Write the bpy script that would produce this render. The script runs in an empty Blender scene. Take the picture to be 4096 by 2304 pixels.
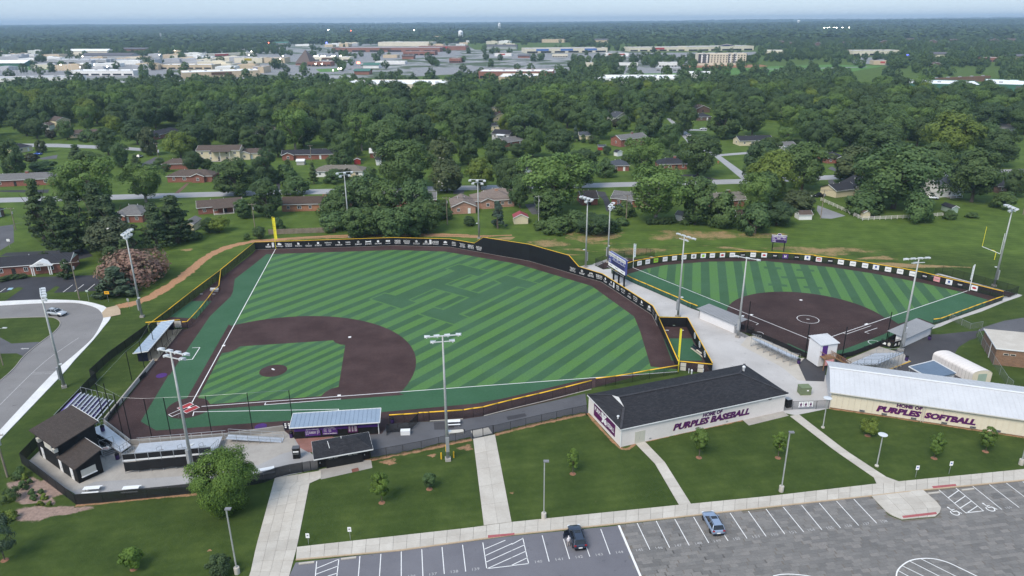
import bpy,bmesh,math,random
from mathutils import Vector,Matrix,noise as mnoise
random.seed(7)
PI=math.pi
SC=bpy.context.scene
COL=SC.collection
# ------------------------------------------------------------------ camera
F_PX,PITCH,ROLL,CAM_H=2865.56,.3567,-.0067,66.673
cd=bpy.data.cameras.new('camera');cam=bpy.data.objects.new('camera',cd);COL.objects.link(cam)
cd.sensor_fit='HORIZONTAL';cd.sensor_width=36;cd.lens=36*F_PX/4096
cd.clip_start=1;cd.clip_end=60000
cam.matrix_world=Matrix.Translation((0,0,CAM_H))@Matrix.Rotation(PI/2-PITCH,4,'X')@Matrix.Rotation(ROLL,4,'Z')
SC.camera=cam
# ------------------------------------------------------------------ world, sun, exposure
SUN_EL,SUN_AZ=math.radians(48),math.radians(215)
wd=bpy.data.worlds.new('World');SC.world=wd;wd.use_nodes=True
wn=wd.node_tree.nodes;wl=wd.node_tree.links;wn.clear()
sky=wn.new('ShaderNodeTexSky');sky.sky_type='NISHITA';sky.sun_disc=False
sky.sun_elevation=SUN_EL;sky.sun_rotation=SUN_AZ;sky.altitude=150
sky.air_density=1.0;sky.dust_density=.5;sky.ozone_density=3.0
hz=wn.new('ShaderNodeMixRGB');hz.blend_type='MIX';hz.inputs[0].default_value=.8
hz.inputs[2].default_value=(2.25,2.95,3.85,1)
bg=wn.new('ShaderNodeBackground');bg.inputs[1].default_value=.1
wo=wn.new('ShaderNodeOutputWorld')
wl.new(sky.outputs[0],hz.inputs[1]);wl.new(hz.outputs[0],bg.inputs[0]);wl.new(bg.outputs[0],wo.inputs[0])
sl=bpy.data.lights.new('sun','SUN');sl.energy=1.5;sl.angle=math.radians(28);sl.color=(1,.92,.80)
so=bpy.data.objects.new('sun',sl);COL.objects.link(so)
sd=Vector((math.sin(SUN_AZ)*math.cos(SUN_EL),math.cos(SUN_AZ)*math.cos(SUN_EL),math.sin(SUN_EL)))
so.rotation_euler=sd.to_track_quat('Z','Y').to_euler();so.location=sd*300
SC.view_settings.view_transform='Standard';SC.view_settings.look='None'
SC.view_settings.gamma=1;SC.view_settings.use_curve_mapping=False
SC.view_settings.exposure=1.22
# ------------------------------------------------------------------ pixels of the photograph -> points of the place
ZT={'D':(0,0,.62891),'a':(60,1540,3.294),'b':(380,1640,3.22),'c':(1120,1620,4.83),'d':(1520,1560,2.8622),'e':(2340,1420,3.0667),'f':(2600,1180,3.8133),'g':(3150,1180,3.8131),'h':(3600,1180,3.8125),'i':(1020,940,6.44),'j':(1400,940,4.6),'k':(2260,990,4.2609),'l':(2500,980,3.22),'m':(3200,1000,2.875),'n':(1400,1000,2.8622),'o':(2600,1030,1.98154),'p':(1000,980,1.51529),'q':(560,1240,2.2596),'s':(0,0,1.0)}
for _c in range(4):
 ZT['0%d'%_c]=(1024*_c,60,2.5156);ZT['1%d'%_c]=(1024*_c,400,2.5156)
 ZT['2%d'%_c]=(1024*_c,900,2.415);ZT['3%d'%_c]=(1024*_c,1500,1.8018)
def px(t,x,y):
 a,b,k=ZT[t];return a+x/k,b+y/k
def ray(u,v):
 x,y=u-2048,v-1152;c,s=math.cos(ROLL),math.sin(ROLL)
 x,y=c*x+s*y,-s*x+c*y
 return Vector((x/F_PX,math.cos(PITCH)-y/F_PX*math.sin(PITCH),-math.sin(PITCH)-y/F_PX*math.cos(PITCH)))
def G(t,x,y,z=0.0):
 d=ray(*px(t,x,y));k=(z-CAM_H)/d.z
 return Vector((d.x*k,d.y*k,z))
def HT(t,x,y,base):
 d=ray(*px(t,x,y));return CAM_H+d.z*base.y/d.y
def GS(t,pts,z=0.0):return[G(t,x,y,z)for x,y in pts]
def V(*a):return Vector(a)
def xy(p):return Vector((p[0],p[1],0))
# ------------------------------------------------------------------ things, parts
LABELS={}
def tagit(o,label,cat,group=None):
 o['label']=label;o['category']=cat
 if group:o['group']=group
 LABELS.setdefault(label,[]).append(o)
 return o
def thing(name,label,cat,loc=(0,0,0),rz=0,group=None):
 o=bpy.data.objects.new(name,None);COL.objects.link(o)
 o.empty_display_size=.2
 o.location=loc;o.rotation_euler=(0,0,rz)
 return tagit(o,label,cat,group)
def link(name,me,parent=None,loc=None,rot=None,scale=None):
 o=bpy.data.objects.new(name,me);COL.objects.link(o)
 if parent is not None:o.parent=parent
 if loc is not None:o.location=loc
 if rot is not None:o.rotation_euler=rot
 if scale is not None:o.scale=scale
 return o
class MB:
 """collects faces of one mesh"""
 def __init__(s):s.v=[];s.f=[];s.m=[];s.mi=0
 def mat(s,i):s.mi=i;return s
 def add(s,vs,fs):
  n=len(s.v);s.v+=[tuple(p)for p in vs]
  for f in fs:s.f.append(tuple(i+n for i in f));s.m.append(s.mi)
  return s
 def poly(s,pts):return s.add(pts,[tuple(range(len(pts)))])
 def box(s,c,size,rz=0,M=None):
  x,y,z=size[0]/2,size[1]/2,size[2]/2
  R=M if M is not None else Matrix.Rotation(rz,3,'Z')
  c=Vector(c)
  vs=[c+R@Vector((a*x,b*y,d*z))for d in(-1,1)for b in(-1,1)for a in(-1,1)]
  return s.add(vs,[(0,2,3,1),(4,5,7,6),(0,1,5,4),(2,6,7,3),(0,4,6,2),(1,3,7,5)])
 def bar(s,p,q,w,h=None):
  p,q=Vector(p),Vector(q);h=h or w;d=q-p;L=d.length
  if L<1e-6:return s
  x=d/L;up=Vector((0,0,1))if abs(x.z)<.95 else Vector((0,1,0))
  y=up.cross(x).normalized();z=x.cross(y)
  M=Matrix((x,y,z)).transposed()
  return s.box((p+q)/2,(L,w,h),M=M)
 def tube(s,p,q,r0,r1=None,n=8,caps=True):
  p,q=Vector(p),Vector(q);r1=r0 if r1 is None else r1;d=(q-p)
  if d.length<1e-6:return s
  x=d.normalized();a=Vector((0,0,1))if abs(x.z)<.95 else Vector((1,0,0))
  y=a.cross(x).normalized();z=x.cross(y)
  vs=[c+(y*math.cos(t)+z*math.sin(t))*r for c,r in((p,r0),(q,r1))for t in[2*PI*i/n for i in range(n)]]
  fs=[(i,(i+1)%n,n+(i+1)%n,n+i)for i in range(n)]
  if caps:fs+=[tuple(range(n-1,-1,-1)),tuple(range(n,2*n))]
  return s.add(vs,fs)
 def prism(s,pts,z0,z1):
  n=len(pts)
  ar=sum(pts[i][0]*pts[(i+1)%n][1]-pts[(i+1)%n][0]*pts[i][1]for i in range(n))
  if ar<0:pts=pts[::-1]
  vs=[(p[0],p[1],z0)for p in pts]+[(p[0],p[1],z1)for p in pts]
  return s.add(vs,[tuple(range(n-1,-1,-1)),tuple(range(n,2*n))]+[(i,(i+1)%n,n+(i+1)%n,n+i)for i in range(n)])
 def lathe(s,prof,n=16,c=(0,0,0)):
  c=Vector(c);vs=[c+Vector((r*math.cos(2*PI*i/n),r*math.sin(2*PI*i/n),z))for r,z in prof for i in range(n)]
  k=len(prof)
  fs=[(j*n+i,j*n+(i+1)%n,(j+1)*n+(i+1)%n,(j+1)*n+i)for j in range(k-1)for i in range(n)]
  fs+=[tuple(range(n-1,-1,-1)),tuple(range((k-1)*n,k*n))]
  return s.add(vs,fs)
 def mesh(s,mats,name='mesh',smooth=False,off=None):
  me=bpy.data.meshes.new(name)
  vs=s.v if off is None else[(p[0]-off[0],p[1]-off[1],p[2]-off[2])for p in s.v]
  me.from_pydata(vs,[],s.f)
  for m in(mats if isinstance(mats,(list,tuple))else[mats]):me.materials.append(m)
  if max(s.m,default=0):me.polygons.foreach_set('material_index',s.m)
  if smooth:me.polygons.foreach_set('use_smooth',[True]*len(s.f))
  me.update();return me
 def part(s,name,mat,parent,local=False,smooth=False,label=None,kind=None):
  off=None if local or parent is None else parent_loc(parent)
  o=link(name,s.mesh(mat,name,smooth,off),parent)
  if label:o['label']=label
  if kind:o['kind']=kind
  return o
def parent_loc(p):
 v=Vector(p.location)
 while p.parent is not None:p=p.parent;v+=Vector(p.location)
 return v
def struct(name,mb,mat,smooth=False,parent=None,kind='structure',label=None):
 o=link(name,mb.mesh(mat,name,smooth),parent);o['kind']=kind
 if label:o['label']=label
 return o
def single(name,mb,mat,label,cat,loc=(0,0,0),group=None,local=False,smooth=False):
 """a thing that is one mesh"""
 o=link(name,mb.mesh(mat,name,smooth,None if local else loc));o.location=loc
 return tagit(o,label,cat,group)
def dup(root,loc=None,rz=None,label=None,scale=None):
 r=root.copy();COL.objects.link(r)
 if loc is not None:r.location=loc
 if rz is not None:r.rotation_euler=(0,0,rz)
 if scale is not None:r.scale=scale
 if label:r['label']=label;LABELS.setdefault(label,[]).append(r)
 for ch in list(root.children):
  c=ch.copy();COL.objects.link(c);c.parent=r
  for g in list(ch.children):
   d=g.copy();COL.objects.link(d);d.parent=c
 return r
# ------------------------------------------------------------------ lettering
_tc={}
def glyphs(txt,shear=0,bold=0,font_w=1.0,line=1.0):
 k=(txt,shear,bold,line)
 if k not in _tc:
  cu=bpy.data.curves.new('lettering','FONT');cu.body=txt;cu.size=1;cu.shear=shear;cu.offset=bold
  cu.align_x='CENTER';cu.align_y='CENTER';cu.resolution_u=2;cu.space_line=line
  ob=bpy.data.objects.new('lettering',cu)
  me=bpy.data.meshes.new_from_object(ob)
  vs=[v.co.copy()for v in me.vertices];fs=[tuple(p.vertices)for p in me.polygons]
  bpy.data.objects.remove(ob);bpy.data.meshes.remove(me);bpy.data.curves.remove(cu)
  x0=min(v.x for v in vs);x1=max(v.x for v in vs);y0=min(v.y for v in vs);y1=max(v.y for v in vs)
  c=Vector(((x0+x1)/2,(y0+y1)/2,0))
  _tc[k]=([v-c for v in vs],fs,x1-x0,y1-y0)
 return _tc[k]
def letter(mb,txt,c,right,up,w=None,h=None,shear=0,bold=0.0,out=0.0,line=1.0):
 """adds lettering centred at c on the plane right/up, fitted into w x h"""
 vs,fs,tw,th=glyphs(txt,shear,bold,line=line)
 sx=w/tw if w else h/th;sy=h/th if h else sx
 if w and not h:sy=sx
 r,u=Vector(right).normalized(),Vector(up).normalized();n=r.cross(u);c=Vector(c)+n*out
 return mb.add([c+r*(v.x*sx)+u*(v.y*sy)for v in vs],fs)
# ------------------------------------------------------------------ materials
MATS={}
def ramp_node(nt,fac,stops):
 r=nt.nodes.new('ShaderNodeValToRGB');e=r.color_ramp.elements
 while len(e)<len(stops):e.new(.5)
 for i,(p,c)in enumerate(stops):e[i].position=p;e[i].color=(*c,1)
 nt.links.new(fac,r.inputs[0]);return r.outputs[0]
def newmat(name):
 m=bpy.data.materials.new(name);m.use_nodes=True;nt=m.node_tree
 b=nt.nodes['Principled BSDF'];MATS[name]=m
 return m,nt,b
def tc(nt,kind='Object',scale=None,rot=None):
 if kind=='World':g=nt.nodes.new('ShaderNodeNewGeometry');o=g.outputs['Position']
 else:g=nt.nodes.new('ShaderNodeTexCoord');o=g.outputs[kind]
 if scale is not None or rot is not None:
  mp=nt.nodes.new('ShaderNodeMapping');nt.links.new(o,mp.inputs[0])
  if scale is not None:mp.inputs['Scale'].default_value=scale if hasattr(scale,'__len__')else(scale,)*3
  if rot is not None:mp.inputs['Rotation'].default_value=rot
  o=mp.outputs[0]
 return o
def nz(nt,vec,scale,detail=3,rough=.55):
 n=nt.nodes.new('ShaderNodeTexNoise');n.inputs['Scale'].default_value=scale;n.inputs['Detail'].default_value=detail
 n.inputs['Roughness'].default_value=rough
 nt.links.new(vec,n.inputs['Vector']);return n.outputs['Fac']
def mixc(nt,fac,a,b,mode='MIX'):
 m=nt.nodes.new('ShaderNodeMixRGB');m.blend_type=mode
 for i,v in((0,fac),(1,a),(2,b)):
  if isinstance(v,(int,float)):m.inputs[i].default_value=v
  elif isinstance(v,tuple):m.inputs[i].default_value=(*v,1)
  else:nt.links.new(v,m.inputs[i])
 return m.outputs[0]
def mth(nt,op,a,b=None,c=None):
 m=nt.nodes.new('ShaderNodeMath');m.operation=op
 for i,v in enumerate((a,b,c)):
  if v is None:continue
  if isinstance(v,(int,float)):m.inputs[i].default_value=v
  else:nt.links.new(v,m.inputs[i])
 return m.outputs[0]
def sep(nt,vec):
 s=nt.nodes.new('ShaderNodeSeparateXYZ');nt.links.new(vec,s.inputs[0]);return s.outputs
def bump(nt,b,h,strength=.3,dist=.05):
 bp=nt.nodes.new('ShaderNodeBump');bp.inputs['Strength'].default_value=strength;bp.inputs['Distance'].default_value=dist
 nt.links.new(h,bp.inputs['Height']);nt.links.new(bp.outputs[0],b.inputs['Normal'])
def rnd(nt):
 i=nt.nodes.new('ShaderNodeObjectInfo');return i.outputs['Random']
def plain(name,col,rough=.7,var=.12,scale=3.0,metal=0,coord='World',spec=.3,objvar=0):
 """one colour with soft mottling and a little wear"""
 m,nt,b=newmat(name)
 v=tc(nt,coord);n=nz(nt,v,scale,4);n2=nz(nt,v,scale*7,2)
 f=mth(nt,'ADD',mth(nt,'MULTIPLY',n,.65),mth(nt,'MULTIPLY',n2,.35))
 lo=tuple(c*(1-var)for c in col);hi=tuple(min(1,c*(1+var))for c in col)
 c=ramp_node(nt,f,[(.32,lo),(.68,hi)])
 if objvar:c=mixc(nt,mth(nt,'MULTIPLY',rnd(nt),objvar),c,(0,0,0))
 nt.links.new(c,b.inputs['Base Color']);b.inputs['Roughness'].default_value=rough;b.inputs['Metallic'].default_value=metal
 b.inputs['Specular IOR Level'].default_value=spec
 return m
def emis(name,col,strength):
 m,nt,b=newmat(name);b.inputs['Base Color'].default_value=(*col,1)
 b.inputs['Emission Color'].default_value=(*col,1);b.inputs['Emission Strength'].default_value=strength
 return m
# ================================================================== surface materials
def grass_col(nt):
 v=tc(nt,'World');s=sep(nt,v)
 big=nz(nt,v,.02,3);mid=nz(nt,v,.16,5,.62);fine=nz(nt,v,1.5,3,.7)
 mead=mth(nt,'ADD',mth(nt,'MULTIPLY_ADD',s[1],.012,-1.9),mth(nt,'MULTIPLY',mth(nt,'SUBTRACT',big,.5),2.2))
 lawn=ramp_node(nt,mid,[(.30,(.033,.056,.013)),(.50,(.050,.078,.018)),(.70,(.078,.110,.027))])
 field=ramp_node(nt,mid,[(.30,(.060,.098,.020)),(.50,(.088,.140,.026)),(.70,(.122,.180,.036))])
 c=mixc(nt,ramp_node(nt,mead,[(.1,(0,0,0)),(.8,(1,1,1))]),lawn,field)
 w=mth(nt,'SINE',mth(nt,'ADD',mth(nt,'ADD',mth(nt,'MULTIPLY',s[0],-.5),mth(nt,'MULTIPLY',s[1],3.0)),mth(nt,'MULTIPLY',mid,4)))
 c=mixc(nt,mth(nt,'MULTIPLY_ADD',w,.11,.11),c,(.026,.048,.011))
 c=mixc(nt,mth(nt,'MULTIPLY',fine,.5),c,mixc(nt,.55,c,ramp_node(nt,fine,[(.25,(.014,.030,.007)),(.8,(.125,.165,.045))])))
 dry=nz(nt,v,.55,4,.7)
 return mixc(nt,ramp_node(nt,dry,[(.67,(0,0,0)),(.80,(.55,.55,.55))]),c,(.17,.15,.06))
m,nt,b=newmat('grass');nt.links.new(grass_col(nt),b.inputs['Base Color']);b.inputs['Roughness'].default_value=.9;b.inputs['Specular IOR Level'].default_value=.1
bump(nt,b,nz(nt,tc(nt,'World'),4,4,.75),.5,.12)
def worn_mat(name,dirt,amount,scale=.35):
 m,nt,b=newmat(name);g=grass_col(nt);v=tc(nt,'World')
 a=nt.nodes.new('ShaderNodeAttribute');a.attribute_name='w'
 n=mth(nt,'ADD',mth(nt,'MULTIPLY',nz(nt,v,scale,5,.65),.6),mth(nt,'MULTIPLY',nz(nt,tc(nt,'World',(1,3,1)),scale*5,3,.7),.4))
 f=mth(nt,'ADD',mth(nt,'MULTIPLY',a.outputs['Fac'],amount),mth(nt,'MULTIPLY_ADD',n,2.0,-1.42))
 d=ramp_node(nt,nz(nt,v,2.2,4,.7),[(.3,tuple(c*.7 for c in dirt)),(.7,tuple(c*1.25 for c in dirt))])
 c=mixc(nt,ramp_node(nt,f,[(.12,(0,0,0)),(.38,(1,1,1))]),g,d)
 nt.links.new(c,b.inputs['Base Color']);b.inputs['Roughness'].default_value=.95;b.inputs['Specular IOR Level'].default_value=.1
 return m
worn_mat('dirt_track',(.40,.22,.125),1.25);worn_mat('worn_field',(.30,.21,.105),.86,.22);worn_mat('mulch_bed',(.30,.215,.18),1.35,.5)
worn_mat('dirt_edge',(.33,.19,.11),.95,.8)
def turf_mat(name,dark,light=None,ang=0,ref=0,period=4.6,duty=.48,org=(0,0)):
 m,nt,b=newmat(name);v=tc(nt,'World')
 sheen_blot=nz(nt,v,.12,4,.6);fine=nz(nt,v,2.2,3,.8)
 if light:
  s=sep(nt,v)
  d=mth(nt,'ADD',mth(nt,'MULTIPLY',s[0],-math.sin(ang)),mth(nt,'MULTIPLY',s[1],math.cos(ang)))
  d=mth(nt,'ADD',d,mth(nt,'MULTIPLY_ADD',nz(nt,v,.9,2),.12,-.06))
  fr=mth(nt,'FRACT',mth(nt,'DIVIDE',mth(nt,'SUBTRACT',ref,d),period))
  f=mth(nt,'LESS_THAN',fr,duty)
  c=mixc(nt,f,light,dark)
 else:
  c=mixc(nt,.0,dark,dark)
 c=mixc(nt,ramp_node(nt,sheen_blot,[(.35,(0,0,0)),(.75,(.42,.42,.42))]),c,(.080,.175,.10))  # lighter bluish sheen painted into the turf colour in soft patches
 c=mixc(nt,ramp_node(nt,fine,[(.3,(.34,.34,.34)),(.7,(0,0,0))]),c,(.012,.03,.016))
 nt.links.new(c,b.inputs['Base Color']);b.inputs['Roughness'].default_value=.75;b.inputs['Specular IOR Level'].default_value=.25
 bump(nt,b,fine,.35,.03)
 return m
DK,LT,FOUL=(.044,.110,.044),(.094,.212,.048),(.038,.114,.052)
AN=math.radians(53.16);AS=math.radians(76.163)
turf_mat('turf_foul',FOUL);turf_mat('turf_dark',DK);turf_mat('turf_light',LT)
turf_mat('turf_out',DK,LT,AN,101.07,4.61,.47);turf_mat('turf_in',DK,LT,AN,131.09,3.05,.47)
_s0=-(math.sin(AS)*66.93-math.cos(AS)*143.57)
turf_mat('turf_soft',DK,LT,AS,_s0+33.76,4.62,.5)
def clay(name,c0,c1,wet=.5):
 m,nt,b=newmat(name);v=tc(nt,'World')
 n=nz(nt,v,.16,4,.6);f=nz(nt,v,2.6,4,.75)
 st=nz(nt,tc(nt,'World',(.35,1.1,1),(0,0,.5)),.5,3)
 c=ramp_node(nt,n,[(.34,c0),(.68,c1)])
 c=mixc(nt,ramp_node(nt,f,[(.35,(.5,.5,.5)),(.65,(0,0,0))]),c,tuple(x*.6 for x in c0))
 c=mixc(nt,mth(nt,'MULTIPLY',st,.3),c,c1)
 nt.links.new(c,b.inputs['Base Color']);b.inputs['Roughness'].default_value=.85;b.inputs['Specular IOR Level'].default_value=.2
 bump(nt,b,f,.3,.03);return m
clay('clay',(.043,.023,.022),(.086,.052,.050));clay('clay_soft',(.038,.021,.020),(.072,.044,.041))
def asphalt(name,c0,c1,crack=True):
 m,nt,b=newmat(name);v=tc(nt,'World')
 n=nz(nt,v,.13,5,.6);f=nz(nt,v,5,3,.8);st=nz(nt,tc(nt,'World',(.2,.9,1),(0,0,.2)),.4,3)
 c=ramp_node(nt,n,[(.3,c0),(.7,c1)])
 c=mixc(nt,ramp_node(nt,f,[(.3,(.3,.3,.3)),(.7,(0,0,0))]),c,tuple(x*.5 for x in c0))
 c=mixc(nt,mth(nt,'MULTIPLY',st,.35),c,c1)
 spot=nz(nt,v,.8,3,.6)
 c=mixc(nt,ramp_node(nt,spot,[(.64,(0,0,0)),(.76,(.5,.5,.5))]),c,tuple(x*.35 for x in c0))
 nt.links.new(c,b.inputs['Base Color']);b.inputs['Roughness'].default_value=.9;b.inputs['Specular IOR Level'].default_value=.2
 return m
asphalt('asphalt_lot',(.135,.133,.152),(.195,.192,.215));asphalt('asphalt_road',(.19,.182,.182),(.26,.25,.25))
asphalt('asphalt_new',(.034,.034,.040),(.062,.062,.072));asphalt('asphalt_mid',(.085,.085,.095),(.14,.14,.152))
asphalt('asphalt_dark',(.045,.044,.05),(.085,.083,.09));asphalt('street_pale',(.30,.30,.315),(.40,.40,.41))
asphalt('gravel',(.40,.38,.37),(.56,.54,.53));asphalt('gravel_grey',(.30,.295,.30),(.42,.41,.41))
asphalt('far_lot',(.20,.20,.21),(.32,.32,.33))
def concrete(name,c0,c1,objv=.12):
 m,nt,b=newmat(name);v=tc(nt,'World')
 n=nz(nt,v,.35,5,.65);f=nz(nt,v,4,3,.7)
 c=ramp_node(nt,n,[(.28,c0),(.72,c1)])
 c=mixc(nt,ramp_node(nt,f,[(.3,(.22,.22,.22)),(.7,(0,0,0))]),c,tuple(x*.6 for x in c0))
 c=mixc(nt,mth(nt,'MULTIPLY',rnd(nt),objv),c,tuple(x*.62 for x in c0))
 nt.links.new(c,b.inputs['Base Color']);b.inputs['Roughness'].default_value=.9;b.inputs['Specular IOR Level'].default_value=.2
 return m
concrete('concrete',(.49,.445,.39),(.63,.59,.53),.32);concrete('concrete_white',(.66,.655,.65),(.80,.795,.79),.1)
concrete('concrete_old',(.33,.305,.28),(.46,.43,.395),.4);concrete('concrete_tan',(.46,.35,.24),(.58,.45,.32),.2)
m,nt,b=newmat('paver');v=tc(nt,'World')
g=nt.nodes.new('ShaderNodeNewGeometry')
r=mth(nt,'FRACT',mth(nt,'ADD',mth(nt,'MULTIPLY',rnd(nt),7.31),g.outputs['Random Per Island']))
c=ramp_node(nt,r,[(0,(.128,.124,.123)),(.35,(.168,.161,.158)),(.7,(.20,.191,.184)),(1,(.25,.232,.22))])
br=nt.nodes.new('ShaderNodeTexBrick');nt.links.new(tc(nt,'World',(1,1,1),(0,0,-.145)),br.inputs['Vector'])
br.inputs['Scale'].default_value=1;br.inputs['Brick Width'].default_value=.24;br.inputs['Row Height'].default_value=.12;br.inputs['Mortar Size'].default_value=.006
br.inputs['Color1'].default_value=(1,1,1,1);br.inputs['Color2'].default_value=(.72,.72,.72,1);br.inputs['Mortar'].default_value=(.4,.4,.4,1)
c=mixc(nt,.8,c,br.outputs['Color'],'MULTIPLY');c=mixc(nt,mth(nt,'MULTIPLY',nz(nt,v,.3,4),.6),c,(.24,.225,.21))
nt.links.new(c,b.inputs['Base Color']);b.inputs['Roughness'].default_value=.9
plain('white_paint',(.78,.77,.76),.7,.12,1.5);plain('line_white',(.80,.79,.79),.8,.06,1.0)
plain('red_turf',(.36,.035,.04),.8,.15,2);plain('red_pad',(.36,.105,.11),.9,.18,2);plain('purple_mat',(.07,.022,.15),.7,.15,1)
plain('worn_paint',(.42,.41,.41),.9,.3,2.5)
m,nt,b=newmat('town_ground');v=tc(nt,'World');nt.links.new(mixc(nt,ramp_node(nt,nz(nt,v,.014,4,.65),[(.46,(0,0,0)),(.52,(1,1,1))]),(.06,.085,.035),ramp_node(nt,nz(nt,v,.03,3),[(.35,(.17,.17,.18)),(.65,(.36,.36,.36))])),b.inputs['Base Color']);b.inputs['Roughness'].default_value=.9
# ================================================================== ground
def sheet(name,pts,z,mat,parent=None,kind='structure'):
 return struct(name,MB().poly([(p[0],p[1],z)for p in pts]),MATS[mat],parent=parent,kind=kind)
def ring(t,pts):return[G(t,x,y)for x,y in pts]
def mixed(*seq):
 out=[];t=None
 for s in seq:
  if isinstance(s,str):t=s
  else:out.append(G(t,*s))
 return out
def smooth_line(pts,n=6):
 out=[]
 for i in range(len(pts)-1):
  p0=pts[max(i-1,0)];p1=pts[i];p2=pts[i+1];p3=pts[min(i+2,len(pts)-1)]
  for k in range(n):
   t=k/n
   out.append(.5*((2*p1)+(p2-p0)*t+(2*p0-5*p1+4*p2-p3)*t*t+(3*p1-p0-3*p2+p3)*t**3))
 out.append(pts[-1]);return out
def normals(pts):
 r=[]
 for i in range(len(pts)):
  d=pts[min(i+1,len(pts)-1)]-pts[max(i-1,0)];d.z=0;d.normalize();r.append(Vector((-d.y,d.x,0)))
 return r
def worn_strip(name,pts,width,z,mat,jag=.25):
 pts=smooth_line(pts,8);ns=normals(pts);vs=[];fs=[];w=[]
 prof=[(-1,0),(-.55,.75),(0,.9),(.55,.75),(1,0)]
 for i,p in enumerate(pts):
  ww=width*(1+random.uniform(-jag,jag))
  for k,a in prof:q=p+ns[i]*ww*.5*k;vs.append((q.x,q.y,z));w.append(a)
 n=len(prof)
 for i in range(len(pts)-1):
  for k in range(n-1):a=i*n+k;fs.append((a,a+1,a+n+1,a+n))
 mb=MB().add(vs,fs);o=struct(name,mb,MATS[mat]);at=o.data.attributes.new('w','FLOAT','POINT');at.data.foreach_set('value',w);return o
def worn_patch(name,c,rx,ry,rot,z,mat,peak=1.0):
 vs=[(c[0],c[1],z)];w=[peak];fs=[];n=20
 for ring_,a in((.55,.75*peak),(1,0)):
  for i in range(n):
   t=2*PI*i/n;k=ring_*(1+.25*math.sin(3*t+c[0])+.12*math.sin(7*t))
   x,y=rx*k*math.cos(t),ry*k*math.sin(t)
   vs.append((c[0]+x*math.cos(rot)-y*math.sin(rot),c[1]+x*math.sin(rot)+y*math.cos(rot),z));w.append(a)
 for i in range(n):
  j=(i+1)%n;fs.append((0,1+i,1+j));fs.append((1+i,1+n+i,1+n+j,1+j))
 mb=MB().add(vs,fs);o=struct(name,mb,MATS[mat]);at=o.data.attributes.new('w','FLOAT','POINT');at.data.foreach_set('value',w);return o
# the ground: one sheet out to the horizon, rising a little into far wooded hills
R=14500;NX,NY=60,70
vs=[];fs=[]
def far_h(x,y):
 d=math.hypot(x,y)
 if d<2600:return 0.0
 k=min(1,(d-2600)/5000)
 n=mnoise.noise(Vector((x*.00023,y*.00035,3.1)))*22+mnoise.noise(Vector((x*.0007,y*.0009,1.7)))*11
 return k*(14+n+26*max(0,(d-6000)/8000)+10*max(0,x/8000))
xs=[(-1+2*i/NX)for i in range(NX+1)]
for j in range(NY+1):
 y=-120+(R+120)*(j/NY)**2.2
 for i in range(NX+1):
  x=xs[i]*(300+.95*max(0,y));vs.append((x,y,far_h(x,y)))
for j in range(NY):
 for i in range(NX):a=j*(NX+1)+i;fs.append((a,a+1,a+NX+2,a+NX+1))
struct('ground',MB().add(vs,fs),MATS['grass'])
# ---- baseball field
HB=V(-59.94,116.65,0);EX=V(math.cos(.1425),math.sin(.1425),0);EY=V(-EX.y,EX.x,0)
def B(a,b,z=0):return HB+EX*a+EY*b+V(0,0,z)
WALL=mixed('i',(12,375),(1300,340),(2576,305),'j',(830,192),(1840,220),'22',(165,347),(870,552),(1355,868),(1410,975))
FOULP=mixed('i',(528,365))[0];RFP=G('D',1706,935)
BASE=WALL+mixed('f',(130,480),(420,1150),'22',(1330,1428),'e',(0,430),'d',(2070,100),(1190,298),(960,333),(570,360),(110,385),'c',(1960,560),(290,655),(70,490),'b',(1690,300),(460,400),(150,175),'q',(0,650),'20',(1490,1320),(1720,1010),(1830,1000),(1500,960),'20',(1640,890),(2130,515),(2440,275))
def near(c,r,n,a0=0,a1=2*PI):return[c+V(r*math.cos(a0+(a1-a0)*i/n),r*math.sin(a0+(a1-a0)*i/n),0)for i in range(n+1)]
sheet('clay_track',BASE,.012,'clay')
sheet('foul_turf',mixed('21',(100,283),(1340,242),(1830,257),(2473,367),'22',(100,390),(770,590),(1180,885),(1235,1020),(1340,1370),'p',(2000,820),(1560,925),'d',(1100,155),(440,215),(0,255),'c',(1960,120),(1100,205),(230,300),'31',(0,345),'30',(1845,345),(1125,400),(1015,335),(1215,0),'20',(1640,1449),(2030,880),(2230,690),(2250,645),(2268,522),(2473,365)),.017,'turf_foul')
LF0=B(0,104.5);RF0=B(98.0,0)
sheet('outfield_turf',[B(0,30)]+mixed('21',(160,281),(1340,242.5),(1830,257.5),(2473,367.5),'22',(100,390.5),(770,590.5),(1180,885.5),(1235,1020),(1340,1368))+[B(96.5,0),B(30,0),B(27,27)],.022,'turf_out')
MND=B(18.44/math.sqrt(2),18.44/math.sqrt(2))
arc=[]
for i in range(41):
 a=.1425+math.radians(-32+154*i/40);p=MND+V(math.cos(a),math.sin(a),0)*28.96
 l=p-HB;u,w=l.dot(EX),l.dot(EY)
 if u>-1.35 and w>-1.35:arc.append(p)
skin=arc+[B(-1.35,39.5),B(-1.35,0),B(0,-1.35),B(39.5,-1.35)]
sheet('infield_clay',skin,.027,'clay')
q=lambda*p:mixed('q',*p)
sheet('infield_turf',q((905,330),(1745,275),(1770,298),(1810,313),(1855,317),(1795,695),(1730,712),(1675,742),(1635,780),(635,853),(612,818),(570,800),(525,797),(740,390),(800,382),(860,360)),.032,'turf_in')
sheet('home_circle',near(HB+V(.1,.1,0),4.05,40)[:-1],.031,'clay')
mm=MB();mm.add([tuple(MND+V(0,0,.28))],[]);n=32
prof=[(2.75,.034),(2.0,.12),(.8,.27)]
vs=[tuple(MND+V(r*math.cos(2*PI*i/n),r*math.sin(2*PI*i/n),z))for r,z in prof for i in range(n)]
mm.v+=vs
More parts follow.
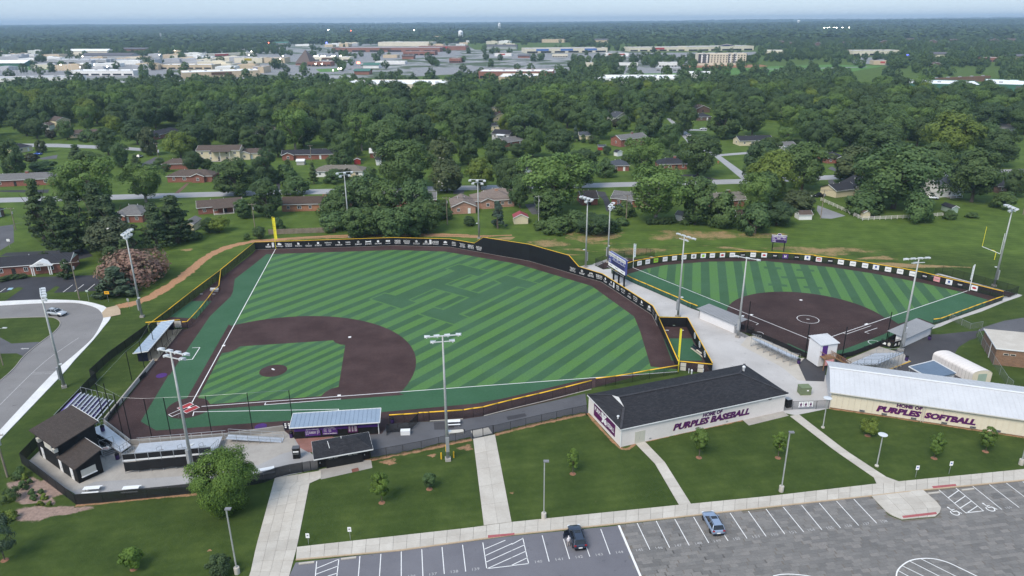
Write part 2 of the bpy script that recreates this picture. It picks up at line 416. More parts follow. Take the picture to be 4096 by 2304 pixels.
for i in range(n):
 j=(i+1)%n
 mm.f+=[(1+i,1+j,1+n+j,1+n+i),(1+n+i,1+n+j,1+2*n+j,1+2*n+i),(1+2*n+i,1+2*n+j,0)];mm.m+=[0]*3
struct('pitchers_mound',mm,MATS['clay'],True)
# the block H sewn into centre field
HP=[(1250,165),(1590,245),(1470,300),(1372,279),(1085,393),(1480,500),(1738,381),(1655,344),(1790,290),(2150,385),(2030,440),(1915,415),(1240,735),(1350,772),(1190,848),(800,732),(955,660),(1070,688),(1370,545),(965,440),(665,572),(755,603),(590,670),(245,563),(400,497),(518,525),(1205,240),(1112,213)]
hp=ring('n',HP);cc=sum(hp,V(0,0,0))/len(hp)
def offset_poly(pts,d):
 out=[];n=len(pts)
 ar=sum(pts[i].x*pts[(i+1)%n].y-pts[(i+1)%n].x*pts[i].y for i in range(n));sg=1 if ar>0 else-1
 for i in range(n):
  a=(pts[i]-pts[i-1]).normalized();b_=(pts[(i+1)%n]-pts[i]).normalized()
  na,nb=V(a.y,-a.x,0)*sg,V(b_.y,-b_.x,0)*sg
  k=(na+nb);k=k/max(.5,1+na.dot(nb));out.append(pts[i]+k*d)
 return out
sheet('turf_letter_border',offset_poly(hp,.5),.026,'turf_light');sheet('turf_letter',hp,.030,'turf_dark')
# left bullpen floor
sheet('bullpen_turf',mixed('20',(1850,735),(2045,735),(1895,905),(1640,888)),.018,'turf_foul')
sheet('bullpen_clay_right',mixed('f',(130,480),(560,485),(938,1190),(420,1150)),.014,'clay')
sheet('bullpen_turf_right',mixed('f',(205,663),(635,663),(800,1003),(330,1003)),.02,'turf_foul')
# painted lines of the baseball field
def pline(mb,pts,w,z,closed=False):
 pts=[xy(p)for p in pts]
 segs=list(zip(pts,pts[1:]+([pts[0]]if closed else[])))[:None if closed else len(pts)-1]
 for k,(a,b_)in enumerate(segs):
  d=(b_-a).normalized();n=V(-d.y,d.x,0)*w/2;e=d*w/2
  zz=z+.0015*(k%3)
  mb.add([tuple(a-n-e+V(0,0,zz)),tuple(b_-n+e+V(0,0,zz)),tuple(b_+n+e+V(0,0,zz)),tuple(a+n-e+V(0,0,zz))],[(0,1,2,3)])
 return mb
mb=MB()
pline(mb,[B(2.3,.06),RFP-EX*.2],.16,.037);pline(mb,[B(.06,1.9),FOULP],.17,.037)
pline(mb,q((1135,840),(1128,858),(1812,806)),.16,.037)
pline(mb,q((478,957),(487,922),(1795,898),(1787,933)),.16,.037);pline(mb,q((475,343),(541,340),(473,447),(404,453)),.16,.037)
pline(mb,[B(-.2,-3.3),B(-1.0,-3.3),B(-1.0,-2.6)],.01,.037)
struct('foul_lines',mb,MATS['line_white'])
mb=MB()
for sx in(-1,1):
 ax=(EX+EY).normalized();sd_=V(ax.y,-ax.x,0)
 o=HB+sd_*sx*.95+V(0,0,.0365);pts=[o+ax*a+sd_*b_ for a,b_ in((-1.35,-.62),(1.1,-.62),(1.1,.62),(-1.35,.62))]
 mb.poly([tuple(p)for p in pts])
struct('red_batting_mat',mb,MATS['red_turf'])
mb=MB()
for sx in(-1,1):
 o=HB+sd_*sx*.95;pline(mb,[o+ax*a+sd_*b_ for a,b_ in((-1.4,-.62),(1.15,-.62),(1.15,.62),(-1.4,.62))],.1,.041,True)
pline(mb,[HB+ax*a+sd_*b_ for a,b_ in((-1.5,-.6),(-3.6,-.6),(-3.6,.6),(-1.5,.6))],.12,.041)
struct('batting_box_lines',mb,MATS['line_white'])
def plate(name,c,w,h,rz,label,cat='base',group=None,z=.04,mat='line_white'):
 mb=MB().box((0,0,z/2),(w,h,z),0);single(name,mb,MATS[mat],label,cat,(c.x,c.y,.034),group,True).rotation_euler=(0,0,rz)
for c,l in((B(27.2,.2),'white first base beside the right foul line of the baseball field'),(B(27.43,27.43),'white second base on the dark clay beyond the pitcher mound'),(B(.2,27.2),'white third base on the left foul line of the baseball field')):
 plate('base',c,.62,.62,.1425,l,group='bases of the baseball diamond',z=.08)
single('home_plate',MB().prism([(0,-.3),(.3,0),(.3,.3),(-.3,.3),(-.3,0)],0,.03),MATS['line_white'],'white home plate between the two red batting mats','home plate',(HB.x,HB.y,.0375),None,True).rotation_euler=(0,0,.1425-PI/4)
pr=plate
mb=MB().box((0,0,.05),(.8,.3,.1));single('pitching_rubber',mb,MATS['line_white'],'white pitching rubber on the round baseball mound','pitching rubber',(MND.x,MND.y,.29),None,True).rotation_euler=(0,0,AN-PI/2)
for t,x,y,l in(('q',195,593,'round purple mat on the dark clay near the third base dugout'),('q',1092,1055,'round purple mat on the dark clay near the first base dugout')):
 c=G(t,x,y);single('on_deck_mat',MB().lathe([(1.05,0),(1.05,.03),(1.0,.035)],28),MATS['purple_mat'],l,'mat',(c.x,c.y,.018),'purple round mats',True)
for x,y,l in((1945,668,'left white pitching slab in the left field bullpen'),(2065,668,'right white pitching slab in the left field bullpen')):
 c=G('20',x,y);plate('bullpen_rubber',c,.75,.2,0,l,'pitching slab','bullpen pitching slabs')
for x,y,l in((255,540,'left white pitching slab in the right field bullpen'),(485,541,'right white pitching slab in the right field bullpen')):
 c=G('f',x,y);plate('bullpen_rubber',c,.9,.2,0,l,'pitching slab','bullpen pitching slabs')
# ---- softball field
HS=V(66.93,143.57,0);SX=V(math.cos(.5439),math.sin(.5439),0);SY=V(-SX.y,SX.x,0)
def S(a,b,z=0):return HS+SX*a+SY*b+V(0,0,z)
SWALL=mixed('k',(790,440),(1050,355),'l',(20,320),(105,292),(230,268),(420,235),(560,218),(690,205),(850,190),(1000,181),(1300,170),(1600,167),(1830,174),(2100,190),(2450,215),'m',(150,140),(350,162),(700,210),(1100,278),(1400,335),(1700,410),(1950,468),(2320,560))
SOFT=SWALL+mixed('h',(1555,85),(500,440),'g',(1555,770),(1330,805),(830,970),(420,990),(265,955),'g',(0,850),'f',(2130,840),(1480,580),(1380,560),(745,240),(635,205),'k',(1930,935),(1130,590),(1000,520),(790,440))
sheet('softball_clay',SOFT,.012,'clay_soft')
sheet('softball_foul_turf',mixed('22',(1100,480),(1300,422),(1480,387),(1900,354),(2473,349),'23',(0,351),(600,406),(1000,466),(1500,562),(1800,632),(2120,722),'h',(1290,170),(500,430),'g',(2000,350),(1690,440),(1100,60),'f',(1330,440),(740,235),(630,200),'k',(1930,930),(1130,585),(1000,515)),.017,'turf_foul')
so_=mixed('22',(1250,440),(1300,422.5),(1480,387.5),(1900,354.5),(2473,349.5),'23',(0,351.5),(600,406.5),(1000,466.5),(1500,562.5),(1800,632.5),(1900,650))
sheet('softball_outfield_turf',so_[1:]+[S((so_[-1]-HS).dot(SX)-1,0),S(24,0),S(20,20),S(0,24),S(0,(so_[1]-HS).dot(SY)-3)],.022,'turf_soft')
RUB=S(13.1/math.sqrt(2),13.1/math.sqrt(2))
arc=[RUB+V(math.cos(a),math.sin(a),0)*18.5 for a in[math.radians(-28+210*i/48)for i in range(49)]]
sheet('softball_infield_clay',arc+mixed('f',(1400,440),(1480,500),'g',(0,735),(270,850),(420,885),(840,830),(1430,600)),.027,'clay_soft')
sheet('softball_turf_ring',mixed('g',(1450,610),(1550,560),(1640,590),(1330,800),(830,965),(420,985),(265,945),(0,840),(0,735),(270,858),(420,893),(840,838)),.031,'turf_foul')
hs=[[(945,85),(1000,85),(1045,213),(985,210)],[(1205,102),(1250,102),(1320,236),(1265,234)]]
hs2=[[(900,70),(1035,78),(1045,95),(905,87)],[(935,205),(1085,215),(1090,232),(940,222)],[(1035,148),(1225,154),(1230,170),(1045,164)],[(1160,90),(1300,97),(1305,112),(1160,105)],[(1215,225),(1365,235),(1370,252),(1220,242)]]
mb=MB()
for k,l in enumerate(hs+hs2):mb.poly([tuple(p)for p in GS('o',l,.026 if k<2 else .030)])
struct('softball_turf_letter',mb,MATS['turf_dark'])
mb=MB()
sfl,sfr=G('22',1170,413),G('23',1925,637)
pline(mb,[S(0,1.4),sfl],.16,.035);pline(mb,[S(1.4,0),sfr],.16,.035)
pline(mb,near(RUB,2.44,36),.12,.035)
pline(mb,mixed('g',(850,580),(893,600),(1272,470)),.13,.035);pline(mb,mixed('g',(1242,590),(1178,568),(1365,505)),.13,.035)
pline(mb,mixed('f',(1455,360),(1655,438),(1618,455)),.13,.035)
pline(mb,mixed('g',(335,678),(400,678),(420,735),(362,733)),.13,.035,True);pline(mb,mixed('g',(362,733),(390,822),(440,825)),.13,.035)
pline(mb,near(G('g',1325,728),1.25,20),.12,.035);pline(mb,near(G('f',1665,588),.9,16),.12,.035)
struct('softball_lines',mb,MATS['line_white'])
for c,l in((S(18.2,.1),'double white first base on the softball foul line'),(S(18.29,18.29),'white second base at the back of the softball infield'),(S(.1,18.2),'white third base of the softball diamond')):
 plate('base',c,.7 if 'double' not in l else 1.1,.6,.5439,l,'base','bases of the softball diamond')
plate('softball_rubber',RUB,.65,.18,AS-PI/2,'small white pitching plate inside the chalk circle','pitching plate')
single('softball_home_plate',MB().prism([(0,-.3),(.3,0),(.3,.3),(-.3,.3),(-.3,0)],0,.03),MATS['line_white'],'white softball home plate beside the tall press booth','home plate',(HS.x,HS.y,.0375),None,True).rotation_euler=(0,0,.5439-PI/4)
# ---- softball bullpens
sheet('softball_bullpen_left',mixed('k',(650,372),(560,310),(760,215),(1370,150),(1520,175),(1050,270)),.011,'clay_soft')
sheet('softball_bullpen_apron',mixed('k',(470,285),(560,312),(1370,152),(1500,190),(1540,172),(1380,122),(740,190)),.007,'gravel')
sheet('softball_bullpen_right',mixed('m',(1480,330),(1600,290),(2480,500),(2400,545),(2330,510)),.011,'clay_soft')
sheet('softball_bullpen_kerb',mixed('m',(1500,300),(1590,268),(2560,520),(2480,545),(2330,575),(2330,540),(2400,548),(2490,505),(1600,287),(1540,310)),.007,'gravel')
# ---- paths, roads, lots
sheet('gravel_yard',mixed('k',(235,325),(330,310),(480,290),(650,375),(790,360),(800,445),(1000,520),(1130,590),(1930,935),'f',(630,205),(745,245),(1380,560),(2288,1020),(1990,1090),(2288,1260),'33',(420,0),(445,240),(200,290),(120,275),'e',(2500,720),(1300,500),'f',(935,1060),(560,340),(130,325)),.005,'gravel')
sheet('concrete_apron',mixed('f',(1380,765),(1490,640),(1620,610),(2288,905),'g',(150,960),(260,960),(165,1060),(280,1310),(160,1300),'f',(2010,1100)),.010,'concrete')
sheet('asphalt_yard',mixed('g',(165,1055),(255,962),(420,990),(830,1000),'h',(0,820),(480,600),(620,600),(1050,555),(1200,545),(1160,600),(1170,655),(1060,690),(900,790),(840,880),(870,980),(980,1080),(1000,1300),(400,1260),(0,1200),'g',(600,1040),(560,1320),(270,1310)),.008,'asphalt_dark')
sheet('bleacher_pad',mixed('g',(880,995),(1400,785),(1780,900),(1870,1010),(1520,1150),(1000,1085)),.014,'concrete_old')
mb=MB();pline(mb,mixed('g',(1870,1012),(1525,1147)),.3,.02);struct('yellow_kerb_line',mb,plain('yellow_paint',(.62,.38,.06),.7,.15,1))
sheet('gravel_edge',mixed('h',(490,520),(520,460),(1560,85),(1570,20),(1700,30),(1860,15),(1610,100),(1250,250),(850,380),(620,480)),.008,'gravel')
sheet('asphalt_track',mixed('h',(1260,495),(1400,450),(1600,390),(1890,345),'23',(2473,900),(2620,1010),(2440,1050),(2090,1020),(2000,1035)),.007,'asphalt_mid')
sheet('asphalt_apron',mixed('c',(1930,560),(1960,380),'d',(110,385),(570,362),(960,333),(1190,299),(2070,105),(2350,40),(2380,265),(1300,505),(1065,560),(0,775),'c',(1760,1060),(1700,560)),.009,'asphalt_mid')
mb=MB();mb.poly(GS('d',[(615,372),(745,365),(850,355),(850,440),(745,452),(622,455)],.014));mb.poly(GS('d',[(1447,305),(1658,265),(1680,300),(1465,345)],.014))
struct('asphalt_patch',mb,MATS['asphalt_dark'])
sheet('plaza',mixed('a',(200,990),(330,860),(1480,860),'b',(1690,300),(2440,260),'c',(290,655),(740,1060),(720,1240),'31',(130,745),'30',(1420,800),(545,860),(160,620)),.007,'gravel_grey')
sheet('plaza_concrete',mixed('a',(200,985),(330,860),(860,1230),(1150,960),(1400,930),'b',(380,640),(460,400),(1690,300),(2440,270),'c',(290,655),(300,870),(0,960),'b',(2100,715),(1600,640),(1500,760),(1450,830),(0,925),'a',(1050,1275),(760,1410)),.011,'concrete_old')
sheet('terracotta_paving',mixed('c',(290,657),(1000,610),(1300,700),(1100,900),(550,915),(390,830)),.016,plain('terracotta',(.26,.13,.11),.9,.2,.6).name)
sheet('restroom_pad',mixed('c',(745,1250),(1590,1070),(1760,1065),(1785,1215),(790,1440)),.012,'concrete_old')
sheet('access_hatch',mixed('c',(1380,1240),(1510,1210),(1530,1270),(1395,1305)),.017,plain('rust_plate',(.19,.075,.055),.8,.3,3).name)
sheet('gate_pad',mixed('d',(1037,470),(1240,428),(1285,495),(1080,545)),.013,'concrete')
sheet('entrance_apron',mixed('e',(1930,795),(2430,690),(2500,745),(2010,865)),.012,'concrete_old')
# left road, its kerb and pavement
ro=smooth_line(mixed('20',(-700,830),(-250,795),(0,780),(400,757),(700,752),(850,775),(950,815),(995,880),(985,940),(900,1090),(740,1240),(500,1449),'30',(0,400),(-330,760),(-900,1400)),5)
ri=smooth_line(mixed('20',(-700,940),(-250,915),(0,903),(420,890),(540,905),(583,955),(530,1030),(400,1130),(230,1270),(70,1449),'30',(-420,380),(-900,900),(-1500,1500)),5)
sheet('road',ro+ri[::-1],.008,'asphalt_road')
mb=MB();pline(mb,smooth_line(mixed('20',(760,1090),(640,1170),(470,1290),(290,1449),'30',(0,215)),4),.14,.013);pline(mb,mixed('20',(320,1424),(520,1420)),.12,.013);pline(mb,mixed('20',(300,1440),(505,1436)),.12,.013)
struct('road_markings',mb,MATS['worn_paint'])
sheet('road_spur',mixed('20',(0,1085),(110,1145),(370,1130),(400,1133),(232,1270),(160,1240),(0,1243),(-300,1240),(-300,1080)),.010,'asphalt_mid')
mb=MB();c=G('20',238,1194);mb.poly([tuple(p)for p in GS('20',[(196,1196),(222,1187),(222,1191),(278,1189),(278,1197),(224,1197),(228,1203)],.015)]);struct('arrow_marking',mb,MATS['worn_paint'])
# pavement slabs: each slab a piece of its own
def slab_row(parent,A,Bp,n,z0=0.0,z1=.1,mat='concrete',gap=.03,rows=1):
 """slabs between two polylines A and Bp with n pieces"""
 def at(pl,t):
  L=[0]
  for a,b_ in zip(pl,pl[1:]):L.append(L[-1]+(b_-a).length)
  d=t*L[-1]
  for i in range(len(pl)-1):
   if d<=L[i+1]+1e-6:return pl[i].lerp(pl[i+1],(d-L[i])/max(1e-6,L[i+1]-L[i]))
  return pl[-1]
 for i in range(n):
  for r in range(rows):
   t0,t1=i/n,(i+1)/n;a0,a1,b0,b1=at(A,t0),at(A,t1),at(Bp,t0),at(Bp,t1)
   u0,u1=r/rows,(r+1)/rows
   p=[a0.lerp(b0,u0),a1.lerp(b1,u0),a1.lerp(b1,u1),a0.lerp(b0,u1)]
   c=sum(p,V(0,0,0))/4
   p=[c+(x_-c)*(1-gap/max(.3,(x_-c).length))for x_ in p]
   o=MB().prism([x_-c for x_ in p],z0,z1).mesh(MATS[mat],'concrete_slab')
   link('concrete_slab',o,parent,(c.x,c.y,random.uniform(-.006,.006)))
def pavement(name,z=.06):
 o=bpy.data.objects.new(name,None);COL.objects.link(o);o['kind']='structure';return o
def under(name,A,Bp,z,mat='dirt_joint'):sheet(name,list(A)+list(Bp)[::-1],z,mat)
plain('dirt_joint',(.16,.14,.12),.95,.2,2)
so1=smooth_line(mixed('20',(-250,752),(0,740),(400,724),(700,730),(850,745),(960,772),(1030,802),(1072,890),(1000,990),(900,1115),(720,1310),(600,1449),'30',(0,470)),4)
ri1=smooth_line(mixed('20',(-250,795),(0,780),(400,757),(700,752),(850,775),(950,815),(995,880),(985,940),(900,1090),(740,1240),(500,1449),'30',(0,400)),4)
pv=pavement('road_pavement');slab_row(pv,so1,ri1,70,0,.12,'concrete_white',.012)
sheet('pavement_pad',mixed('20',(985,850),(1030,803),(1130,780),(1163,825),(1166,868),(1075,888),(1000,900)),.128,'concrete_tan')
mb=MB()
for a,b_ in zip(ri[8:],ri[9:]):mb.bar(a+V(0,0,.06),b_+V(0,0,.06),.18,.13)
struct('road_kerb',mb,MATS['concrete_old'])
# front pavement along the car park
f_up=mixed('31',(295,1243),(1535,1105),'32',(0,1063),(1200,940),(1845,877),'33',(775,787),(945,770),(1845,682),(2000,667))
f_lo=mixed('31',(288,1330),(1040,1262),'32',(0,1150),(770,1070),(1830,953),'33',(740,870),(1115,828),(1845,757),(2000,742))
sheet('pavement_bed',f_up+f_lo[::-1],.012,'dirt_joint')
pv=pavement('front_pavement');slab_row(pv,f_up,f_lo,62,.02,.12,'concrete',.022,2)
mb=MB()
for a,b_ in zip(f_lo,f_lo[1:]):
 d=(b_-a).normalized();n=V(d.y,-d.x,0)
 mb.bar(a+n*.1+V(0,0,.055),b_+n*.1+V(0,0,.055),.2,.14)
struct('lot_kerb',mb,MATS['concrete_tan'])
def walk(name,L,Rr,n,rows,z=.05,mat='concrete'):
 sheet(name+'_bed',list(L)+list(Rr)[::-1],.010,'dirt_joint');slab_row(pavement(name),L,Rr,n,.015,z,mat,.022,rows)
walk('wide_walk',mixed('31',(135,745),(0,1240),'30',(1845,1240),(1800,1449),(1710,1650)),mixed('31',(470,690),(470,745),(388,772),(296,1240),(240,1449),(170,1700)),14,4,.07)
walk('middle_walk',mixed('31',(1565,462),(1642,1085)),mixed('31',(1722,430),(1842,1060)),5,2,.07)
walk('door_walk',mixed('32',(885,492),(1030,640),(1203,938)),mixed('32',(957,480),(1100,628),(1290,930)),8,1,.07)
walk('softball_walk',mixed('33',(157,297),(480,545),(770,745),(782,786)),mixed('33',(222,285),(560,545),(850,735),(945,770)),12,1,.07)
bo_l=mixed('33',(742,872),(800,935),(870,1005),(965,1043));bo_r=mixed('33',(1115,830),(1225,925),(1258,975),(1205,1022))
sheet('island_bed',bo_l+bo_r[::-1],.012,'dirt_joint')
slab_row(pavement('pavement_island'),bo_l,bo_r,5,.02,.12,'concrete',.022,4)
def tact(name,pts):sheet(name,GS('33',pts),.127,'red_pad')
tact('tactile_paving',[(965,1020),(1210,992),(1218,1008),(975,1036)]);tact('tactile_paving_kerb',[(1180,806),(1350,790),(1358,804),(1190,822)])
sheet('tactile_paving_walk',mixed('31',(1672,1160),(1845,1145),'32',(18,1142),(18,1157),'31',(1672,1180)),.127,'red_pad')
# car park: tarmac, then block paving laid in batches
lot_top=mixed('31',(285,1352),(1040,1268),'32',(0,1160),(772,1085))
sheet('car_park',lot_top+mixed('32',(925,1449),(1010,1620),'31',(1400,1900),(100,1900),(240,1449)),.006,'asphalt_lot')
sheet('paver_bed',mixed('32',(772,1085),(1830,962),'33',(742,876),(870,1012),(965,1048),(1205,1026),(1262,975),(1118,836),(1845,762),(2200,725),(2500,1900),'32',(1300,2200),(925,1449)),.004,'dirt_joint')
def inside(p,poly):
 c=False;n=len(poly);j=n-1
 for i in range(n):
  a,b_=poly[i],poly[j]
  if(a.y>p.y)!=(b_.y>p.y)and p.x<(b_.x-a.x)*(p.y-a.y)/(b_.y-a.y)+a.x:c=not c
  j=i
 return c
pav=mixed('32',(785,1090),(1830,970),'33',(742,882),(870,1022),(965,1058),(1208,1034),(1275,978),(1125,842),(1845,770),(2050,748),(2250,1700),'32',(1200,1850),(930,1449))
a0=G('32',790,1090);a1=G('33',720,885);ux=xy(a1-a0).normalized();uy=V(-ux.y,ux.x,0)
bw,bh=1.25,.62;cells=[]
for i in range(-40,90):
 for j in range(-70,20):
  c=xy(a0)+ux*(i*bw+(j%3)*.42+random.uniform(-.1,.1))+uy*(j*bh)
  if inside(c,pav):cells.append(c)
cells.sort(key=lambda c:(c-V(20,62,0)).length)
pk=bpy.data.objects.new('paver_car_park',None);COL.objects.link(pk);pk['kind']='structure'
an=math.atan2(ux.y,ux.x)
pms=[MB().box((0,0,.01),(bw-.015+k*.06,bh-.015,.02+.002*k)).mesh(MATS['paver'],'paver_block')for k in range(3)]
view=[c for c in cells if c.y>68];rest=MB()
for k,c in enumerate(view):
 if k<300:link('paver_block',pms[k%3],pk,(c.x,c.y,0),(0,0,an))
 else:rest.box((c.x,c.y,.01),(bw-.015,bh-.015,.02+random.uniform(0,.004)),an)
for c in cells:
 if c.y<=68:rest.box((c.x,c.y,.01),(bw-.015,bh-.015,.02+random.uniform(0,.004)),an)
o=link('paver_block',rest.mesh(MATS['paver'],'paver_field'),pk);o['kind']='stuff'
# bay lines and numbers
mb=MB()
def bays(t,l,z=.012,w=.11):
 for a,b_,c,d in l:pline(mb,[G(t,a,b_),G(t,c,d)],w,z)
bays('31',[(437,1345,428,1449),(597,1328,583,1449),(749,1308,738,1449),(900,1292,890,1449),(1047,1275,1047,1449),(1195,1259,1203,1449),(1341,1242,1357,1432),(1489,1226,1511,1415),(1635,1210,1663,1396)])
bays('31',[(440,1392,597,1328),(436,1435,590,1378),(520,1449,587,1428),(1645,1256,1795,1192),(1652,1302,1845,1215),(1660,1348,1845,1265),(1670,1394,1845,1315),(1663,1396,1845,1375)])
bays('32',[(78,1176,120,1360),(218,1158,267,1343),(372,1185,414,1325),(500,1140,560,1307),(640,1112,706,1290),(0,1220,78,1178),(0,1265,90,1225),(0,1315,100,1270),(0,1370,110,1318),(0,1373,120,1360)])
pline(mb,mixed('32',(772,1090),(930,1460)),.3,.026)
bays('32',[(903,1070,993,1258),(1040,1054,1135,1243),(1174,1040,1276,1227),(1310,1026,1417,1210),(1500,1110,1556,1194),(1573,997,1692,1177),(1704,983,1830,1162),(1832,968,1965,1146)],.028)
bays('33',[(112,955,256,1131),(243,940,387,1115),(370,925,521,1101),(495,911,652,1084),(620,897,782,1068),(1233,830,1425,995),(1355,816,1553,980),(1477,803,1682,968),(1597,791,1808,955),(1718,780,1930,940),(1838,770,2050,925)],.028)
bays('33',[(1425,995,1553,980),(1300,885,1375,832),(1345,925,1422,873),(1388,958,1468,908),(1437,992,1510,945)],.032)
ocx=near(G('33',1200,1560),1,1)
oval=smooth_line(mixed('33',(935,1560),(925,1449),(945,1395),(1010,1345),(1090,1325),(1190,1325),(1290,1350),(1390,1395),(1500,1449),(1600,1500)),4)
pline(mb,oval,.16,.028)
bays('33',[(1100,1325,1450,1500),(1020,1342,1330,1500),(965,1375,1220,1500),(940,1412,1080,1490)],.034)
pline(mb,smooth_line(mixed('33',(40,1449),(100,1438),(180,1437),(290,1449),(350,1465)),3),.14,.028)
struct('bay_lines',mb,MATS['white_paint'])
mb=MB()
def num(txt,t,x,y,z=.014,w=.95):
 c=G(t,x,y,z);letter(mb,txt,c,ux,uy,w=w,h=.48)
for k,(t,x,y)in enumerate((('31',1125,1449),('31',1277,1434),('31',1431,1416),('31',1584,1398),('32',192,1344),('32',340,1327),('32',485,1310),('32',629,1293),('32',776,1276))):num(str(136+k),t,x,y)
for k,(t,x,y)in enumerate((('32',920,1260),('32',1060,1245),('32',1200,1228),('32',1345,1212),('32',1480,1195),('32',1620,1180),('32',1758,1164),('33',48,1148),('33',180,1132),('33',313,1116),('33',447,1100),('33',580,1085),('33',709,1070),('33',837,1054),('33',1735,956))):num(str(145+k),t,x,y,.03)
struct('bay_numbers',mb,MATS['worn_paint'])
mb=MB()
for x,y in((1338,986),(1593,957)):
 c=G('33',x,y)
 pline(mb,[c+ux*.55*math.cos(a)+uy*(.55*math.sin(a)-.25)for a in[2.4+i*.42 for i in range(11)]],.13,.03)
 pline(mb,[c+ux*-.1+uy*.75,c+ux*-.05+uy*.05,c+ux*.5+uy*.05,c+ux*.8+uy*-.5],.15,.034);pline(mb,[c+ux*-.12+uy*.98,c+ux*-.1+uy*.99],.26,.03);pline(mb,[c+ux*-.05+uy*.45,c+ux*.4+uy*.42],.12,.034)
struct('wheelchair_symbols',mb,MATS['white_paint'])
# church car park and lane, top left
sheet('church_lot',mixed('20',(-200,525),(0,515),(950,483),(1000,575),(925,636),(520,656),(577,598),(540,590),(447,652),(420,722),(40,740),(230,608),(170,600),(60,650),(-200,680)),.007,'asphalt_new')
mb=MB()
for a,b_,c,d in((700,580,612,647),(808,575,722,642),(914,572,835,637),(52,612,0,648)):pline(mb,[G('20',a,b_),G('20',c,d)],.16,.014)
struct('church_bay_lines',mb,MATS['white_paint'])
sheet('church_bay_symbol',mixed('20',(85,608),(132,606),(112,626),(66,628)),.014,plain('blue_paint',(.30,.45,.55),.8,.2,2).name)
sheet('church_lane',mixed('20',(0,300),(60,268),(820,230),(900,300),(780,330),(300,300)),.006,'asphalt_new')
sheet('side_road',mixed('20',(-200,330),(0,246),(135,165),(130,-10),'10',(265,1225),(120,1255),(0,1270),(-300,1300)),.006,'asphalt_mid')
# dirt track behind the left wall and the outfield
worn_strip('dirt_track',mixed('20',(1120,790),(1300,755),(1480,680),(1700,545),(1850,430),(2000,310),(2200,215),(2440,160),'21',(100,150),(500,122),(900,108),(1400,100),(1800,95),(2200,115),'22',(0,120),(250,140)),4.6,.004,'dirt_track')
worn_strip('tyre_track',mixed('21',(300,130),(900,100),(1500,104),(2100,108),(2473,100)),2.2,.006,'dirt_track')
for k,(t,x,y,rx,ry,ro_)in enumerate((('20',1805,240,3,2.0,0),('20',1440,232,5,1.5,0),('22',100,130,22,3,0),('22',650,250,14,6,.2),('22',560,130,12,3,0),('22',1350,190,20,5,0),('22',1850,180,14,4,0),('22',2350,225,16,4,0),('23',60,235,8,3,0),('23',700,300,26,4,-.1),('23',1350,390,20,3,-.15),('22',800,200,20,8,0),('22',1500,80,40,7,0),('23',310,103,3,1.2,0),('22',1000,130,40,12,0),('22',300,180,14,7,.2),('22',1900,100,36,9,0),('23',500,250,24,8,-.1),('22',1200,250,16,6,0))):
 worn_patch('worn_field',G(t,x,y),rx,ry,ro_,.004+.0012*k,'worn_field',1.15 if k<14 else .95)
worn_patch('mulch_bed',G('30',270,850),7.5,4.2,-.75,.006,'mulch_bed',1.2);worn_patch('mulch_bed_lower',G('30',330,990),7,2.2,.1,.008,'mulch_bed')
worn_strip('fence_dirt_edge',mixed('d',(-200,810),(0,782),(265,735),(475,690),(675,645),(870,600),(1050,565)),1.5,.0105,'dirt_edge');worn_strip('fence_dirt_edge_right',mixed('d',(1310,515),(1500,465),(1670,422),(1850,380),(2030,342),(2200,305),(2370,275)),1.4,.0105,'dirt_edge')
worn_strip('wall_dirt_edge',mixed('e',(30,715),(430,1135),(620,1085)),1.0,.0105,'dirt_edge',.2);worn_strip('wall_dirt_edge_front',mixed('e',(740,1060),(1100,975),(1500,890),(1930,800)),.9,.0105,'dirt_edge',.2)
worn_strip('shed_dirt_edge',mixed('33',(440,240),(800,290),(1200,350),(1845,450),(2000,475)),1.2,.0105,'dirt_edge',.2)
worn_strip('plaza_dirt_edge',mixed('30',(545,940),(800,915),(1100,885),(1420,860)),1.1,.0105,'dirt_edge',.2)
for k,(t,x,y,r)in enumerate((('d',980,660,1.3),('d',600,750,.7),('31',960,625,1.3),('32',0,850,.4),('30',1510,1265,.3))):worn_patch('bare_patch',G(t,x,y),r*1.5,r,.2,.0125+.001*k,'dirt_edge',1)
# streets of the housing estate
def street(name,up,lo,mat,z):sheet(name,up+lo[::-1],z,mat)
street('street',mixed('10',(-600,1005),(0,985),(1180,952),'11',(190,906),(800,893),(1740,870),(2430,855),'12',(905,833),(2310,795),'13',(610,757),(1970,715),(2600,692),(3200,672)),mixed('10',(-600,1052),(0,1032),(1180,1002),'11',(190,955),(800,944),(1740,918),(2430,898),'12',(905,880),(2310,842),'13',(610,802),(1970,757),(2600,732),(3200,712)),'street_pale',.006)
street('side_street',mixed('12',(1555,185),(1640,270),(1700,350),(1780,440),(2040,570),(2310,795)),mixed('12',(1592,185),(1700,270),(1790,350),(1880,430),(2095,560),(2420,792)),'street_pale',.009)
street('side_street_arm',mixed('12',(2060,548),(2400,520),(2600,512),'13',(400,490)),mixed('12',(2085,566),(2400,541),(2600,532),'13',(400,512)),'street_pale',.012)
street('drive_strip',mixed('12',(1700,290),(1960,297)),mixed('12',(1720,307),(1960,310)),'street_pale',.012)
street('back_street',mixed('10',(140,438),(580,440),(1250,470),(1600,500)),mixed('10',(140,470),(580,475),(1250,500),(1600,530)),'street_pale',.006)
street('back_street_right',mixed('11',(560,488),(960,487)),mixed('11',(560,520),(980,520)),'asphalt_mid',.006)
street('uphill_street',mixed('11',(1880,240),(1990,150)),mixed('11',(2000,300),(2070,205)),'asphalt_mid',.006)
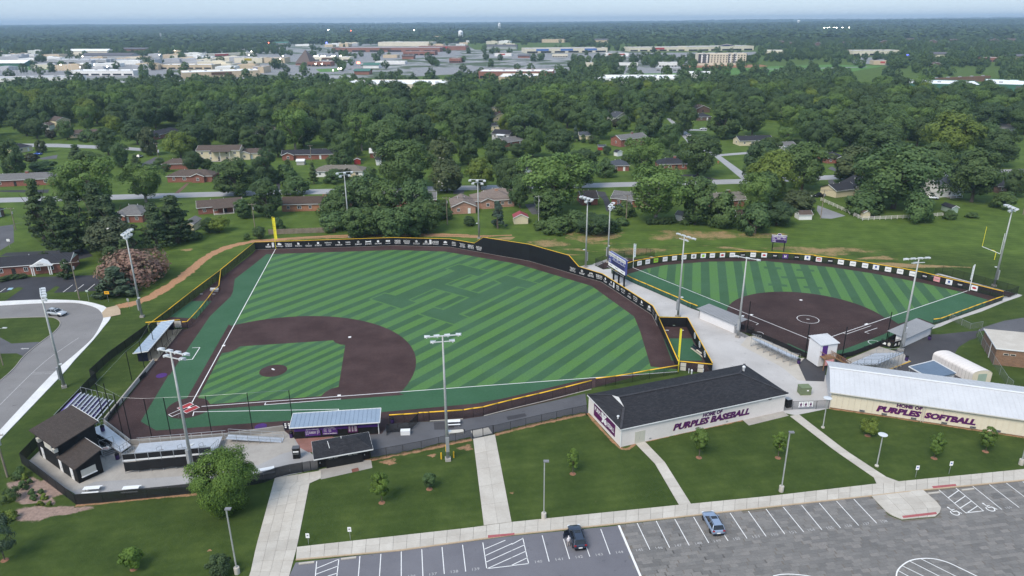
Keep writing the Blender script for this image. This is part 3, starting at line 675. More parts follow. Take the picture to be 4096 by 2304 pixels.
for k,(t,pts,mt)in enumerate((('10',[(370,590),(580,550),(570,590),(440,600)],'asphalt_mid'),('10',[(1400,655),(1560,575),(1640,585),(1440,690)],'asphalt_mid'),('10',[(0,910),(500,900),(480,935),(0,925)],'asphalt_new'),('11',[(890,880),(960,800),(990,800),(980,890)],'asphalt_dark'),('12',[(1705,748),(1850,750),(2080,800),(1980,805),(1800,770),(1700,765)],'asphalt_dark'),('12',[(835,915),(935,925),(985,1020),(985,1080),(1240,1095),(1220,1125),(950,1120),(920,1010)],'asphalt_dark'),('12',[(130,1050),(300,1040),(420,1120),(420,1150),(200,1150)],'asphalt_mid'),('13',[(500,1060),(780,1165),(640,1195),(540,1190),(490,1110)],'far_lot'),('13',[(600,690),(640,668),(680,690),(680,720)],'asphalt_mid'),('13',[(600,810),(650,800),(690,850),(620,850)],'asphalt_mid'),('11',[(1985,950),(1990,905),(2100,905),(2090,940)],'asphalt_mid'),('11',[(200,900),(210,830),(250,840),(235,905)],'asphalt_dark'))):
 sheet('driveway',GS(t,pts),.0105+.0003*k,mt)
sheet('brick_path',GS('10',[(1755,938),(1875,838),(1905,838),(1800,938)]),.008,plain('brick_path',(.15,.085,.065),.9,.2,2).name)
BXF=[(3,2,1,0),(4,5,6,7),(0,1,5,4),(1,2,6,5),(2,3,7,6),(3,0,4,7)]
BXG=[(0,1,2,3),(7,6,5,4),(0,4,5,1),(1,5,6,2),(2,6,7,3),(3,7,4,0)]
# ================================================================== ballpark materials
plain('black_metal',(.012,.012,.013),.5,.2,4,.3);plain('galv',(.42,.43,.44),.45,.12,2,.6);plain('aluminium',(.62,.63,.66),.42,.10,1.2,.55)
plain('galv_pole',(.40,.41,.40),.55,.22,.7,.25);plain('yellow_cap',(.80,.47,.03),.55,.10,1.5);plain('yellow_pole',(.84,.72,.05),.5,.06,1)
plain('black_pad',(.010,.011,.013),.55,.25,.5);plain('black_fabric',(.013,.013,.015),.8,.3,.9);plain('logo_white',(.80,.80,.80),.7,.04,1)
plain('black_block',(.011,.011,.012),.75,.35,.7);plain('block_white',(.70,.655,.63),.8,.06,.6);plain('pale_green_door',(.48,.47,.40),.7,.05,1)
plain('purple',(.085,.030,.19),.6,.1,1);plain('purple_plank',(.10,.065,.26),.5,.12,1.5);plain('plum',(.095,.010,.085),.6,.08,1);plain('text_plum',(.085,.012,.10),.7,.08,1);plain('text_gold',(.62,.42,.10),.7,.05,1)
plain('trim_white',(.74,.74,.74),.6,.06,1);plain('beige',(.55,.52,.46),.7,.08,1);plain('white_wall',(.72,.71,.72),.7,.05,.8);plain('cream_metal',(.70,.63,.50),.55,.05,.7)
plain('white_roof',(.56,.565,.585),.5,.08,.35,.05);plain('grey_roof',(.30,.30,.31),.5,.08,.5,.15);plain('blue_roof',(.30,.37,.46),.40,.08,.6,.3);plain('bluegrey_roof',(.135,.185,.255),.45,.14,.35,.2)
plain('wood_post',(.23,.19,.15),.9,.25,1.2);plain('wood_deck',(.27,.155,.085),.85,.2,1.5);plain('brown_brick_plain',(.17,.10,.06),.85,.2,1);plain('trash_purple',(.045,.022,.10),.5,.1,1)
plain('glass_dark',(.018,.022,.028),.12,.2,1,0,spec=.6);plain('silver_box',(.36,.37,.38),.5,.1,1,.3);plain('lamp_white',(.68,.69,.70),.35,.06,1,.2);plain('lime',(.30,.55,.05),.6,.05,1);plain('pink',(.72,.33,.33),.6,.1,1);plain('orange_sign',(.85,.42,.02),.5,.03,1)
plain('red_logo',(.45,.04,.05),.6,.1,1);plain('blue_logo',(.07,.12,.34),.6,.1,1);plain('grey_logo',(.22,.22,.24),.6,.1,1);plain('green_box',(.16,.20,.11),.6,.15,1);plain('white_gloss',(.78,.79,.80),.35,.05,1)
plain('scoreboard_blue',(.075,.085,.27),.5,.08,1);plain('navy_dark',(.012,.012,.03),.5,.1,1)
def see_through(name,col,cover):
 m,nt,b=newmat(name);b.inputs['Base Color'].default_value=(*col,1);b.inputs['Roughness'].default_value=.6
 t=nt.nodes.new('ShaderNodeBsdfTransparent');mx=nt.nodes.new('ShaderNodeMixShader')
 v=tc(nt,'World');s=sep(nt,v);u=mth(nt,'ADD',s[0],s[1])
 w1=mth(nt,'PINGPONG',mth(nt,'ADD',mth(nt,'MULTIPLY',u,7),mth(nt,'MULTIPLY',s[2],7)),.5);w2=mth(nt,'PINGPONG',mth(nt,'SUBTRACT',mth(nt,'MULTIPLY',u,7),mth(nt,'MULTIPLY',s[2],7)),.5)
 f=mth(nt,'MULTIPLY_ADD',mth(nt,'MINIMUM',w1,w2),-.4*cover,cover*1.06)
 o=nt.nodes['Material Output'];nt.links.new(f,mx.inputs[0]);nt.links.new(t.outputs[0],mx.inputs[1]);nt.links.new(b.outputs[0],mx.inputs[2]);nt.links.new(mx.outputs[0],o.inputs[0]);return m
see_through('chain_black',(.010,.010,.011),.36);see_through('chain_galv',(.30,.31,.31),.20);see_through('screen_black',(.011,.011,.013),.93);see_through('net_black',(.012,.012,.012),.055);see_through('mesh_soft',(.011,.011,.013),.78);see_through('mesh_green',(.02,.06,.05),.45)
def shingle(name,c0,c1,scale=1.0):
 m,nt,b=newmat(name);v=tc(nt,'Object')
 br=nt.nodes.new('ShaderNodeTexBrick');s=sep(nt,v);cmb=nt.nodes.new('ShaderNodeCombineXYZ')
 nt.links.new(mth(nt,'ADD',s[0],mth(nt,'MULTIPLY',s[1],.21)),cmb.inputs[0]);nt.links.new(mth(nt,'ADD',mth(nt,'MULTIPLY',s[2],2.4),mth(nt,'MULTIPLY',s[1],.4)),cmb.inputs[1]);nt.links.new(cmb.outputs[0],br.inputs['Vector'])
 br.inputs['Scale'].default_value=1/scale;br.inputs['Brick Width'].default_value=.55;br.inputs['Row Height'].default_value=.28;br.inputs['Mortar Size'].default_value=.018
 br.inputs['Color1'].default_value=(*c0,1);br.inputs['Color2'].default_value=(*c1,1);br.inputs['Mortar'].default_value=(*[x*.45 for x in c0],1)
 c=mixc(nt,mth(nt,'MULTIPLY',nz(nt,v,.35,4),.55),br.outputs['Color'],tuple((x+y)/2 for x,y in zip(c0,c1)))
 c=mixc(nt,ramp_node(nt,nz(nt,v,3.5,3,.8),[(.3,(.35,.35,.35)),(.7,(0,0,0))]),c,tuple(x*.5 for x in c0))
 nt.links.new(c,b.inputs['Base Color']);b.inputs['Roughness'].default_value=.9;b.inputs['Specular IOR Level'].default_value=.2
 bump(nt,b,br.outputs['Fac'],.4,.03);return m
shingle('shingle_black',(.022,.023,.028),(.048,.048,.055));shingle('shingle_ridge',(.045,.045,.052),(.075,.075,.085));shingle('shingle_brown',(.060,.048,.043),(.085,.069,.062),.8);shingle('shingle_charcoal',(.026,.027,.035),(.048,.049,.058),.7)
# ------------------------------------------------------------------ fences
def fence(name,label,pts,h,bay=2.5,mesh='chain_black',cap=None,post='black_metal',group=None,gates=(),cap_r=.11,post_r=.035,cat='fence',rail=True,z0=0,base=None):
 pts=[xy(p)for p in pts];hs=h if hasattr(h,'__len__')else[h]*len(pts)
 r=thing(name,label,cat,(pts[0].x,pts[0].y,z0),0,group);o=V(pts[0].x,pts[0].y,0)
 pm=MB().tube((0,0,0),(0,0,1),post_r,n=6).mesh(MATS[post],'post')
 for k in range(len(pts)-1):
  a,b_=pts[k],pts[k+1];L=(b_-a).length;n=max(1,round(L/bay));d=(b_-a).normalized()
  for i in range(n+(1 if k==len(pts)-2 else 0)):
   p=a.lerp(b_,i/n)-o;hh=hs[k]+(hs[k+1]-hs[k])*i/n
   link('post',pm,r,(p.x,p.y,0),None,(1,1,hh+.02))
  for i in range(n):
   p,q_=a.lerp(b_,i/n)-o+d*.04,a.lerp(b_,(i+1)/n)-o-d*.04;h0=hs[k]+(hs[k+1]-hs[k])*i/n;h1=hs[k]+(hs[k+1]-hs[k])*(i+1)/n
   nrm=V(-d.y,d.x,0)*.012
   if mesh in('screen_black','mesh_soft'):mb=MB().add([tuple(x_)for x_ in(p-nrm+V(0,0,.03),q_-nrm+V(0,0,.03),q_-nrm+V(0,0,h1-.03),p-nrm+V(0,0,h0-.03))],[(0,1,2,3)])
   else:mb=MB().poly([tuple(x_)for x_ in(p+V(0,0,.03),q_+V(0,0,.03),q_+V(0,0,h1-.03),p+V(0,0,h0-.03))])
   mb.part('mesh_panel',MATS[mesh],r,True)
  A,Bq=a-o+V(0,0,hs[k]),b_-o+V(0,0,hs[k+1])
  if cap:MB().tube(A,Bq,cap_r,n=8).part('top_cap',MATS[cap],r,True,True)
  elif rail:MB().tube(A,Bq,.025,n=6).part('top_rail',MATS[post],r,True)
  if base:MB().bar(a-o+V(0,0,.05),b_-o+V(0,0,.05),.12,.1).part('base_board',MATS[base],r,True)
 return r
def seg_at(pl,p):
 best=None
 for a,b_ in zip(pl,pl[1:]):
  d=b_-a;t=max(.001,min(.999,(p-a).dot(d)/d.length_squared));q_=a+d*t
  if best is None or(q_-p).length<best[0]:best=((q_-p).length,q_,d.normalized())
 return best[1],best[2]
# ------------------------------------------------------------------ padded outfield wall
rise0,rise1=xy(G('j',2290,150,2.62)),xy(G('j',2455,45,4.95));drop0,drop1=xy(G('k',70,135,5.05)),xy(G('k',235,325,2.6))
W2=[xy(p)for p in WALL[:5]]+[rise0,rise1,xy(WALL[5]),drop0,drop1]+[xy(p)for p in WALL[6:]]
H2=[2.42,2.5,2.62,2.62,2.62,2.62,5.0,5.15,5.05,2.6,2.42,2.36,2.45]
wr=thing('outfield_wall','long black padded outfield wall with white sponsor logos and yellow top edge','wall',tuple(W2[0]));wo_=W2[0]
for k in range(len(W2)-1):
 a,b_=W2[k],W2[k+1];L=(b_-a).length;n=max(1,round(L/3.0));d=(b_-a).normalized();nr=V(-d.y,d.x,0)*.07
 for i in range(n):
  p,q_=a.lerp(b_,i/n)-wo_+d*.004,a.lerp(b_,(i+1)/n)-wo_-d*.004;h0=H2[k]+(H2[k+1]-H2[k])*i/n;h1=H2[k]+(H2[k+1]-H2[k])*(i+1)/n
  vs=[p-nr,q_-nr,q_+nr,p+nr];vs=[tuple(x_+V(0,0,.02))for x_ in vs]+[tuple(vs[0]+V(0,0,h0)),tuple(vs[1]+V(0,0,h1)),tuple(vs[2]+V(0,0,h1)),tuple(vs[3]+V(0,0,h0))]
  MB().add(vs,BXF).part('wall_panel',MATS['black_pad'],wr,True)
 MB().bar(a-wo_+V(0,0,H2[k]+.03),b_-wo_+V(0,0,H2[k+1]+.03),.2,.075).part('top_cap',MATS['yellow_cap'],wr,True)
 MB().bar(a-wo_-V(-d.y,d.x,0)*.12+V(0,0,.035),b_-wo_-V(-d.y,d.x,0)*.12+V(0,0,.035),.08,.03).part('kerb',MATS['concrete_old'],wr,True)
def logo(t,x,y,lines,icon=None,w=2.2,z=1.25,plate=None,pl=None,wall=None,mat='logo_white',h=None,off=.085,sc=1.0):
 pl=pl or W2;root=wall or wr
 p,d=seg_at(pl,xy(G(t,x,y,z)))
 rt=d if(V(d.y,-d.x,0)).dot(V(-20,110,0)-p)>0 else-d
 out=rt.cross(V(0,0,1));c=p+out*off+V(0,0,z);up=V(0,0,1);mb=MB()
 yy=.0;H=1.35*sc;top=H/2
 if plate:
  mb.poly([tuple(c+rt*a+up*b_)for a,b_ in((-.32,-.75),(.32,-.75),(.32,.75),(-.32,.75))]);o=mb.part('distance_plate',MATS['logo_white'],root)
  m2=MB();letter(m2,'\n'.join(plate),c+out*.006,rt,up,h=1.25);m2.part('lettering',MATS['black_pad'],root);return
 if icon:
  ic=c+up*(top-.33*sc);R_=.36*sc
  P=lambda l:mb.poly([tuple(ic+rt*a*R_+up*b_*R_)for a,b_ in l])
  if icon=='circle':
   n=20;ro_,ri_=R_,R_*.78
   mb.add([tuple(ic+rt*r_*math.cos(2*PI*i/n)+up*r_*math.sin(2*PI*i/n))for r_ in(ri_,ro_)for i in range(n)],[(i,(i+1)%n,n+(i+1)%n,n+i)for i in range(n)])
   P([(-.3,-.4),(.3,-.4),(.4,.35),(0,.5),(-.4,.2)])
  elif icon=='disc':P([(math.cos(2*PI*i/16),math.sin(2*PI*i/16))for i in range(16)])
  elif icon=='house':P([(-2.0,-.2),(2.0,-.2),(0,1.0)]);P([(-1.3,-.95),(1.3,-.95),(1.3,-.3),(-1.3,-.3)])
  elif icon=='bank':P([(-1.1,.3),(1.1,.3),(0,1)]);[P([(a,-.8),(a+.35,-.8),(a+.35,.2),(a,.2)])for a in(-.95,-.4,.1,.6)];P([(-1.2,-1.05),(1.2,-1.05),(1.2,-.85),(-1.2,-.85)])
  elif icon=='spire':P([(-.18,-.8),(.18,-.8),(0,1.1)]);P([(-.45,-.8),(.45,-.8),(.3,-.3),(-.3,-.3)])
  elif icon=='square':P([(-.9,-.9),(.9,-.9),(.9,.2),(-.2,.95),(-.9,.95)])
  elif icon=='bird':P([(-.9,-.5),(-.3,-.9),(.5,-.8),(.9,.1),(.5,.2),(.45,.9),(.1,.8),(.05,.1),(-.4,-.1),(-.7,.4)])
  elif icon=='building':P([(-1.6,-1),(1.6,-1),(1.6,.2),(-.5,1.2),(-1.6,.6)])
  elif icon=='crown':[P([(a-.5,-.7),(a+.5,-.7),(a+.6,.4),(a,.9),(a-.6,.4)])for a in(-1.25,0,1.25)]
  elif icon=='tree':P([(-.8,-.1),(-.4,-.3),(.4,-.3),(.9,.1),(.7,.8),(0,1.1),(-.7,.8)]);P([(-.12,-1),(.12,-1),(.12,-.35),(-.12,-.35)])
  elif icon=='bolt':P([(-.2,-1),(.6,.15),(.1,.15),(.4,1),(-.6,-.05),(-.05,-.05)])
  elif icon=='bow':P([(-2.6,-.9),(-1.2,-.45),(1.2,-.45),(2.6,-.9),(2.2,0),(2.6,.9),(1.2,.45),(-1.2,.45),(-2.6,.9),(-2.2,0)])
  elif icon=='peaks':P([(-2,-.6),(-1,.6),(-.3,-.1),(.4,.9),(2,-.6),(.4,.5),(-.3,-.5),(-1,.25)])
  elif icon=='fish':P([(-1.4,.7),(-.2,.3),(.2,-.6),(.9,-.9),(1.2,0),(.6,.8),(.2,1),(-.2,.6)])
  top-=.8*sc
 n=max(1,len(lines));tot=top+H/2;lh=tot/n
 for i,l in enumerate(lines):
  cy=top-lh*(i+.5)
  if l.startswith('-'):mb.poly([tuple(c+rt*a+up*(cy+b_))for a,b_ in((-w*.42,-.045),(w*.42,-.045),(w*.42,.045),(-w*.42,.045))])
  elif l.startswith('='):
   ww=w*.36
   for s_ in range(7):x0=-ww+2*ww*s_/7;mb.poly([tuple(c+rt*a+up*(cy+b_))for a,b_ in((x0,-.07),(x0+ww*.22,-.07),(x0+ww*.22,.07),(x0,.07))])
  else:letter(mb,l,c+up*cy,rt,up,w=w*(.95 if len(l)>3 else .62),h=min(lh*.8,.62*sc if len(l)>3 else .8*sc),bold=.012)
 if mb.f:mb.part('sponsor_logo',MATS[mat],root)
for a in(('i',340,270,['=','-','='],'bird'),('i',470,245,[],None,2,1.4,'325'),('i',635,260,['Design'],'building'),('i',860,260,['Professional','TILE SERVICE']),('i',1120,250,['Builders','FirstSource'],'square'),('i',1380,245,['Independence','bank','-'],'spire'),('i',1630,230,['DOUBLE DOGS','EAT. DRINK. BARK.'],'disc'),('i',1890,225,["Rafferty's",'=']),('i',2160,215,['EL MAZATLAN'],'fish'),('i',2405,200,['HG','=']),('j',155,140,['SUBWAY'],'circle'),('j',340,130,['SONIC'],'bow'),('j',520,125,['SLIM CHICKENS'],'disc'),('j',700,120,['='],'crown'),('j',880,115,['DIAMOND','SCREW','PRODUCTS']),('j',1055,120,['Neal Turner','Realty','-','=']),('j',1230,125,['Drobocky','Orthodontics'],'circle'),('j',1408,130,['Magnolia','BANK & TRUST'],'bank'),('j',1490,115,[],None,2,1.5,'385'),('j',1583,130,['VISION','BUILDERS','-']),('j',1760,140,['='],'house'),('j',1933,155,['PPD','=','=']),('j',2085,185,['Edward Jones','=','-','KURT ISLETT']),('j',2240,210,['SMILEY','BARN','Pawn Shop']),('j',2393,235,['Goff Law','Firm','-','=']),('k',145,370,['Morgan Stanley','-','The','Kilgore Pruden','Group']),('k',290,420,['WOODS','='],'circle'),('k',440,465,['JB','ELECTRIC']),('k',590,500,['McElectric','270-842-8133','-']),('k',710,550,['Cole','='],'disc'),('k',800,615,['Bank'],'tree'),('k',850,640,[],None,2,1.3,'375'),('k',900,690,['B','=','=']),('k',1000,745,['KEY OIL','='],),('k',1105,815,['=','-'],'peaks'),('k',1205,880,['STIFEL','-','=']),('k',1312,950,['='],'square'),('k',1420,1035,['=','-'],'house'),('k',1508,1105,['-','-']),('k',1548,1185,[],None,2,1.3,'330')):
 logo(*a)
# ------------------------------------------------------------------ other fences of the baseball park
bA,bB,bC,bD=[G('f',*p)for p in((130,480),(560,487),(938,1200),(420,1150))]
def solid_wall(name,label,pts,h,cap='yellow_cap',panel='black_pad',bay=2.5):
 pts=[xy(p)for p in pts];r=thing(name,label,'wall',tuple(pts[0]));o=pts[0]
 for a,b_ in zip(pts,pts[1:]):
  L=(b_-a).length;n=max(1,round(L/bay));d=(b_-a).normalized()
  for i in range(n):
   p,q_=a.lerp(b_,i/n)-o+d*.005,a.lerp(b_,(i+1)/n)-o-d*.005
   MB().bar(p+V(0,0,h/2),q_+V(0,0,h/2),.1,h-.02).part('wall_panel',MATS[panel],r,True)
  if cap:MB().bar(a-o+V(0,0,h+.03),b_-o+V(0,0,h+.03),.16,.08).part('top_cap',MATS[cap],r,True)
 return r
bw_=solid_wall('bullpen_wall','black padded wall with yellow edge and round white emblems around right bullpen',[bA,bB,bC],2.35)
for x,y in((675,618),(745,752),(820,898)):
 p,d=seg_at([xy(bB),xy(bC)],xy(G('f',x,y,1.5)));out=V(d.y,-d.x,0);c=p+out*.07+V(0,0,1.5)if out.x<0 else p-out*.07+V(0,0,1.5)
 mb=MB().poly([tuple(c+d*.75*math.cos(a)+V(0,0,.75*math.sin(a)))for a in[2*PI*i/24 for i in range(24)]]);e_=mb.part('emblem',MATS['logo_white'],bw_)
 mb=MB();c2=c+(out if out.x<0 else-out)*.006
 for dy in(-.35,0,.35):pl_=[c2+d*(.55-.15*abs(dy))*s_+V(0,0,dy+.1*s_)for s_ in(-1,1)];mb.bar(pl_[0],pl_[1],.01,.1)
 mb.part('emblem_mark',MATS['black_pad'],bw_)
fence('bullpen_fence','black mesh fence with yellow cap between right field and its bullpen',[bA,bD],2.1,1.6,'mesh_soft','yellow_cap')
fence('bullpen_gate','black gate fence with yellow cap closing the right bullpen',[bD,bC],2.1,2.3,'chain_black','yellow_cap')
for x,y,l in((505,1125,'left white board on the right bullpen gate'),(770,1110,'right white board on the right bullpen gate')):
 p,d=seg_at([xy(bD),xy(bC)],xy(G('f',x,y,1.0)));n_=V(d.y,-d.x,0)
 mb=MB().bar(p+n_*.1-d*.55+V(0,0,1.45),p+n_*.1+d*.55+V(0,0,1.45),.04,.8).bar(p+n_*.1-d*.55+V(0,0,.55),p+n_*.1+d*.55+V(0,0,.55),.04,.8);single('gate_board',mb,MATS['beige'],l,'board',tuple(p),'white boards on the gates')
f1=mixed('d',(1187,298),(2070,98))+mixed('e',(75,412))
fence('right_foul_fence','black mesh fence with thick yellow cap along the right foul line',mixed('d',(1187,298),(1352,255),(1512,215),(1667,178),(1822,142),(2120,68),'e',(78,420)),1.9,2.6,'chain_black','yellow_cap',base='concrete')
fence('cage_fence','black fence with yellow cap behind the long baseball building',mixed('e',(130,400),(372,370),(582,335),(788,295),(1140,235)),2.0,2.6,'chain_black','yellow_cap')
fence('dugout_side_fence','black fence with yellow cap right of the first base dugout',mixed('d',(570,357),(950,332)),1.85,2.4,'chain_black','yellow_cap',base='concrete')
fence('double_gate','pair of black gates with yellow caps in the right foul fence',mixed('d',(962,330),(1070,312),(1185,298)),1.85,2.6,'chain_black','yellow_cap')
fence('small_field_gate','narrow black gates with yellow caps beside the hinged screen',mixed('d',(447,362),(505,358),(562,357)),1.8,1,'chain_black','yellow_cap')
fence('dugout_corner_fence','short black fence with yellow cap next to first base dugout',mixed('d',(112,385),(278,375),(437,365)),1.75,2.6,'chain_black','yellow_cap')
fence('screened_pen','black screened enclosure on the asphalt beside first base dugout',mixed('d',(80,520),(82,490),(205,482),(340,470),(437,368)),1.75,2.4,'mesh_soft',None)
fence('lawn_fence','plain black chain link fence between asphalt apron and front lawn',mixed('c',(1760,1065),'d',(75,765),(265,730),(475,688),(675,643),(868,600),(1060,556)),1.75,9,'chain_black',None)
fence('walk_gate','black double gate across the middle concrete walk',mixed('d',(1062,558),(1180,535),(1297,508)),1.8,3,'chain_black',None,cat='gate',post_r=.06)
fence('lawn_fence_right','black chain link fence from the walk gate to the baseball building',mixed('d',(1300,508),(1495,462),(1670,422),(1848,380),(2022,343),(2200,302),(2365,268)),1.75,9,'chain_black',None)
lfT=mixed('20',(2440,275));LFC=xy(WALL[0])
fence('left_field_fence','long black screened fence with yellow cap along left field',[LFC]+mixed('20',(2140,512),(1880,705),(1640,890),(1450,1030)),[2.42,2.4,2.2,2.0,1.85],2.5,'mesh_soft','yellow_cap',cap_r=.09)
fence('left_bullpen_fence','black fence with yellow cap enclosing the left field bullpen',mixed('20',(2145,510),(2125,655),(2075,695),(2020,770),(1940,870),(1860,955),(1815,1000)),[2.4,2.0,1.9,1.85,1.8,1.75,1.7],2.5,'chain_black','yellow_cap',cap_r=.09)
fence('left_bullpen_gate','short black gate with yellow cap by third base dugout',mixed('20',(1812,1000),(1770,1003)),1.75,2,'chain_black','yellow_cap',cat='gate')
fence('dugout_cross_fence','black fence with yellow cap behind the third base dugout',mixed('20',(1425,1030),(1540,1020),(1640,1012),(1755,1003)),2.3,3,'chain_black','yellow_cap')
for x,y,l in((1552,975,'left beige board on the fence behind third base dugout'),(1718,960,'right beige board on the fence behind third base dugout')):
 c=G('20',x,y,1.3);mb=MB().box((c.x,c.y,1.75),(1.5,.05,.8)).box((c.x,c.y,.9),(1.5,.05,.8));single('gate_board',mb,MATS['beige'],l,'board',(c.x,c.y-.1,0),'white boards on the gates')
fence('road_fence','tall black screened fence along the curved road behind third base',mixed('20',(1432,1035),(1060,1310),(880,1480),'30',(700,45),(590,160),(300,490),(160,640)),[1.9,1.9,1.9,2.0,2.0,2.0,2.0],3,'screen_black',None)
fence('corner_fence','black screened fence behind the black press box by the mulch bed',mixed('30',(160,640),(350,782),(550,935)),[2.0,1.85,1.8],3,'screen_black',None)
fence('front_fence','black screened fence along the lawn in front of the grandstand',mixed('30',(550,935),(747,920),(908,903),(1066,888),(1223,872),(1380,855),'31',(0,790),(60,775),(152,738),(248,715),(337,700)),1.8,6,'screen_black',None)
fence('plaza_gate','black gate beside the restroom block with the dark shingle roof',mixed('31',(340,700),(397,690),(452,684)),1.8,3,'mesh_soft',None,cat='gate',post_r=.05)
fence('field_wall_left','low dark wall with pale top along the third base side',mixed('30',(1055,0),(945,100),(785,335)),.8,3,'screen_black',None,cat='wall')
single('concrete_kerb_wall',MB().bar(G('20',1505,1330)+V(-.35,0,.45),G('30',770,345)+V(-.35,0,.45),.25,.9),MATS['concrete_old'],'long low concrete wall between third base clay and grass strip','wall',tuple(G('30',900,170)))
mb=MB()
pts=mixed('b',(130,190),(460,450),(1690,365),(2440,262),'c',(70,495))
for a,b_ in zip(pts,pts[1:]):mb.bar(a+V(0,0,.5),b_+V(0,0,.5),.25,1.0)
single('backstop_wall',mb,MATS['concrete_old'],'low brown concrete wall behind home plate below the railings','wall',tuple(pts[0]))
# ------------------------------------------------------------------ foul poles
def foul_pole(label,base,h,mat,wing,side):
 r=thing('foul_pole',label,'foul pole',tuple(base),0,'foul poles')
 MB().tube((0,0,0),(0,0,h),.11,n=10).part('pole',MATS[mat],r,True)
 s_=side.normalized();a=s_*.12;b_=s_*.75
 MB().bar(a+V(0,0,3.0),b_+V(0,0,3.2),.05).bar(b_+V(0,0,3.2),b_+V(0,0,h-.2),.05).bar(a+V(0,0,h-.02),b_+V(0,0,h-.2),.05).part('wing_frame',MATS[mat],r,True)
 for k in range(5):
  z0=3.15+(h-3.4)*k/5;z1=3.15+(h-3.4)*(k+1)/5-.06
  MB().bar(s_*.13+V(0,0,(z0+z1)/2),s_*.72+V(0,0,(z0+z1)/2),.02,z1-z0).part('wing_panel',MATS[mat],r,True)
foul_pole('tall yellow foul pole at the left field corner',FOULP+V(.1,.2,0),10.4,'yellow_pole',1,EX)
foul_pole('tall yellow foul pole by the right field bullpen',RFP,9.4,'yellow_pole',1,EY)
foul_pole('white foul pole at the left end of the softball outfield',G('l',102,292),7.2,'white_gloss',1,SX);foul_pole('white foul pole at the right end of the softball outfield',G('m',1945,468),7.2,'white_gloss',1,-SX)
# ------------------------------------------------------------------ stadium lights
def sports_light(label,base,h,face,n_top=4,n_low=2,box=True):
 r=thing('stadium_light',label,'light pole',tuple(base),math.atan2(face.y,face.x)-PI/2,'tall stadium lights')
 MB().box((0,0,.25),(.9,.9,.5)).part('footing',MATS['concrete_old'],r,True)
 MB().tube((0,0,.5),(0,0,h),.28,.13,n=10).part('pole',MATS['galv_pole'],r,True,True)
 W=2.4;MB().bar((-W,0,h),(W,0,h),.14).part('crossarm',MATS['lamp_white'],r,True)
 if n_low:MB().bar((-1.5,0,h-.95),(1.5,0,h-.95),.12).part('crossarm',MATS['lamp_white'],r,True)
 lm=MB().add([(-.34,-.1,.08),(.34,-.1,.08),(.34,.12,.22),(-.34,.12,.22),(-.45,.65,-.32),(.45,.65,-.32),(.45,.75,.12),(-.45,.75,.12)],[(0,1,2,3),(4,7,6,5),(0,4,5,1),(3,2,6,7),(0,3,7,4),(1,5,6,2)]).box((0,-.05,.1),(.2,.35,.25)).mesh(MATS['lamp_white'],'lamp_head')
 for n,zz,w in((n_top,h,W),(n_low,h-.95,1.5)):
  for i in range(n):x=-w+2*w*i/max(1,n-1)if n>1 else 0;link('lamp_head',lm,r,(x,.12,zz-.2),(0,0,random.uniform(-.15,.15)))
 if box:MB().box((.0,-.42,3.2),(.55,.3,2.6)).part('control_box',MATS['silver_box'],r,True);MB().box((.5,.3,5.2),(.5,.5,.16)).bar((0,0,5.2),(.5,.3,5.2),.08).part('small_floodlight',MATS['lamp_white'],r,True)
 return r
CB=B(45,45);CS=S(28,28)
for lab,t,b_,tp,tgt,nt_,nl in(('tall stadium light with four yellow bollards at its foot on the lawn','D',(1127,1158),(1113,845),CB,4,2),('tall stadium light standing behind the main grandstand','D',(487,1190),(440,885),CB,4,2),('tall stadium light beside the curved road and black road fence','D',(162,975),(113,735),CB,4,2),('tall stadium light on the grass beside the dirt track','D',(358,798),(322,583),CB,4,3),('tall stadium light behind left centre field in front of the vine covered trees','D',(880,598),(865,433),CB,3,2),('tall stadium light behind centre field where the wall steps up','D',(1205,600),(1200,452),CB,3,2),('tall stadium light behind the high black wall','D',(1473,672),(1472,497),CB,4,1),('tall stadium light just left of the blue baseball scoreboard','22',(925,360),(940,-50),CS,3,2),('tall stadium light on the gravel beside the right bullpen','22',(1602,890),(1650,105),CS,4,1),('tall stadium light at the end of the white third base softball dugout','22',(2180,1085),(2262,318),CS,3,0),('tall stadium light by the softball bleacher and right dugout','g',(1722,850),(2120,-560),CS,4,1),('tall stadium light near the goal posts and the right softball fence','D',(2500,720),(2540,520),CS,4,1)):
 p=G(t,*b_);hh=HT(t,*tp,p);sports_light(lab,p,max(17.5,min(22.5,hh)),tgt-p,nt_,nl)
for(x,y),l in zip(((703,790),(757,700),(785,800),(845,775)),('leftmost','rear','front','rightmost')):
 p=G('d',x,y);single('bollard',MB().tube((0,0,0),(0,0,1.15),.11,n=10).lathe([(.11,1.15),(.08,1.21),(.02,1.23)],10),MATS['yellow_cap'],'%s of the four yellow bollards around the light pole on the lawn'%l,'bollard',tuple(p),'yellow bollards',True)
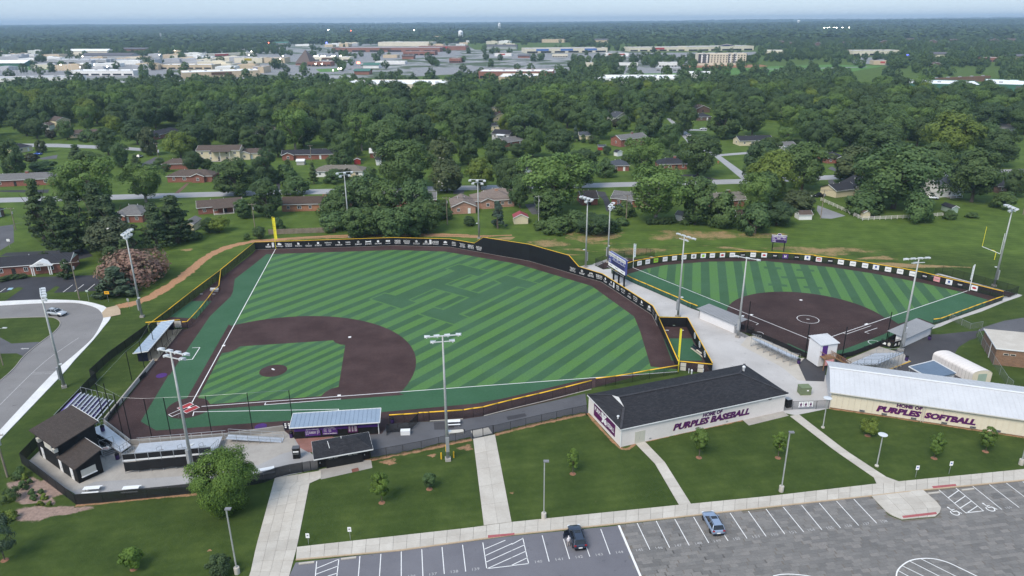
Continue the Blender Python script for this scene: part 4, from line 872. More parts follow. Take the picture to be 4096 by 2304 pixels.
# ------------------------------------------------------------------ backstop net
nr_=thing('backstop_net','tall see-through net on thin black poles behind home plate','net',tuple(G('30',755,350)));NP=[]
for t,l in(('20',[(1430,950,1500,1215),(1330,1120,1400,1400),(1190,1220,1275,1500)]),('30',[(700,18,755,350),(755,60,800,300),(818,95,885,425),(895,125,945,460),(1035,170,1095,455),(1178,163,1232,440),(1475,150,1527,425),(1785,130,1822,410)]),('31',[(220,110,262,315)])):
 for a,b_,c,d in l:p=G(t,c,d);NP.append((p,max(5.5,min(8,HT(t,a,b_,p)))))
for p,h in NP:MB().tube(p,p+V(0,0,h),.075,n=8).part('pole',MATS['black_metal'],nr_)
chain_=[NP[2],NP[1],NP[0]][::-1]+[NP[3],NP[5],NP[6],NP[7],NP[8],NP[9],NP[10],NP[11]]
for(p,h),(q_,g_)in zip(chain_,chain_[1:]):
 MB().poly([tuple(p+V(0,0,1)),tuple(q_+V(0,0,1)),tuple(q_+V(0,0,g_)),tuple(p+V(0,0,h))]).part('net_panel',MATS['net_black'],nr_);MB().tube(p+V(0,0,h),q_+V(0,0,g_),.015,n=4).part('cable',MATS['galv'],nr_)
# ------------------------------------------------------------------ blocks with pitched roofs
def roof_slab(pts,th=.16):
 n=len(pts);mb=MB();mb.add([tuple(p)for p in pts]+[tuple(p-V(0,0,th))for p in pts],[tuple(range(n)),tuple(range(2*n-1,n-1,-1))]+[(i,n+i,n+(i+1)%n,(i+1)%n)for i in range(n)]);return mb
class Frame:
 def __init__(s,o,u,v=None):
  s.o=xy(o);s.u=xy(u).normalized();s.v=V(-s.u.y,s.u.x,0)if v is None else xy(v).normalized()
 def __call__(s,a,b_,z=0):return s.o+s.u*a+s.v*b_+V(0,0,z)
def wallpt(fr,t,x,y,b_=0):
 d=ray(*px(t,x,y));c=V(0,0,CAM_H);n=fr.v;k=(fr(0,b_)-c).dot(n)/d.dot(n);p=c+d*k;return(p-fr.o).dot(fr.u),p.z
def panel(fr,a0,a1,z0,z1,b_=0,th=.05,out=-1):
 return MB().add([tuple(fr(a,b_+o_,z))for o_ in(0,out*th)for a,z in((a0,z0),(a1,z0),(a1,z1),(a0,z1))],BXG)
# press box
pC,pL,pR,pM=G('a',850,1300),G('a',335,925),G('a',1172,1150),G('a',640,1145)
fr=Frame(pC,pL-pC,pR-pC);LU=(pL-pC).length;MU=(pM-pC).length;DV=(pR-pC).length
r=thing('press_box','black two storey press box with brown shingle roof beside the stands','building',tuple(pC))
def shed(fr,u0,u1,v0,v1,zn,zf,ov=.45):
 w=MB().add([tuple(fr(a,b_,0))for a,b_ in((u0,v0),(u1,v0),(u1,v1),(u0,v1))]+[tuple(fr(u0,v0,zn)),tuple(fr(u1,v0,zn)),tuple(fr(u1,v1,zf)),tuple(fr(u0,v1,zf))],[(0,1,2,3),(4,7,6,5),(0,4,5,1),(1,5,6,2),(2,6,7,3),(3,7,4,0)])
 s_=(zf-zn)/(v1-v0);rf=roof_slab([fr(u0-ov,v0-ov,zn-ov*s_+.2),fr(u1+ov,v0-ov,zn-ov*s_+.2),fr(u1+ov,v1+ov,zf+ov*s_+.2),fr(u0-ov,v1+ov,zf+ov*s_+.2)])
 return w,rf
w,rf=shed(fr,.02,MU,0,DV,2.75,4.0,.35);w.part('wall',MATS['black_block'],r);o1=rf.part('roof',MATS['shingle_brown'],r);MB().bar(fr(-.36,DV+.4,4.22),fr(MU-.1,DV+.4,4.22),.06,.2).part('roof_edge',MATS['trim_white'],o1)
w,rf=shed(fr,MU+.02,LU,0,DV+2.2,4.75,6.0,.5);w.part('upper_wall',MATS['black_block'],r);o1=rf.part('roof',MATS['shingle_brown'],r);MB().bar(fr(MU-.5,DV+2.75,6.25),fr(LU+.5,DV+2.75,6.25),.06,.22).part('roof_edge',MATS['trim_white'],o1)
for(x0,y0),(x1,y1)in(((368,820),(432,1000)),((565,980),(655,1160)),((715,1070),(795,1255))):
 a0,_=wallpt(fr,'a',x0,y0);a1,_=wallpt(fr,'a',x1,y1);dr=panel(fr,a1,a1+.95,.03,2.05,0,.05).part('door',MATS['trim_white'],r)
 MB().box(fr(a1+.12,-.09,1.0),(.08,.08,.12)).part('handle',MATS['galv'],dr)
a0,z0=wallpt(fr,'a',380,690);a1,z1=wallpt(fr,'a',487,810);wn_=panel(fr,min(a0,a1),max(a0,a1),2.9,4.0,0,.06).part('window',MATS['trim_white'],r);panel(fr,min(a0,a1)+.1,max(a0,a1)-.1,3.0,3.9,-.065,.02).part('pane',MATS['beige'],wn_)
for x,y in((332,712),(535,855)):
 a0,z0=wallpt(fr,'a',x,y,-.3);ac=MB().box(fr(a0,-.32,z0),(.75,.6,.62),math.atan2(fr.u.y,fr.u.x)).part('air_conditioner',MATS['beige'],r);MB().box(fr(a0,-.63,z0),(.5,.03,.42),math.atan2(fr.u.y,fr.u.x)).part('grille',MATS['silver_box'],ac)
fr2=Frame(pC,pR-pC,pL-pC);a0,z0=wallpt(fr2,'a',905,1100);a1,z1=wallpt(fr2,'a',1085,1100)
sh=panel(fr2,.55,2.75,.95,2.05,0,.06).part('serving_shutter',MATS['beige'],r);panel(fr2,.5,2.8,.82,.94,0,.25).part('counter',MATS['trim_white'],sh)
sg=thing('ticket_sign','small white sign board with red lettering beside the press box steps','sign',tuple(G('a',1165,900)))
c=G('a',1165,840,2.2);MB().box(c,(1.6,.06,.45),.45).part('board',MATS['trim_white'],sg);mb=MB();letter(mb,'RESERVED',c+V(.02,-.04,0),V(math.cos(.45),math.sin(.45),0),V(0,0,1),w=1.4,h=.3,out=.0);mb.part('lettering',MATS['red_logo'],sg);MB().bar(V(c.x,c.y,0),c-V(0,0,.2),.06).part('post',MATS['galv'],sg)
# purple and white bleacher on the third base side
p0,p1=G('a',1300,200,.45),G('a',978,575,.45);bk=G('a',858,112,2.4)
fr=Frame(p0,p1-p0);LB=(p1-p0).length;DB=(bk-fr.o).dot(fr.v)
r=thing('third_base_bleacher','purple and white aluminium bleacher next to the black press box','bleacher',tuple(xy(p0)));n=10
LS=[LB]*n
for i in range(n):
 b_=DB*i/(n-1);z=.42+1.98*i/(n-1);ex=LB+(.0 if i<4 else 0)
 MB().add([tuple(fr(a,b_+q_,z+h))for h in(0,.05)for a,q_ in((0,-.12),(ex,-.12),(ex,.13),(0,.13))],BXF).part('seat_plank',MATS['aluminium'],r)
 if i:panel(fr,0,ex,z-.42,z-.06,b_-.16,.03).part('riser_plank',MATS['purple_plank'],r);MB().add([tuple(fr(a,b_+q_,z-.2+h))for h in(0,.04)for a,q_ in((0,-.62),(ex,-.62),(ex,-.18),(0,-.18))],BXF).part('foot_plank',MATS['purple_plank']if i%2 else MATS['aluminium'],r)
for a in[LB*k/4 for k in range(5)]:MB().bar(fr(a,0,.2),fr(a,DB,2.1),.08).bar(fr(a,DB,0),fr(a,DB,2.3),.08).bar(fr(a,0,0),fr(a,0,.4),.08).bar(fr(a,DB*.5,0),fr(a,DB*.5,1.2),.08).part('frame',MATS['galv'],r)
mb=MB()
for k in range(7):b_=DB*k/6;z=.42+1.98*k/6;mb.bar(fr(-.1,b_,z),fr(-.1,b_,z+1.1),.05)
mb.bar(fr(-.1,0,1.5),fr(-.1,DB,3.5),.05);mb.bar(fr(-.1,DB+.2,3.5),fr(LB,DB+.2,3.5),.05);mb.part('guard_rail',MATS['galv'],r)
for k,b_ in enumerate((.25,.5,.78)):z=.42+1.98*b_;MB().bar(fr(LB*.52,DB*b_-.6,z+.7),fr(LB*.52,DB*b_+.6,z+1.0),.05).bar(fr(LB*.52,DB*b_-.6,z-.2),fr(LB*.52,DB*b_-.6,z+.7),.05).bar(fr(LB*.52,DB*b_+.6,z),fr(LB*.52,DB*b_+.6,z+1.0),.05).part('aisle_rail',MATS['galv'],r)
# main grandstand behind home plate
gl,gr_=G('b',400,818),G('b',1530,715);fr=Frame(gl,gr_-gl);LG=(gr_-gl).length
r=thing('main_grandstand','aluminium grandstand behind home plate with black screens on its back','grandstand',tuple(gl));zb=HT('b',400,665,gl);zb=2.55
tilt=-.0;DG=7.2
def ob(u0,u1,v0,v1,z0,z1):return MB().add([tuple(fr(a,b_,z))for z in(z0,z1)for a,b_ in((u0,v0),(u1,v0),(u1,v1),(u0,v1))],BXF)
for k in range(5):ob(0,LG,DG-2.6+k*.5,DG-2.12+k*.5,.98,1.03).part('deck_plank',MATS['aluminium'],r)
for i in range(5):
 z=1.0+i*.34;v1=DG-2.75-i*.82
 ob(0,LG,v1-.80,v1-.03,z-.02,z+.03).part('foot_plank',MATS['aluminium'],r)
 for s0,s1 in((.05,.30),(.36,.52),(.62,.78),(.86,1.0))if i<4 else((.02,1.0),):
  ob(LG*s0,LG*s1,v1-.8,v1-.5,z+.38,z+.43).part('seat_plank',MATS['aluminium'],r)
ob(0,LG,.05,.95,2.36,2.42).part('back_walk',MATS['aluminium'],r);ob(-.1,LG+.1,-.02,.06,2.2,2.48).part('fascia',MATS['trim_white'],r)
for k in range(8):
 a=LG*k/7;MB().bar(fr(a,0,0),fr(a,0,3.55),.07).bar(fr(a,2.0,0),fr(a,0,2.2),.06).bar(fr(a,2.0,0),fr(a,2.0,1.9),.06).bar(fr(a,4.2,0),fr(a,4.2,1.0),.06).bar(fr(a,DG,0),fr(a,DG,1.0),.06).part('frame',MATS['galv'],r)
 if k<7:
  if k<6 or True:panel(fr,a+.06,LG*(k+1)/7-.06,2.5,3.45,.03,.02).part('screen_panel',MATS['mesh_soft']if k==6 else MATS['black_fabric'],r)
  mb=MB();N=8
  for j in range(N):
   x0,x1=a+LG/7*j/N,a+LG/7*(j+1)/N;f=lambda t_:.06*math.sin(t_*2.3)-.1;s_=lambda t_:.42+.1*math.sin(t_*1.1)**2
   mb.add([tuple(fr(x0,f(x0),s_(x0))),tuple(fr(x1,f(x1),s_(x1))),tuple(fr(x1,-.06,2.05)),tuple(fr(x0,-.06,2.05))],[(0,1,2,3)])
  mb.part('fabric_skirt',MATS['black_fabric'],r,smooth=True)
mb=MB().bar(fr(-.1,0,3.55),fr(LG+.1,0,3.55),.06)
for e_ in(0,LG):
 mb.bar(fr(e_,0,3.55),fr(e_,DG-2.7,2.1),.05).bar(fr(e_,0,2.6),fr(e_,DG-2.7,1.15),.05)
 for k in range(6):b_=(DG-2.7)*k/5;z=2.45-1.45*k/5;mb.bar(fr(e_,b_,z),fr(e_,b_,z+1.1),.05)
mb.part('guard_rail',MATS['galv'],r)
mb=MB().bar(fr(-.3,DG,2.05),fr(LG+.6,DG,2.05),.06).bar(fr(-.3,DG,1.5),fr(LG+.6,DG,1.5),.04)
for k in range(9):mb.bar(fr(LG*k/8,DG,1.0),fr(LG*k/8,DG,2.05),.05)
mb.part('front_rail',MATS['galv'],r)
for k,f_ in enumerate((.33,.57,.82)):MB().bar(fr(LG*f_,2.2,2.9),fr(LG*f_,4.2,2.0),.05).bar(fr(LG*f_,2.2,2.0),fr(LG*f_,2.2,2.9),.05).bar(fr(LG*f_,4.2,1.1),fr(LG*f_,4.2,2.0),.05).part('aisle_rail',MATS['galv'],r)
# ramp
r=thing('access_ramp','long aluminium wheelchair ramp with handrails behind the clay wall','ramp',tuple(G('b',1690,440)))
fa,fb=G('b',1690,440),G('b',2405,430);frr=Frame(fa,fb-fa);LR=(fb-fa).length
for k in range(14):a0,a1=LR*k/14,LR*(k+1)/14-.02;z0,z1=.95-.85*k/14,.95-.85*(k+1)/14;MB().add([tuple(frr(a,b_,z+h))for h in(-.05,0)for a,b_,z in((a0,.1,z0),(a1,.1,z1),(a1,1.6,z1),(a0,1.6,z0))],BXF).part('ramp_plank',MATS['aluminium'],r)
for b_ in(.05,1.65):
 mb=MB().bar(frr(0,b_,1.95),frr(LR,b_,1.1),.06).bar(frr(0,b_,1.45),frr(LR,b_,.6),.05)
 for k in range(6):a=LR*k/5;mb.bar(frr(a,b_,0),frr(a,b_,1.95-.85*k/5),.06)
 mb.part('handrail',MATS['galv'],r)
# left wing deck with folding seats
r=thing('wing_deck','raised aluminium deck with two rows of black folding seats','deck',tuple(G('a',1170,560)))
zd=1.0;dp=GS('a',[(940,600),(1170,512),(1530,790),(1390,885),(1130,725)],zd)
MB().add([tuple(p)for p in dp]+[tuple(p-V(0,0,.12))for p in dp],[(4,3,2,1,0),(5,6,7,8,9)]+[(i,(i+1)%5,5+(i+1)%5,5+i)for i in range(5)]).part('deck_floor',MATS['aluminium'],r)
for p in dp:MB().bar(xy(p),p-V(0,0,.12),.08).part('leg',MATS['galv'],r)
def rail(pts,h,n,parent,nm='hand_rail',mesh=None):
 mb=MB()
 for a,b_ in zip(pts,pts[1:]):
  mb.bar(a+V(0,0,h),b_+V(0,0,h),.06).bar(a+V(0,0,h*.5),b_+V(0,0,h*.5),.04)
  for k in range(n+1):p=a.lerp(b_,k/n);mb.bar(p,p+V(0,0,h),.05)
 return mb.part(nm,MATS['galv'],parent)
rail([dp[0],dp[1],dp[2]],1.1,5,r);rail([dp[2],dp[3],dp[4]],1.1,3,r)
sx0,sx1=G('a',1090,690,zd),G('a',1240,775,zd);du=xy(sx1-sx0).normalized();dv=V(-du.y,du.x,0)
sm=MB().box((0,0,.42),(.42,.4,.06)).box((0,.22,.68),(.42,.06,.5)).box((0,.05,.2),(.08,.3,.4)).box((-.23,.05,.55),(.05,.35,.05)).mesh(MATS['black_metal'],'folding_seat');an_=math.atan2(du.y,du.x)
for row in range(2):
 for k in range(10):
  p=sx0+du*(k*.52-.3)+dv*(-.95*row)+V(0,0,.25*row);o=link('folding_seat',sm,r,p-parent_loc(r),(0,0,an_+PI))
MB().add([tuple(sx0+du*a+dv*b_+V(0,0,z))for z in(0.02,.24)for a,b_ in((-.8,-1.45),(5.4,-1.45),(5.4,-.55),(-.8,-.55))],BXF).part('seat_step',MATS['galv'],r)
st=thing('press_box_stairs','aluminium stairs and railing between press box and grandstand','stairs',tuple(G('a',1200,930)))
sp=G('a',1170,960);fs_=Frame(sp,G('a',1340,900)-sp)
for k in range(5):MB().add([tuple(fs_(a,.3+k*.3+q_,.2+k*.2+h))for h in(0,.04)for a,q_ in((0,0),(2.2,0),(2.2,.3),(0,.3))],BXF).part('step',MATS['aluminium'],st)
for a in(0,2.2):MB().bar(fs_(a,0,0),fs_(a,0,1.3),.06).bar(fs_(a,1.8,0),fs_(a,1.8,2.3),.06).bar(fs_(a,0,1.3),fs_(a,1.8,2.3),.06).bar(fs_(a,0,.2),fs_(a,1.8,1.2),.06).part('stair_rail',MATS['galv'],st)
MB().bar(fs_(0,1.8,2.3),fs_(2.2,1.8,2.3),.06).bar(fs_(0,0,0),fs_(2.2,1.8,1.2),.05).part('cross_brace',MATS['galv'],st)
# ------------------------------------------------------------------ dugouts
def ribbed_roof(r,fr,u0,u1,v0,z0,v1,z1,mat,n,name='roof_panel',edge=None):
 du=(u1-u0)/n
 for k in range(n):
  a,b_=u0+du*k+.004,u0+du*(k+1)-.004;t_=.06
  pr_=[(a,0),(b_-.1*du,0),(b_-.06*du,.055),(b_,.055)]
  vs=[tuple(fr(x_,v,z+q_))for v,z in((v0,z0),(v1,z1))for x_,q_ in pr_]+[tuple(fr(x_,v,z-t_))for v,z in((v0,z0),(v1,z1))for x_ in(a,b_)]
  MB().add(vs,[(0,1,5,4),(1,2,6,5),(2,3,7,6),(8,10,11,9),(0,8,9,3,2,1),(4,5,6,7,11,10),(0,4,10,8),(3,9,11,7)]).part(name,MATS[mat],r)
# first base dugout: black block back wall with purple band, pale blue roof
dl,dr_=G('c',290,657),G('c',1903,552);fr=Frame(dl,dr_-dl);LD=(dr_-dl).length
r=thing('first_base_dugout','black first base dugout with purple band and pale blue metal roof','dugout',tuple(dl))
panel(fr,0,LD,0,2.5,.2,.2).part('back_wall',MATS['black_block'],r);panel(fr,.02,LD-.02,1.42,1.88,-.004,.02).part('purple_band',MATS['purple'],r)
for a in(0,LD-.2):MB().add([tuple(fr(a+q_,b_,z))for q_ in(0,.2)for b_,z in((.21,0),(2.6,0),(2.6,2.6),(.21,2.5))],BXG).part('side_wall',MATS['black_block'],r)
for k in range(1,6):MB().bar(fr(LD*k/6,2.7,0),fr(LD*k/6,2.7,2.75),.09).part('post',MATS['black_metal'],r)
MB().add([tuple(fr(a,b_,z))for z in(.4,.46)for a,b_ in((.5,.5),(LD-.5,.5),(LD-.5,.9),(.5,.9))],BXF).part('bench',MATS['wood_deck'],r)
ribbed_roof(r,fr,-.5,LD+.4,-.7,2.6,3.3,3.05,'blue_roof',20)
MB().bar(fr(-.55,-.75,2.6),fr(LD+.45,-.75,2.6),.08,.18).bar(fr(-.55,-.75,2.6),fr(-.55,3.35,3.05),.08,.18).bar(fr(LD+.45,-.75,2.6),fr(LD+.45,3.35,3.05),.08,.18).bar(fr(-.55,3.35,3.05),fr(LD+.45,3.35,3.05),.08,.18).part('roof_trim',MATS['trim_white'],r)
MB().bar(fr(LD+.1,-.1,0),fr(LD+.1,-.1,2.5),.12).part('downpipe',MATS['trim_white'],r)
def board_on(fr,name,label,a0,a1,z0,z1,mat,lines,b_=-.03,lm='logo_white'):
 o=fr((a0+a1)/2,b_,z0);t_=thing(name,label,'sign',tuple(o));panel(fr,a0,a1,z0,z1,b_,.05).part('board',MATS[mat],t_);mb=MB()
 for txt,cx,cy,w,h,m_ in lines:
  x_=a0+(a1-a0)*cx;z=z0+(z1-z0)*cy
  if txt=='=':mb.poly([tuple(fr(x_+q_,b_-.056,z+p_))for q_,p_ in((-w/2,-h/2),(w/2,-h/2),(w/2,h/2),(-w/2,h/2))])
  else:letter(mb,txt,fr(x_,b_-.056,z),fr.u,V(0,0,1),w=w,h=h,bold=.015)
 mb.part('lettering',MATS[lm],t_);return t_
def hcol(cx,cy0,cy1,n,w,h=.05):return[('=',cx,cy0+(cy1-cy0)*k/max(1,n-1),w,h,None)for k in range(n)]
u0,z0=wallpt(fr,'c',485,540);u1,z1=wallpt(fr,'c',780,530)
board_on(fr,'champions_board','purple regional championships board on the back of the first base dugout',u0,u1,.45,1.85,'purple',[('REGIONAL CHAMPIONSHIPS',.5,.88,2.1,.2,0),('PURPLES',.5,.52,1.1,.24,0),('BASEBALL',.5,.36,1.1,.14,0)]+hcol(.08,.2,.7,6,.16)+hcol(.19,.2,.7,6,.16)+hcol(.82,.25,.7,6,.16)+hcol(.92,.4,.7,4,.16))
u0,z0=wallpt(fr,'c',820,540);u1,z1=wallpt(fr,'c',1115,530)
board_on(fr,'tournament_board','purple state tournament board on the back of the first base dugout',u0,u1,.5,1.95,'purple',[('STATE TOURNAMENT',.48,.88,1.8,.2,0),('PURPLES BASEBALL',.52,.14,2.3,.2,0)]+hcol(.2,.4,.7,3,.5)+hcol(.5,.4,.7,3,.5)+hcol(.8,.7,.7,1,.5))
u0,z0=wallpt(fr,'c',1310,450);u1,z1=wallpt(fr,'c',1500,450)
board_on(fr,'records_board','magenta records board under the roof of the first base dugout',u0,u1,.6,2.35,'plum',[('PURPLES',.5,.9,1.2,.2,0),('=',.5,.8,1.1,.05,0)]+hcol(.18,.15,.68,8,.3)+hcol(.48,.15,.68,8,.25)+hcol(.8,.15,.68,8,.4))
t_=thing('notice_panel','dark panel with five white notices at the end of the dugout','sign',tuple(G('c',140,500)));pa=G('c',75,495);pb=G('c',210,490);f3=Frame(pa,pb-pa)
panel(f3,0,(pb-pa).length+.3,.3,1.55,0,.06).part('board',MATS['navy_dark'],t_)
for a,z in((.25,1.25),(.25,.9),(.25,.55),(.85,1.25),(.85,.9)):panel(f3,a,a+.32,z,z+.25,-.065,.02).part('notice',MATS['logo_white'],t_)
MB().bar(f3(.1,-.03,0),f3(.1,-.03,.3),.06).bar(f3(1.1,-.03,0),f3(1.1,-.03,.3),.06).part('post',MATS['galv'],t_)
# restroom block
rl,rr=G('c',745,1252),G('c',1752,1066);fr=Frame(rl,rr-rl);LR_=(rr-rl).length
r=thing('restroom_block','small black block building with dark shingle hip roof by the walk','building',tuple(rl));DR=4.3
MB().add([tuple(fr(a,b_,z))for z in(0,2.2)for a,b_ in((.0,.45),(LR_,.45),(LR_,DR),(0,DR))],BXF).part('wall',MATS['black_block'],r)
panel(fr,LR_*.15,LR_*.85,0,2.2,.44,.5).part('front_bay',MATS['black_block'],r)
for f_ in(.25,.35,.62,.72):w_=panel(fr,LR_*f_-.3,LR_*f_+.3,1.65,1.98,-.07,.04).part('vent_window',MATS['beige'],r);[panel(fr,LR_*f_-.24+.14*k,LR_*f_-.14+.14*k,1.7,1.93,-.115,.01).part('vent_slot',MATS['black_metal'],w_)for k in range(4)]
for a in(.15,LR_-1.05):d_=panel(fr,a,a+.9,.03,2.0,.44,.03).part('door',MATS['black_metal'],r);MB().box(fr(a+.2,.38,1.0),(.1,.1,.25)).part('handle',MATS['aluminium'],d_)
e0,e1,d0,d1=-.55,LR_+.5,-.45,DR+.7;zr,ze=3.45,2.3;dm=(d0+d1)/2
hipv=[fr(e0,d0,ze),fr(e1,d0,ze),fr(e1,d1,ze),fr(e0,d1,ze),fr(e0+2.3,dm,zr),fr(e1-2.3,dm,zr)]
MB().add([tuple(p)for p in hipv]+[tuple(p-V(0,0,.14))for p in hipv[:4]],[(0,1,5,4),(1,2,5),(2,3,4,5),(3,0,4),(0,6,7,1),(1,7,8,2),(2,8,9,3),(3,9,6,0),(9,8,7,6)]).part('roof',MATS['shingle_black'],r)
for a,b_ in((0,1),(1,2),(2,3),(3,0)):MB().bar(hipv[a]-V(0,0,.1),hipv[b_]-V(0,0,.1),.05,.2).part('gutter',MATS['trim_white'],r)
MB().bar(fr(LR_*.23,dm-.1,zr+.12),fr(LR_*.25,d0+1.3,ze+.75),.08,.05).part('conduit',MATS['trim_white'],r);MB().tube(fr(LR_*.5,DR*.72,2.9),fr(LR_*.5,DR*.72,3.5),.07,n=8).part('vent_pipe',MATS['trim_white'],r)
# third base dugout
dl,dr_=G('20',1440,1290),G('20',1670,1015);fr=Frame(G('20',1510,1310),G('20',1755,1005)-G('20',1510,1310));LD=(G('20',1755,1005)-G('20',1510,1310)).length
r=thing('third_base_dugout','third base dugout with a long pale blue metal roof','dugout',tuple(fr.o))
sheet('dugout_floor',[fr(0,-.1),fr(LD,-.1),fr(LD,3.4),fr(0,3.4)],.02,'concrete_tan')
panel(fr,0,LD,0,2.3,3.6,.2).part('back_wall',MATS['black_block'],r);panel(fr,.2,LD,1.3,1.8,3.38,.02).part('purple_band',MATS['purple'],r)
for a in(0,LD-.2):MB().add([tuple(fr(a+q_,b_,z))for q_ in(0,.2)for b_,z in((1.6,0),(3.4,0),(3.4,2.3),(1.6,2.4))],BXG).part('side_wall',MATS['navy_dark'],r)
for k in range(6):MB().bar(fr(LD*k/5,.9,0),fr(LD*k/5,.9,2.5),.08).part('post',MATS['black_metal'],r)
for a0,a1 in((.15,.55),(.72,1.0)):
 mb=MB().bar(fr(LD*a0,-.1,1.05),fr(LD*a1,-.1,1.05),.05).bar(fr(LD*a0,-.1,.6),fr(LD*a1,-.1,.6),.04)
 for k in range(6):a=LD*(a0+(a1-a0)*k/5);mb.bar(fr(a,-.1,0),fr(a,-.1,1.05),.05)
 mb.part('rail',MATS['black_metal'],r)
MB().add([tuple(fr(a,b_,z))for z in(.4,.46)for a,b_ in((.5,2.6),(LD-.5,2.6),(LD-.5,3.1),(.5,3.1))],BXF).part('bench',MATS['wood_deck'],r)
ribbed_roof(r,fr,-1.0,LD*.93,.9,2.75,3.9,2.4,'blue_roof',18)
MB().bar(fr(-1.05,.85,2.72),fr(LD*.935,.85,2.72),.1,.22).bar(fr(-1.05,.85,2.72),fr(-1.05,3.95,2.38),.1,.22).bar(fr(LD*.935,.85,2.72),fr(LD*.935,3.95,2.38),.1,.2).part('roof_trim',MATS['trim_white'],r)
# ------------------------------------------------------------------ long baseball building
c0,c1,c3=G('e',435,1130),G('e',2435,687),G('e',45,710);fr=Frame(c0,c1-c0);L0=(c1-c0).length;D0=(c3-c0).length;HW=3.52
r=thing('baseball_building','long white block building lettered for baseball with black shingle roof','building',tuple(c0))
MB().add([tuple(fr(a,b_,z))for z in(0,HW)for a,b_ in((0,0),(L0,0),(L0,D0),(0,D0))],BXF).part('wall',MATS['block_white'],r)
o_=.32;ze=HW+.14;zr=HW+2.3;e0,e1,d0,d1=-o_,L0+o_,-o_,D0+o_;dm=D0/2;gx=5.6
rv=[fr(e0,d0,ze),fr(e1,d0,ze),fr(e1,d1,ze),fr(e0,d1,ze),fr(gx-1.0,dm,zr),fr(e1-gx-.5,dm,zr)]
zg=zr-.75;gs=(zg-ze)/(zr-ze);g0=fr(e0+(gx-1.0-e0)*gs*.86,dm-(dm-d0)*(1-gs),zg);g1=fr(e0+(gx-1.0-e0)*gs*.86,dm+(d1-dm)*(1-gs),zg);gt=fr(e0+(gx-1.0-e0)*gs*.86+.12,dm,zr)
rv[4]=gt
MB().add([tuple(p)for p in rv]+[tuple(p-V(0,0,.16))for p in rv[:4]]+[tuple(g0),tuple(g1)],[(0,1,5,4,10),(1,2,5),(2,3,11,4,5),(3,0,10,11),(0,6,7,1),(1,7,8,2),(2,8,9,3),(3,9,6,0),(9,8,7,6)]).part('roof',MATS['shingle_black'],r)
MB().poly([tuple(g0+V(0,0,.03)),tuple(gt+V(0,0,.03)),tuple(g1+V(0,0,.03))]).part('gablet',MATS['trim_white'],r)
for a,b_ in((0,1),(1,2),(2,3),(3,0)):MB().bar(rv[a]-V(0,0,.12),rv[b_]-V(0,0,.12),.08,.18).part('gutter',MATS['trim_white'],r)
for p,q_ in((rv[0],g0),(rv[3],g1),(rv[4],rv[5]),(rv[5],rv[1]),(rv[5],rv[2])):
 mb=MB();n=int((q_-p).length/.45)
 for k in range(n):a,b_=p.lerp(q_,k/n),p.lerp(q_,(k+.9)/n);mb.bar(a+V(0,0,.04),b_+V(0,0,.10),.4,.07)
 mb.part('ridge_cap',MATS['shingle_ridge'],r)
for(x,y),rr_,hh in(((405,785),.22,.7),((1945,190),.3,.95),((1272,215),.09,.8),((1308,220),.18,.7),((1805,140),.1,.45),((1450,195),.1,.45)):
 d=ray(*px('e',x,y));best=None
 for k in range(400):
  t_=60+k*.25;p=V(0,0,CAM_H)+d*t_;a,b_=(p-fr.o).dot(fr.u),(p-fr.o).dot(fr.v)
  zr_=ze+(zr-ze)*max(0,min((b_-d0)/(dm-d0),(d1-b_)/(d1-dm),(a-e0)/(gx-e0),(e1-a)/gx,1))
  if p.z<=zr_:best=V(p.x,p.y,zr_);break
 if best is not None:MB().tube(best-V(0,0,.2),best+V(0,0,hh*.6),rr_*.7,n=10).lathe([(rr_,hh*.55),(rr_*1.1,hh*.8),(rr_*.5,hh)],10,tuple(best)).part('roof_vent',MATS['lamp_white'],r)
dd=wallpt(fr,'e',608,1080)[0];de=wallpt(fr,'e',732,1050)[0];do_=panel(fr,dd,(dd+de)/2-.01,.03,2.3,0,.04).part('door',MATS['pale_green_door'],r);MB().box(fr((dd+de)/2-.12,-.07,1.05),(.06,.06,.25)).part('handle',MATS['galv'],do_);panel(fr,(dd+de)/2+.01,de,.03,2.3,0,.04).part('door',MATS['pale_green_door'],r)
MB().bar(fr(-.06,-.06,0),fr(-.06,-.06,HW),.12).part('downpipe',MATS['trim_white'],r);MB().bar(fr(-.06,D0+.02,0),fr(-.06,D0+.02,HW),.12).part('downpipe',MATS['trim_white'],r)
for k in range(17):a=1.3+k*(L0-2.5)/16;panel(fr,a,a+.2,HW-.35,HW-.18,0,.02).part('wall_vent',MATS['silver_box'],r)
for x,y in((670,860),(2265,535)):a,z=wallpt(fr,'e',x,y);panel(fr,a-.3,a+.3,z-.1,z+.1,0,.2).part('wall_light',MATS['black_metal'],r)
for x,y in((800,1022),(1740,815)):a,z=wallpt(fr,'e',x,y);panel(fr,a-.2,a+.2,z-.12,z+.12,0,.05).part('outlet_box',MATS['silver_box'],r)
mb=MB();a0=wallpt(fr,'e',1445,730)[0];a1=wallpt(fr,'e',1690,690)[0];z=wallpt(fr,'e',1567,715)[1];letter(mb,'HOME OF',fr((a0+a1)/2,-.012,z),fr.u,V(0,0,1),w=a1-a0,h=.82,shear=.15,bold=.06);mb.part('lettering',MATS['text_plum'],r,label='plum lettering HOME OF')
a0=wallpt(fr,'e',1080,900)[0];a1=wallpt(fr,'e',2022,690)[0];z=wallpt(fr,'e',1550,790)[1]
mb=MB();letter(mb,'PURPLES BASEBALL',fr((a0+a1)/2,-.012,z),fr.u,V(0,0,1),w=a1-a0,h=1.34,shear=.25,bold=.065);mb.part('lettering',MATS['text_plum'],r,label='large plum lettering PURPLES BASEBALL')
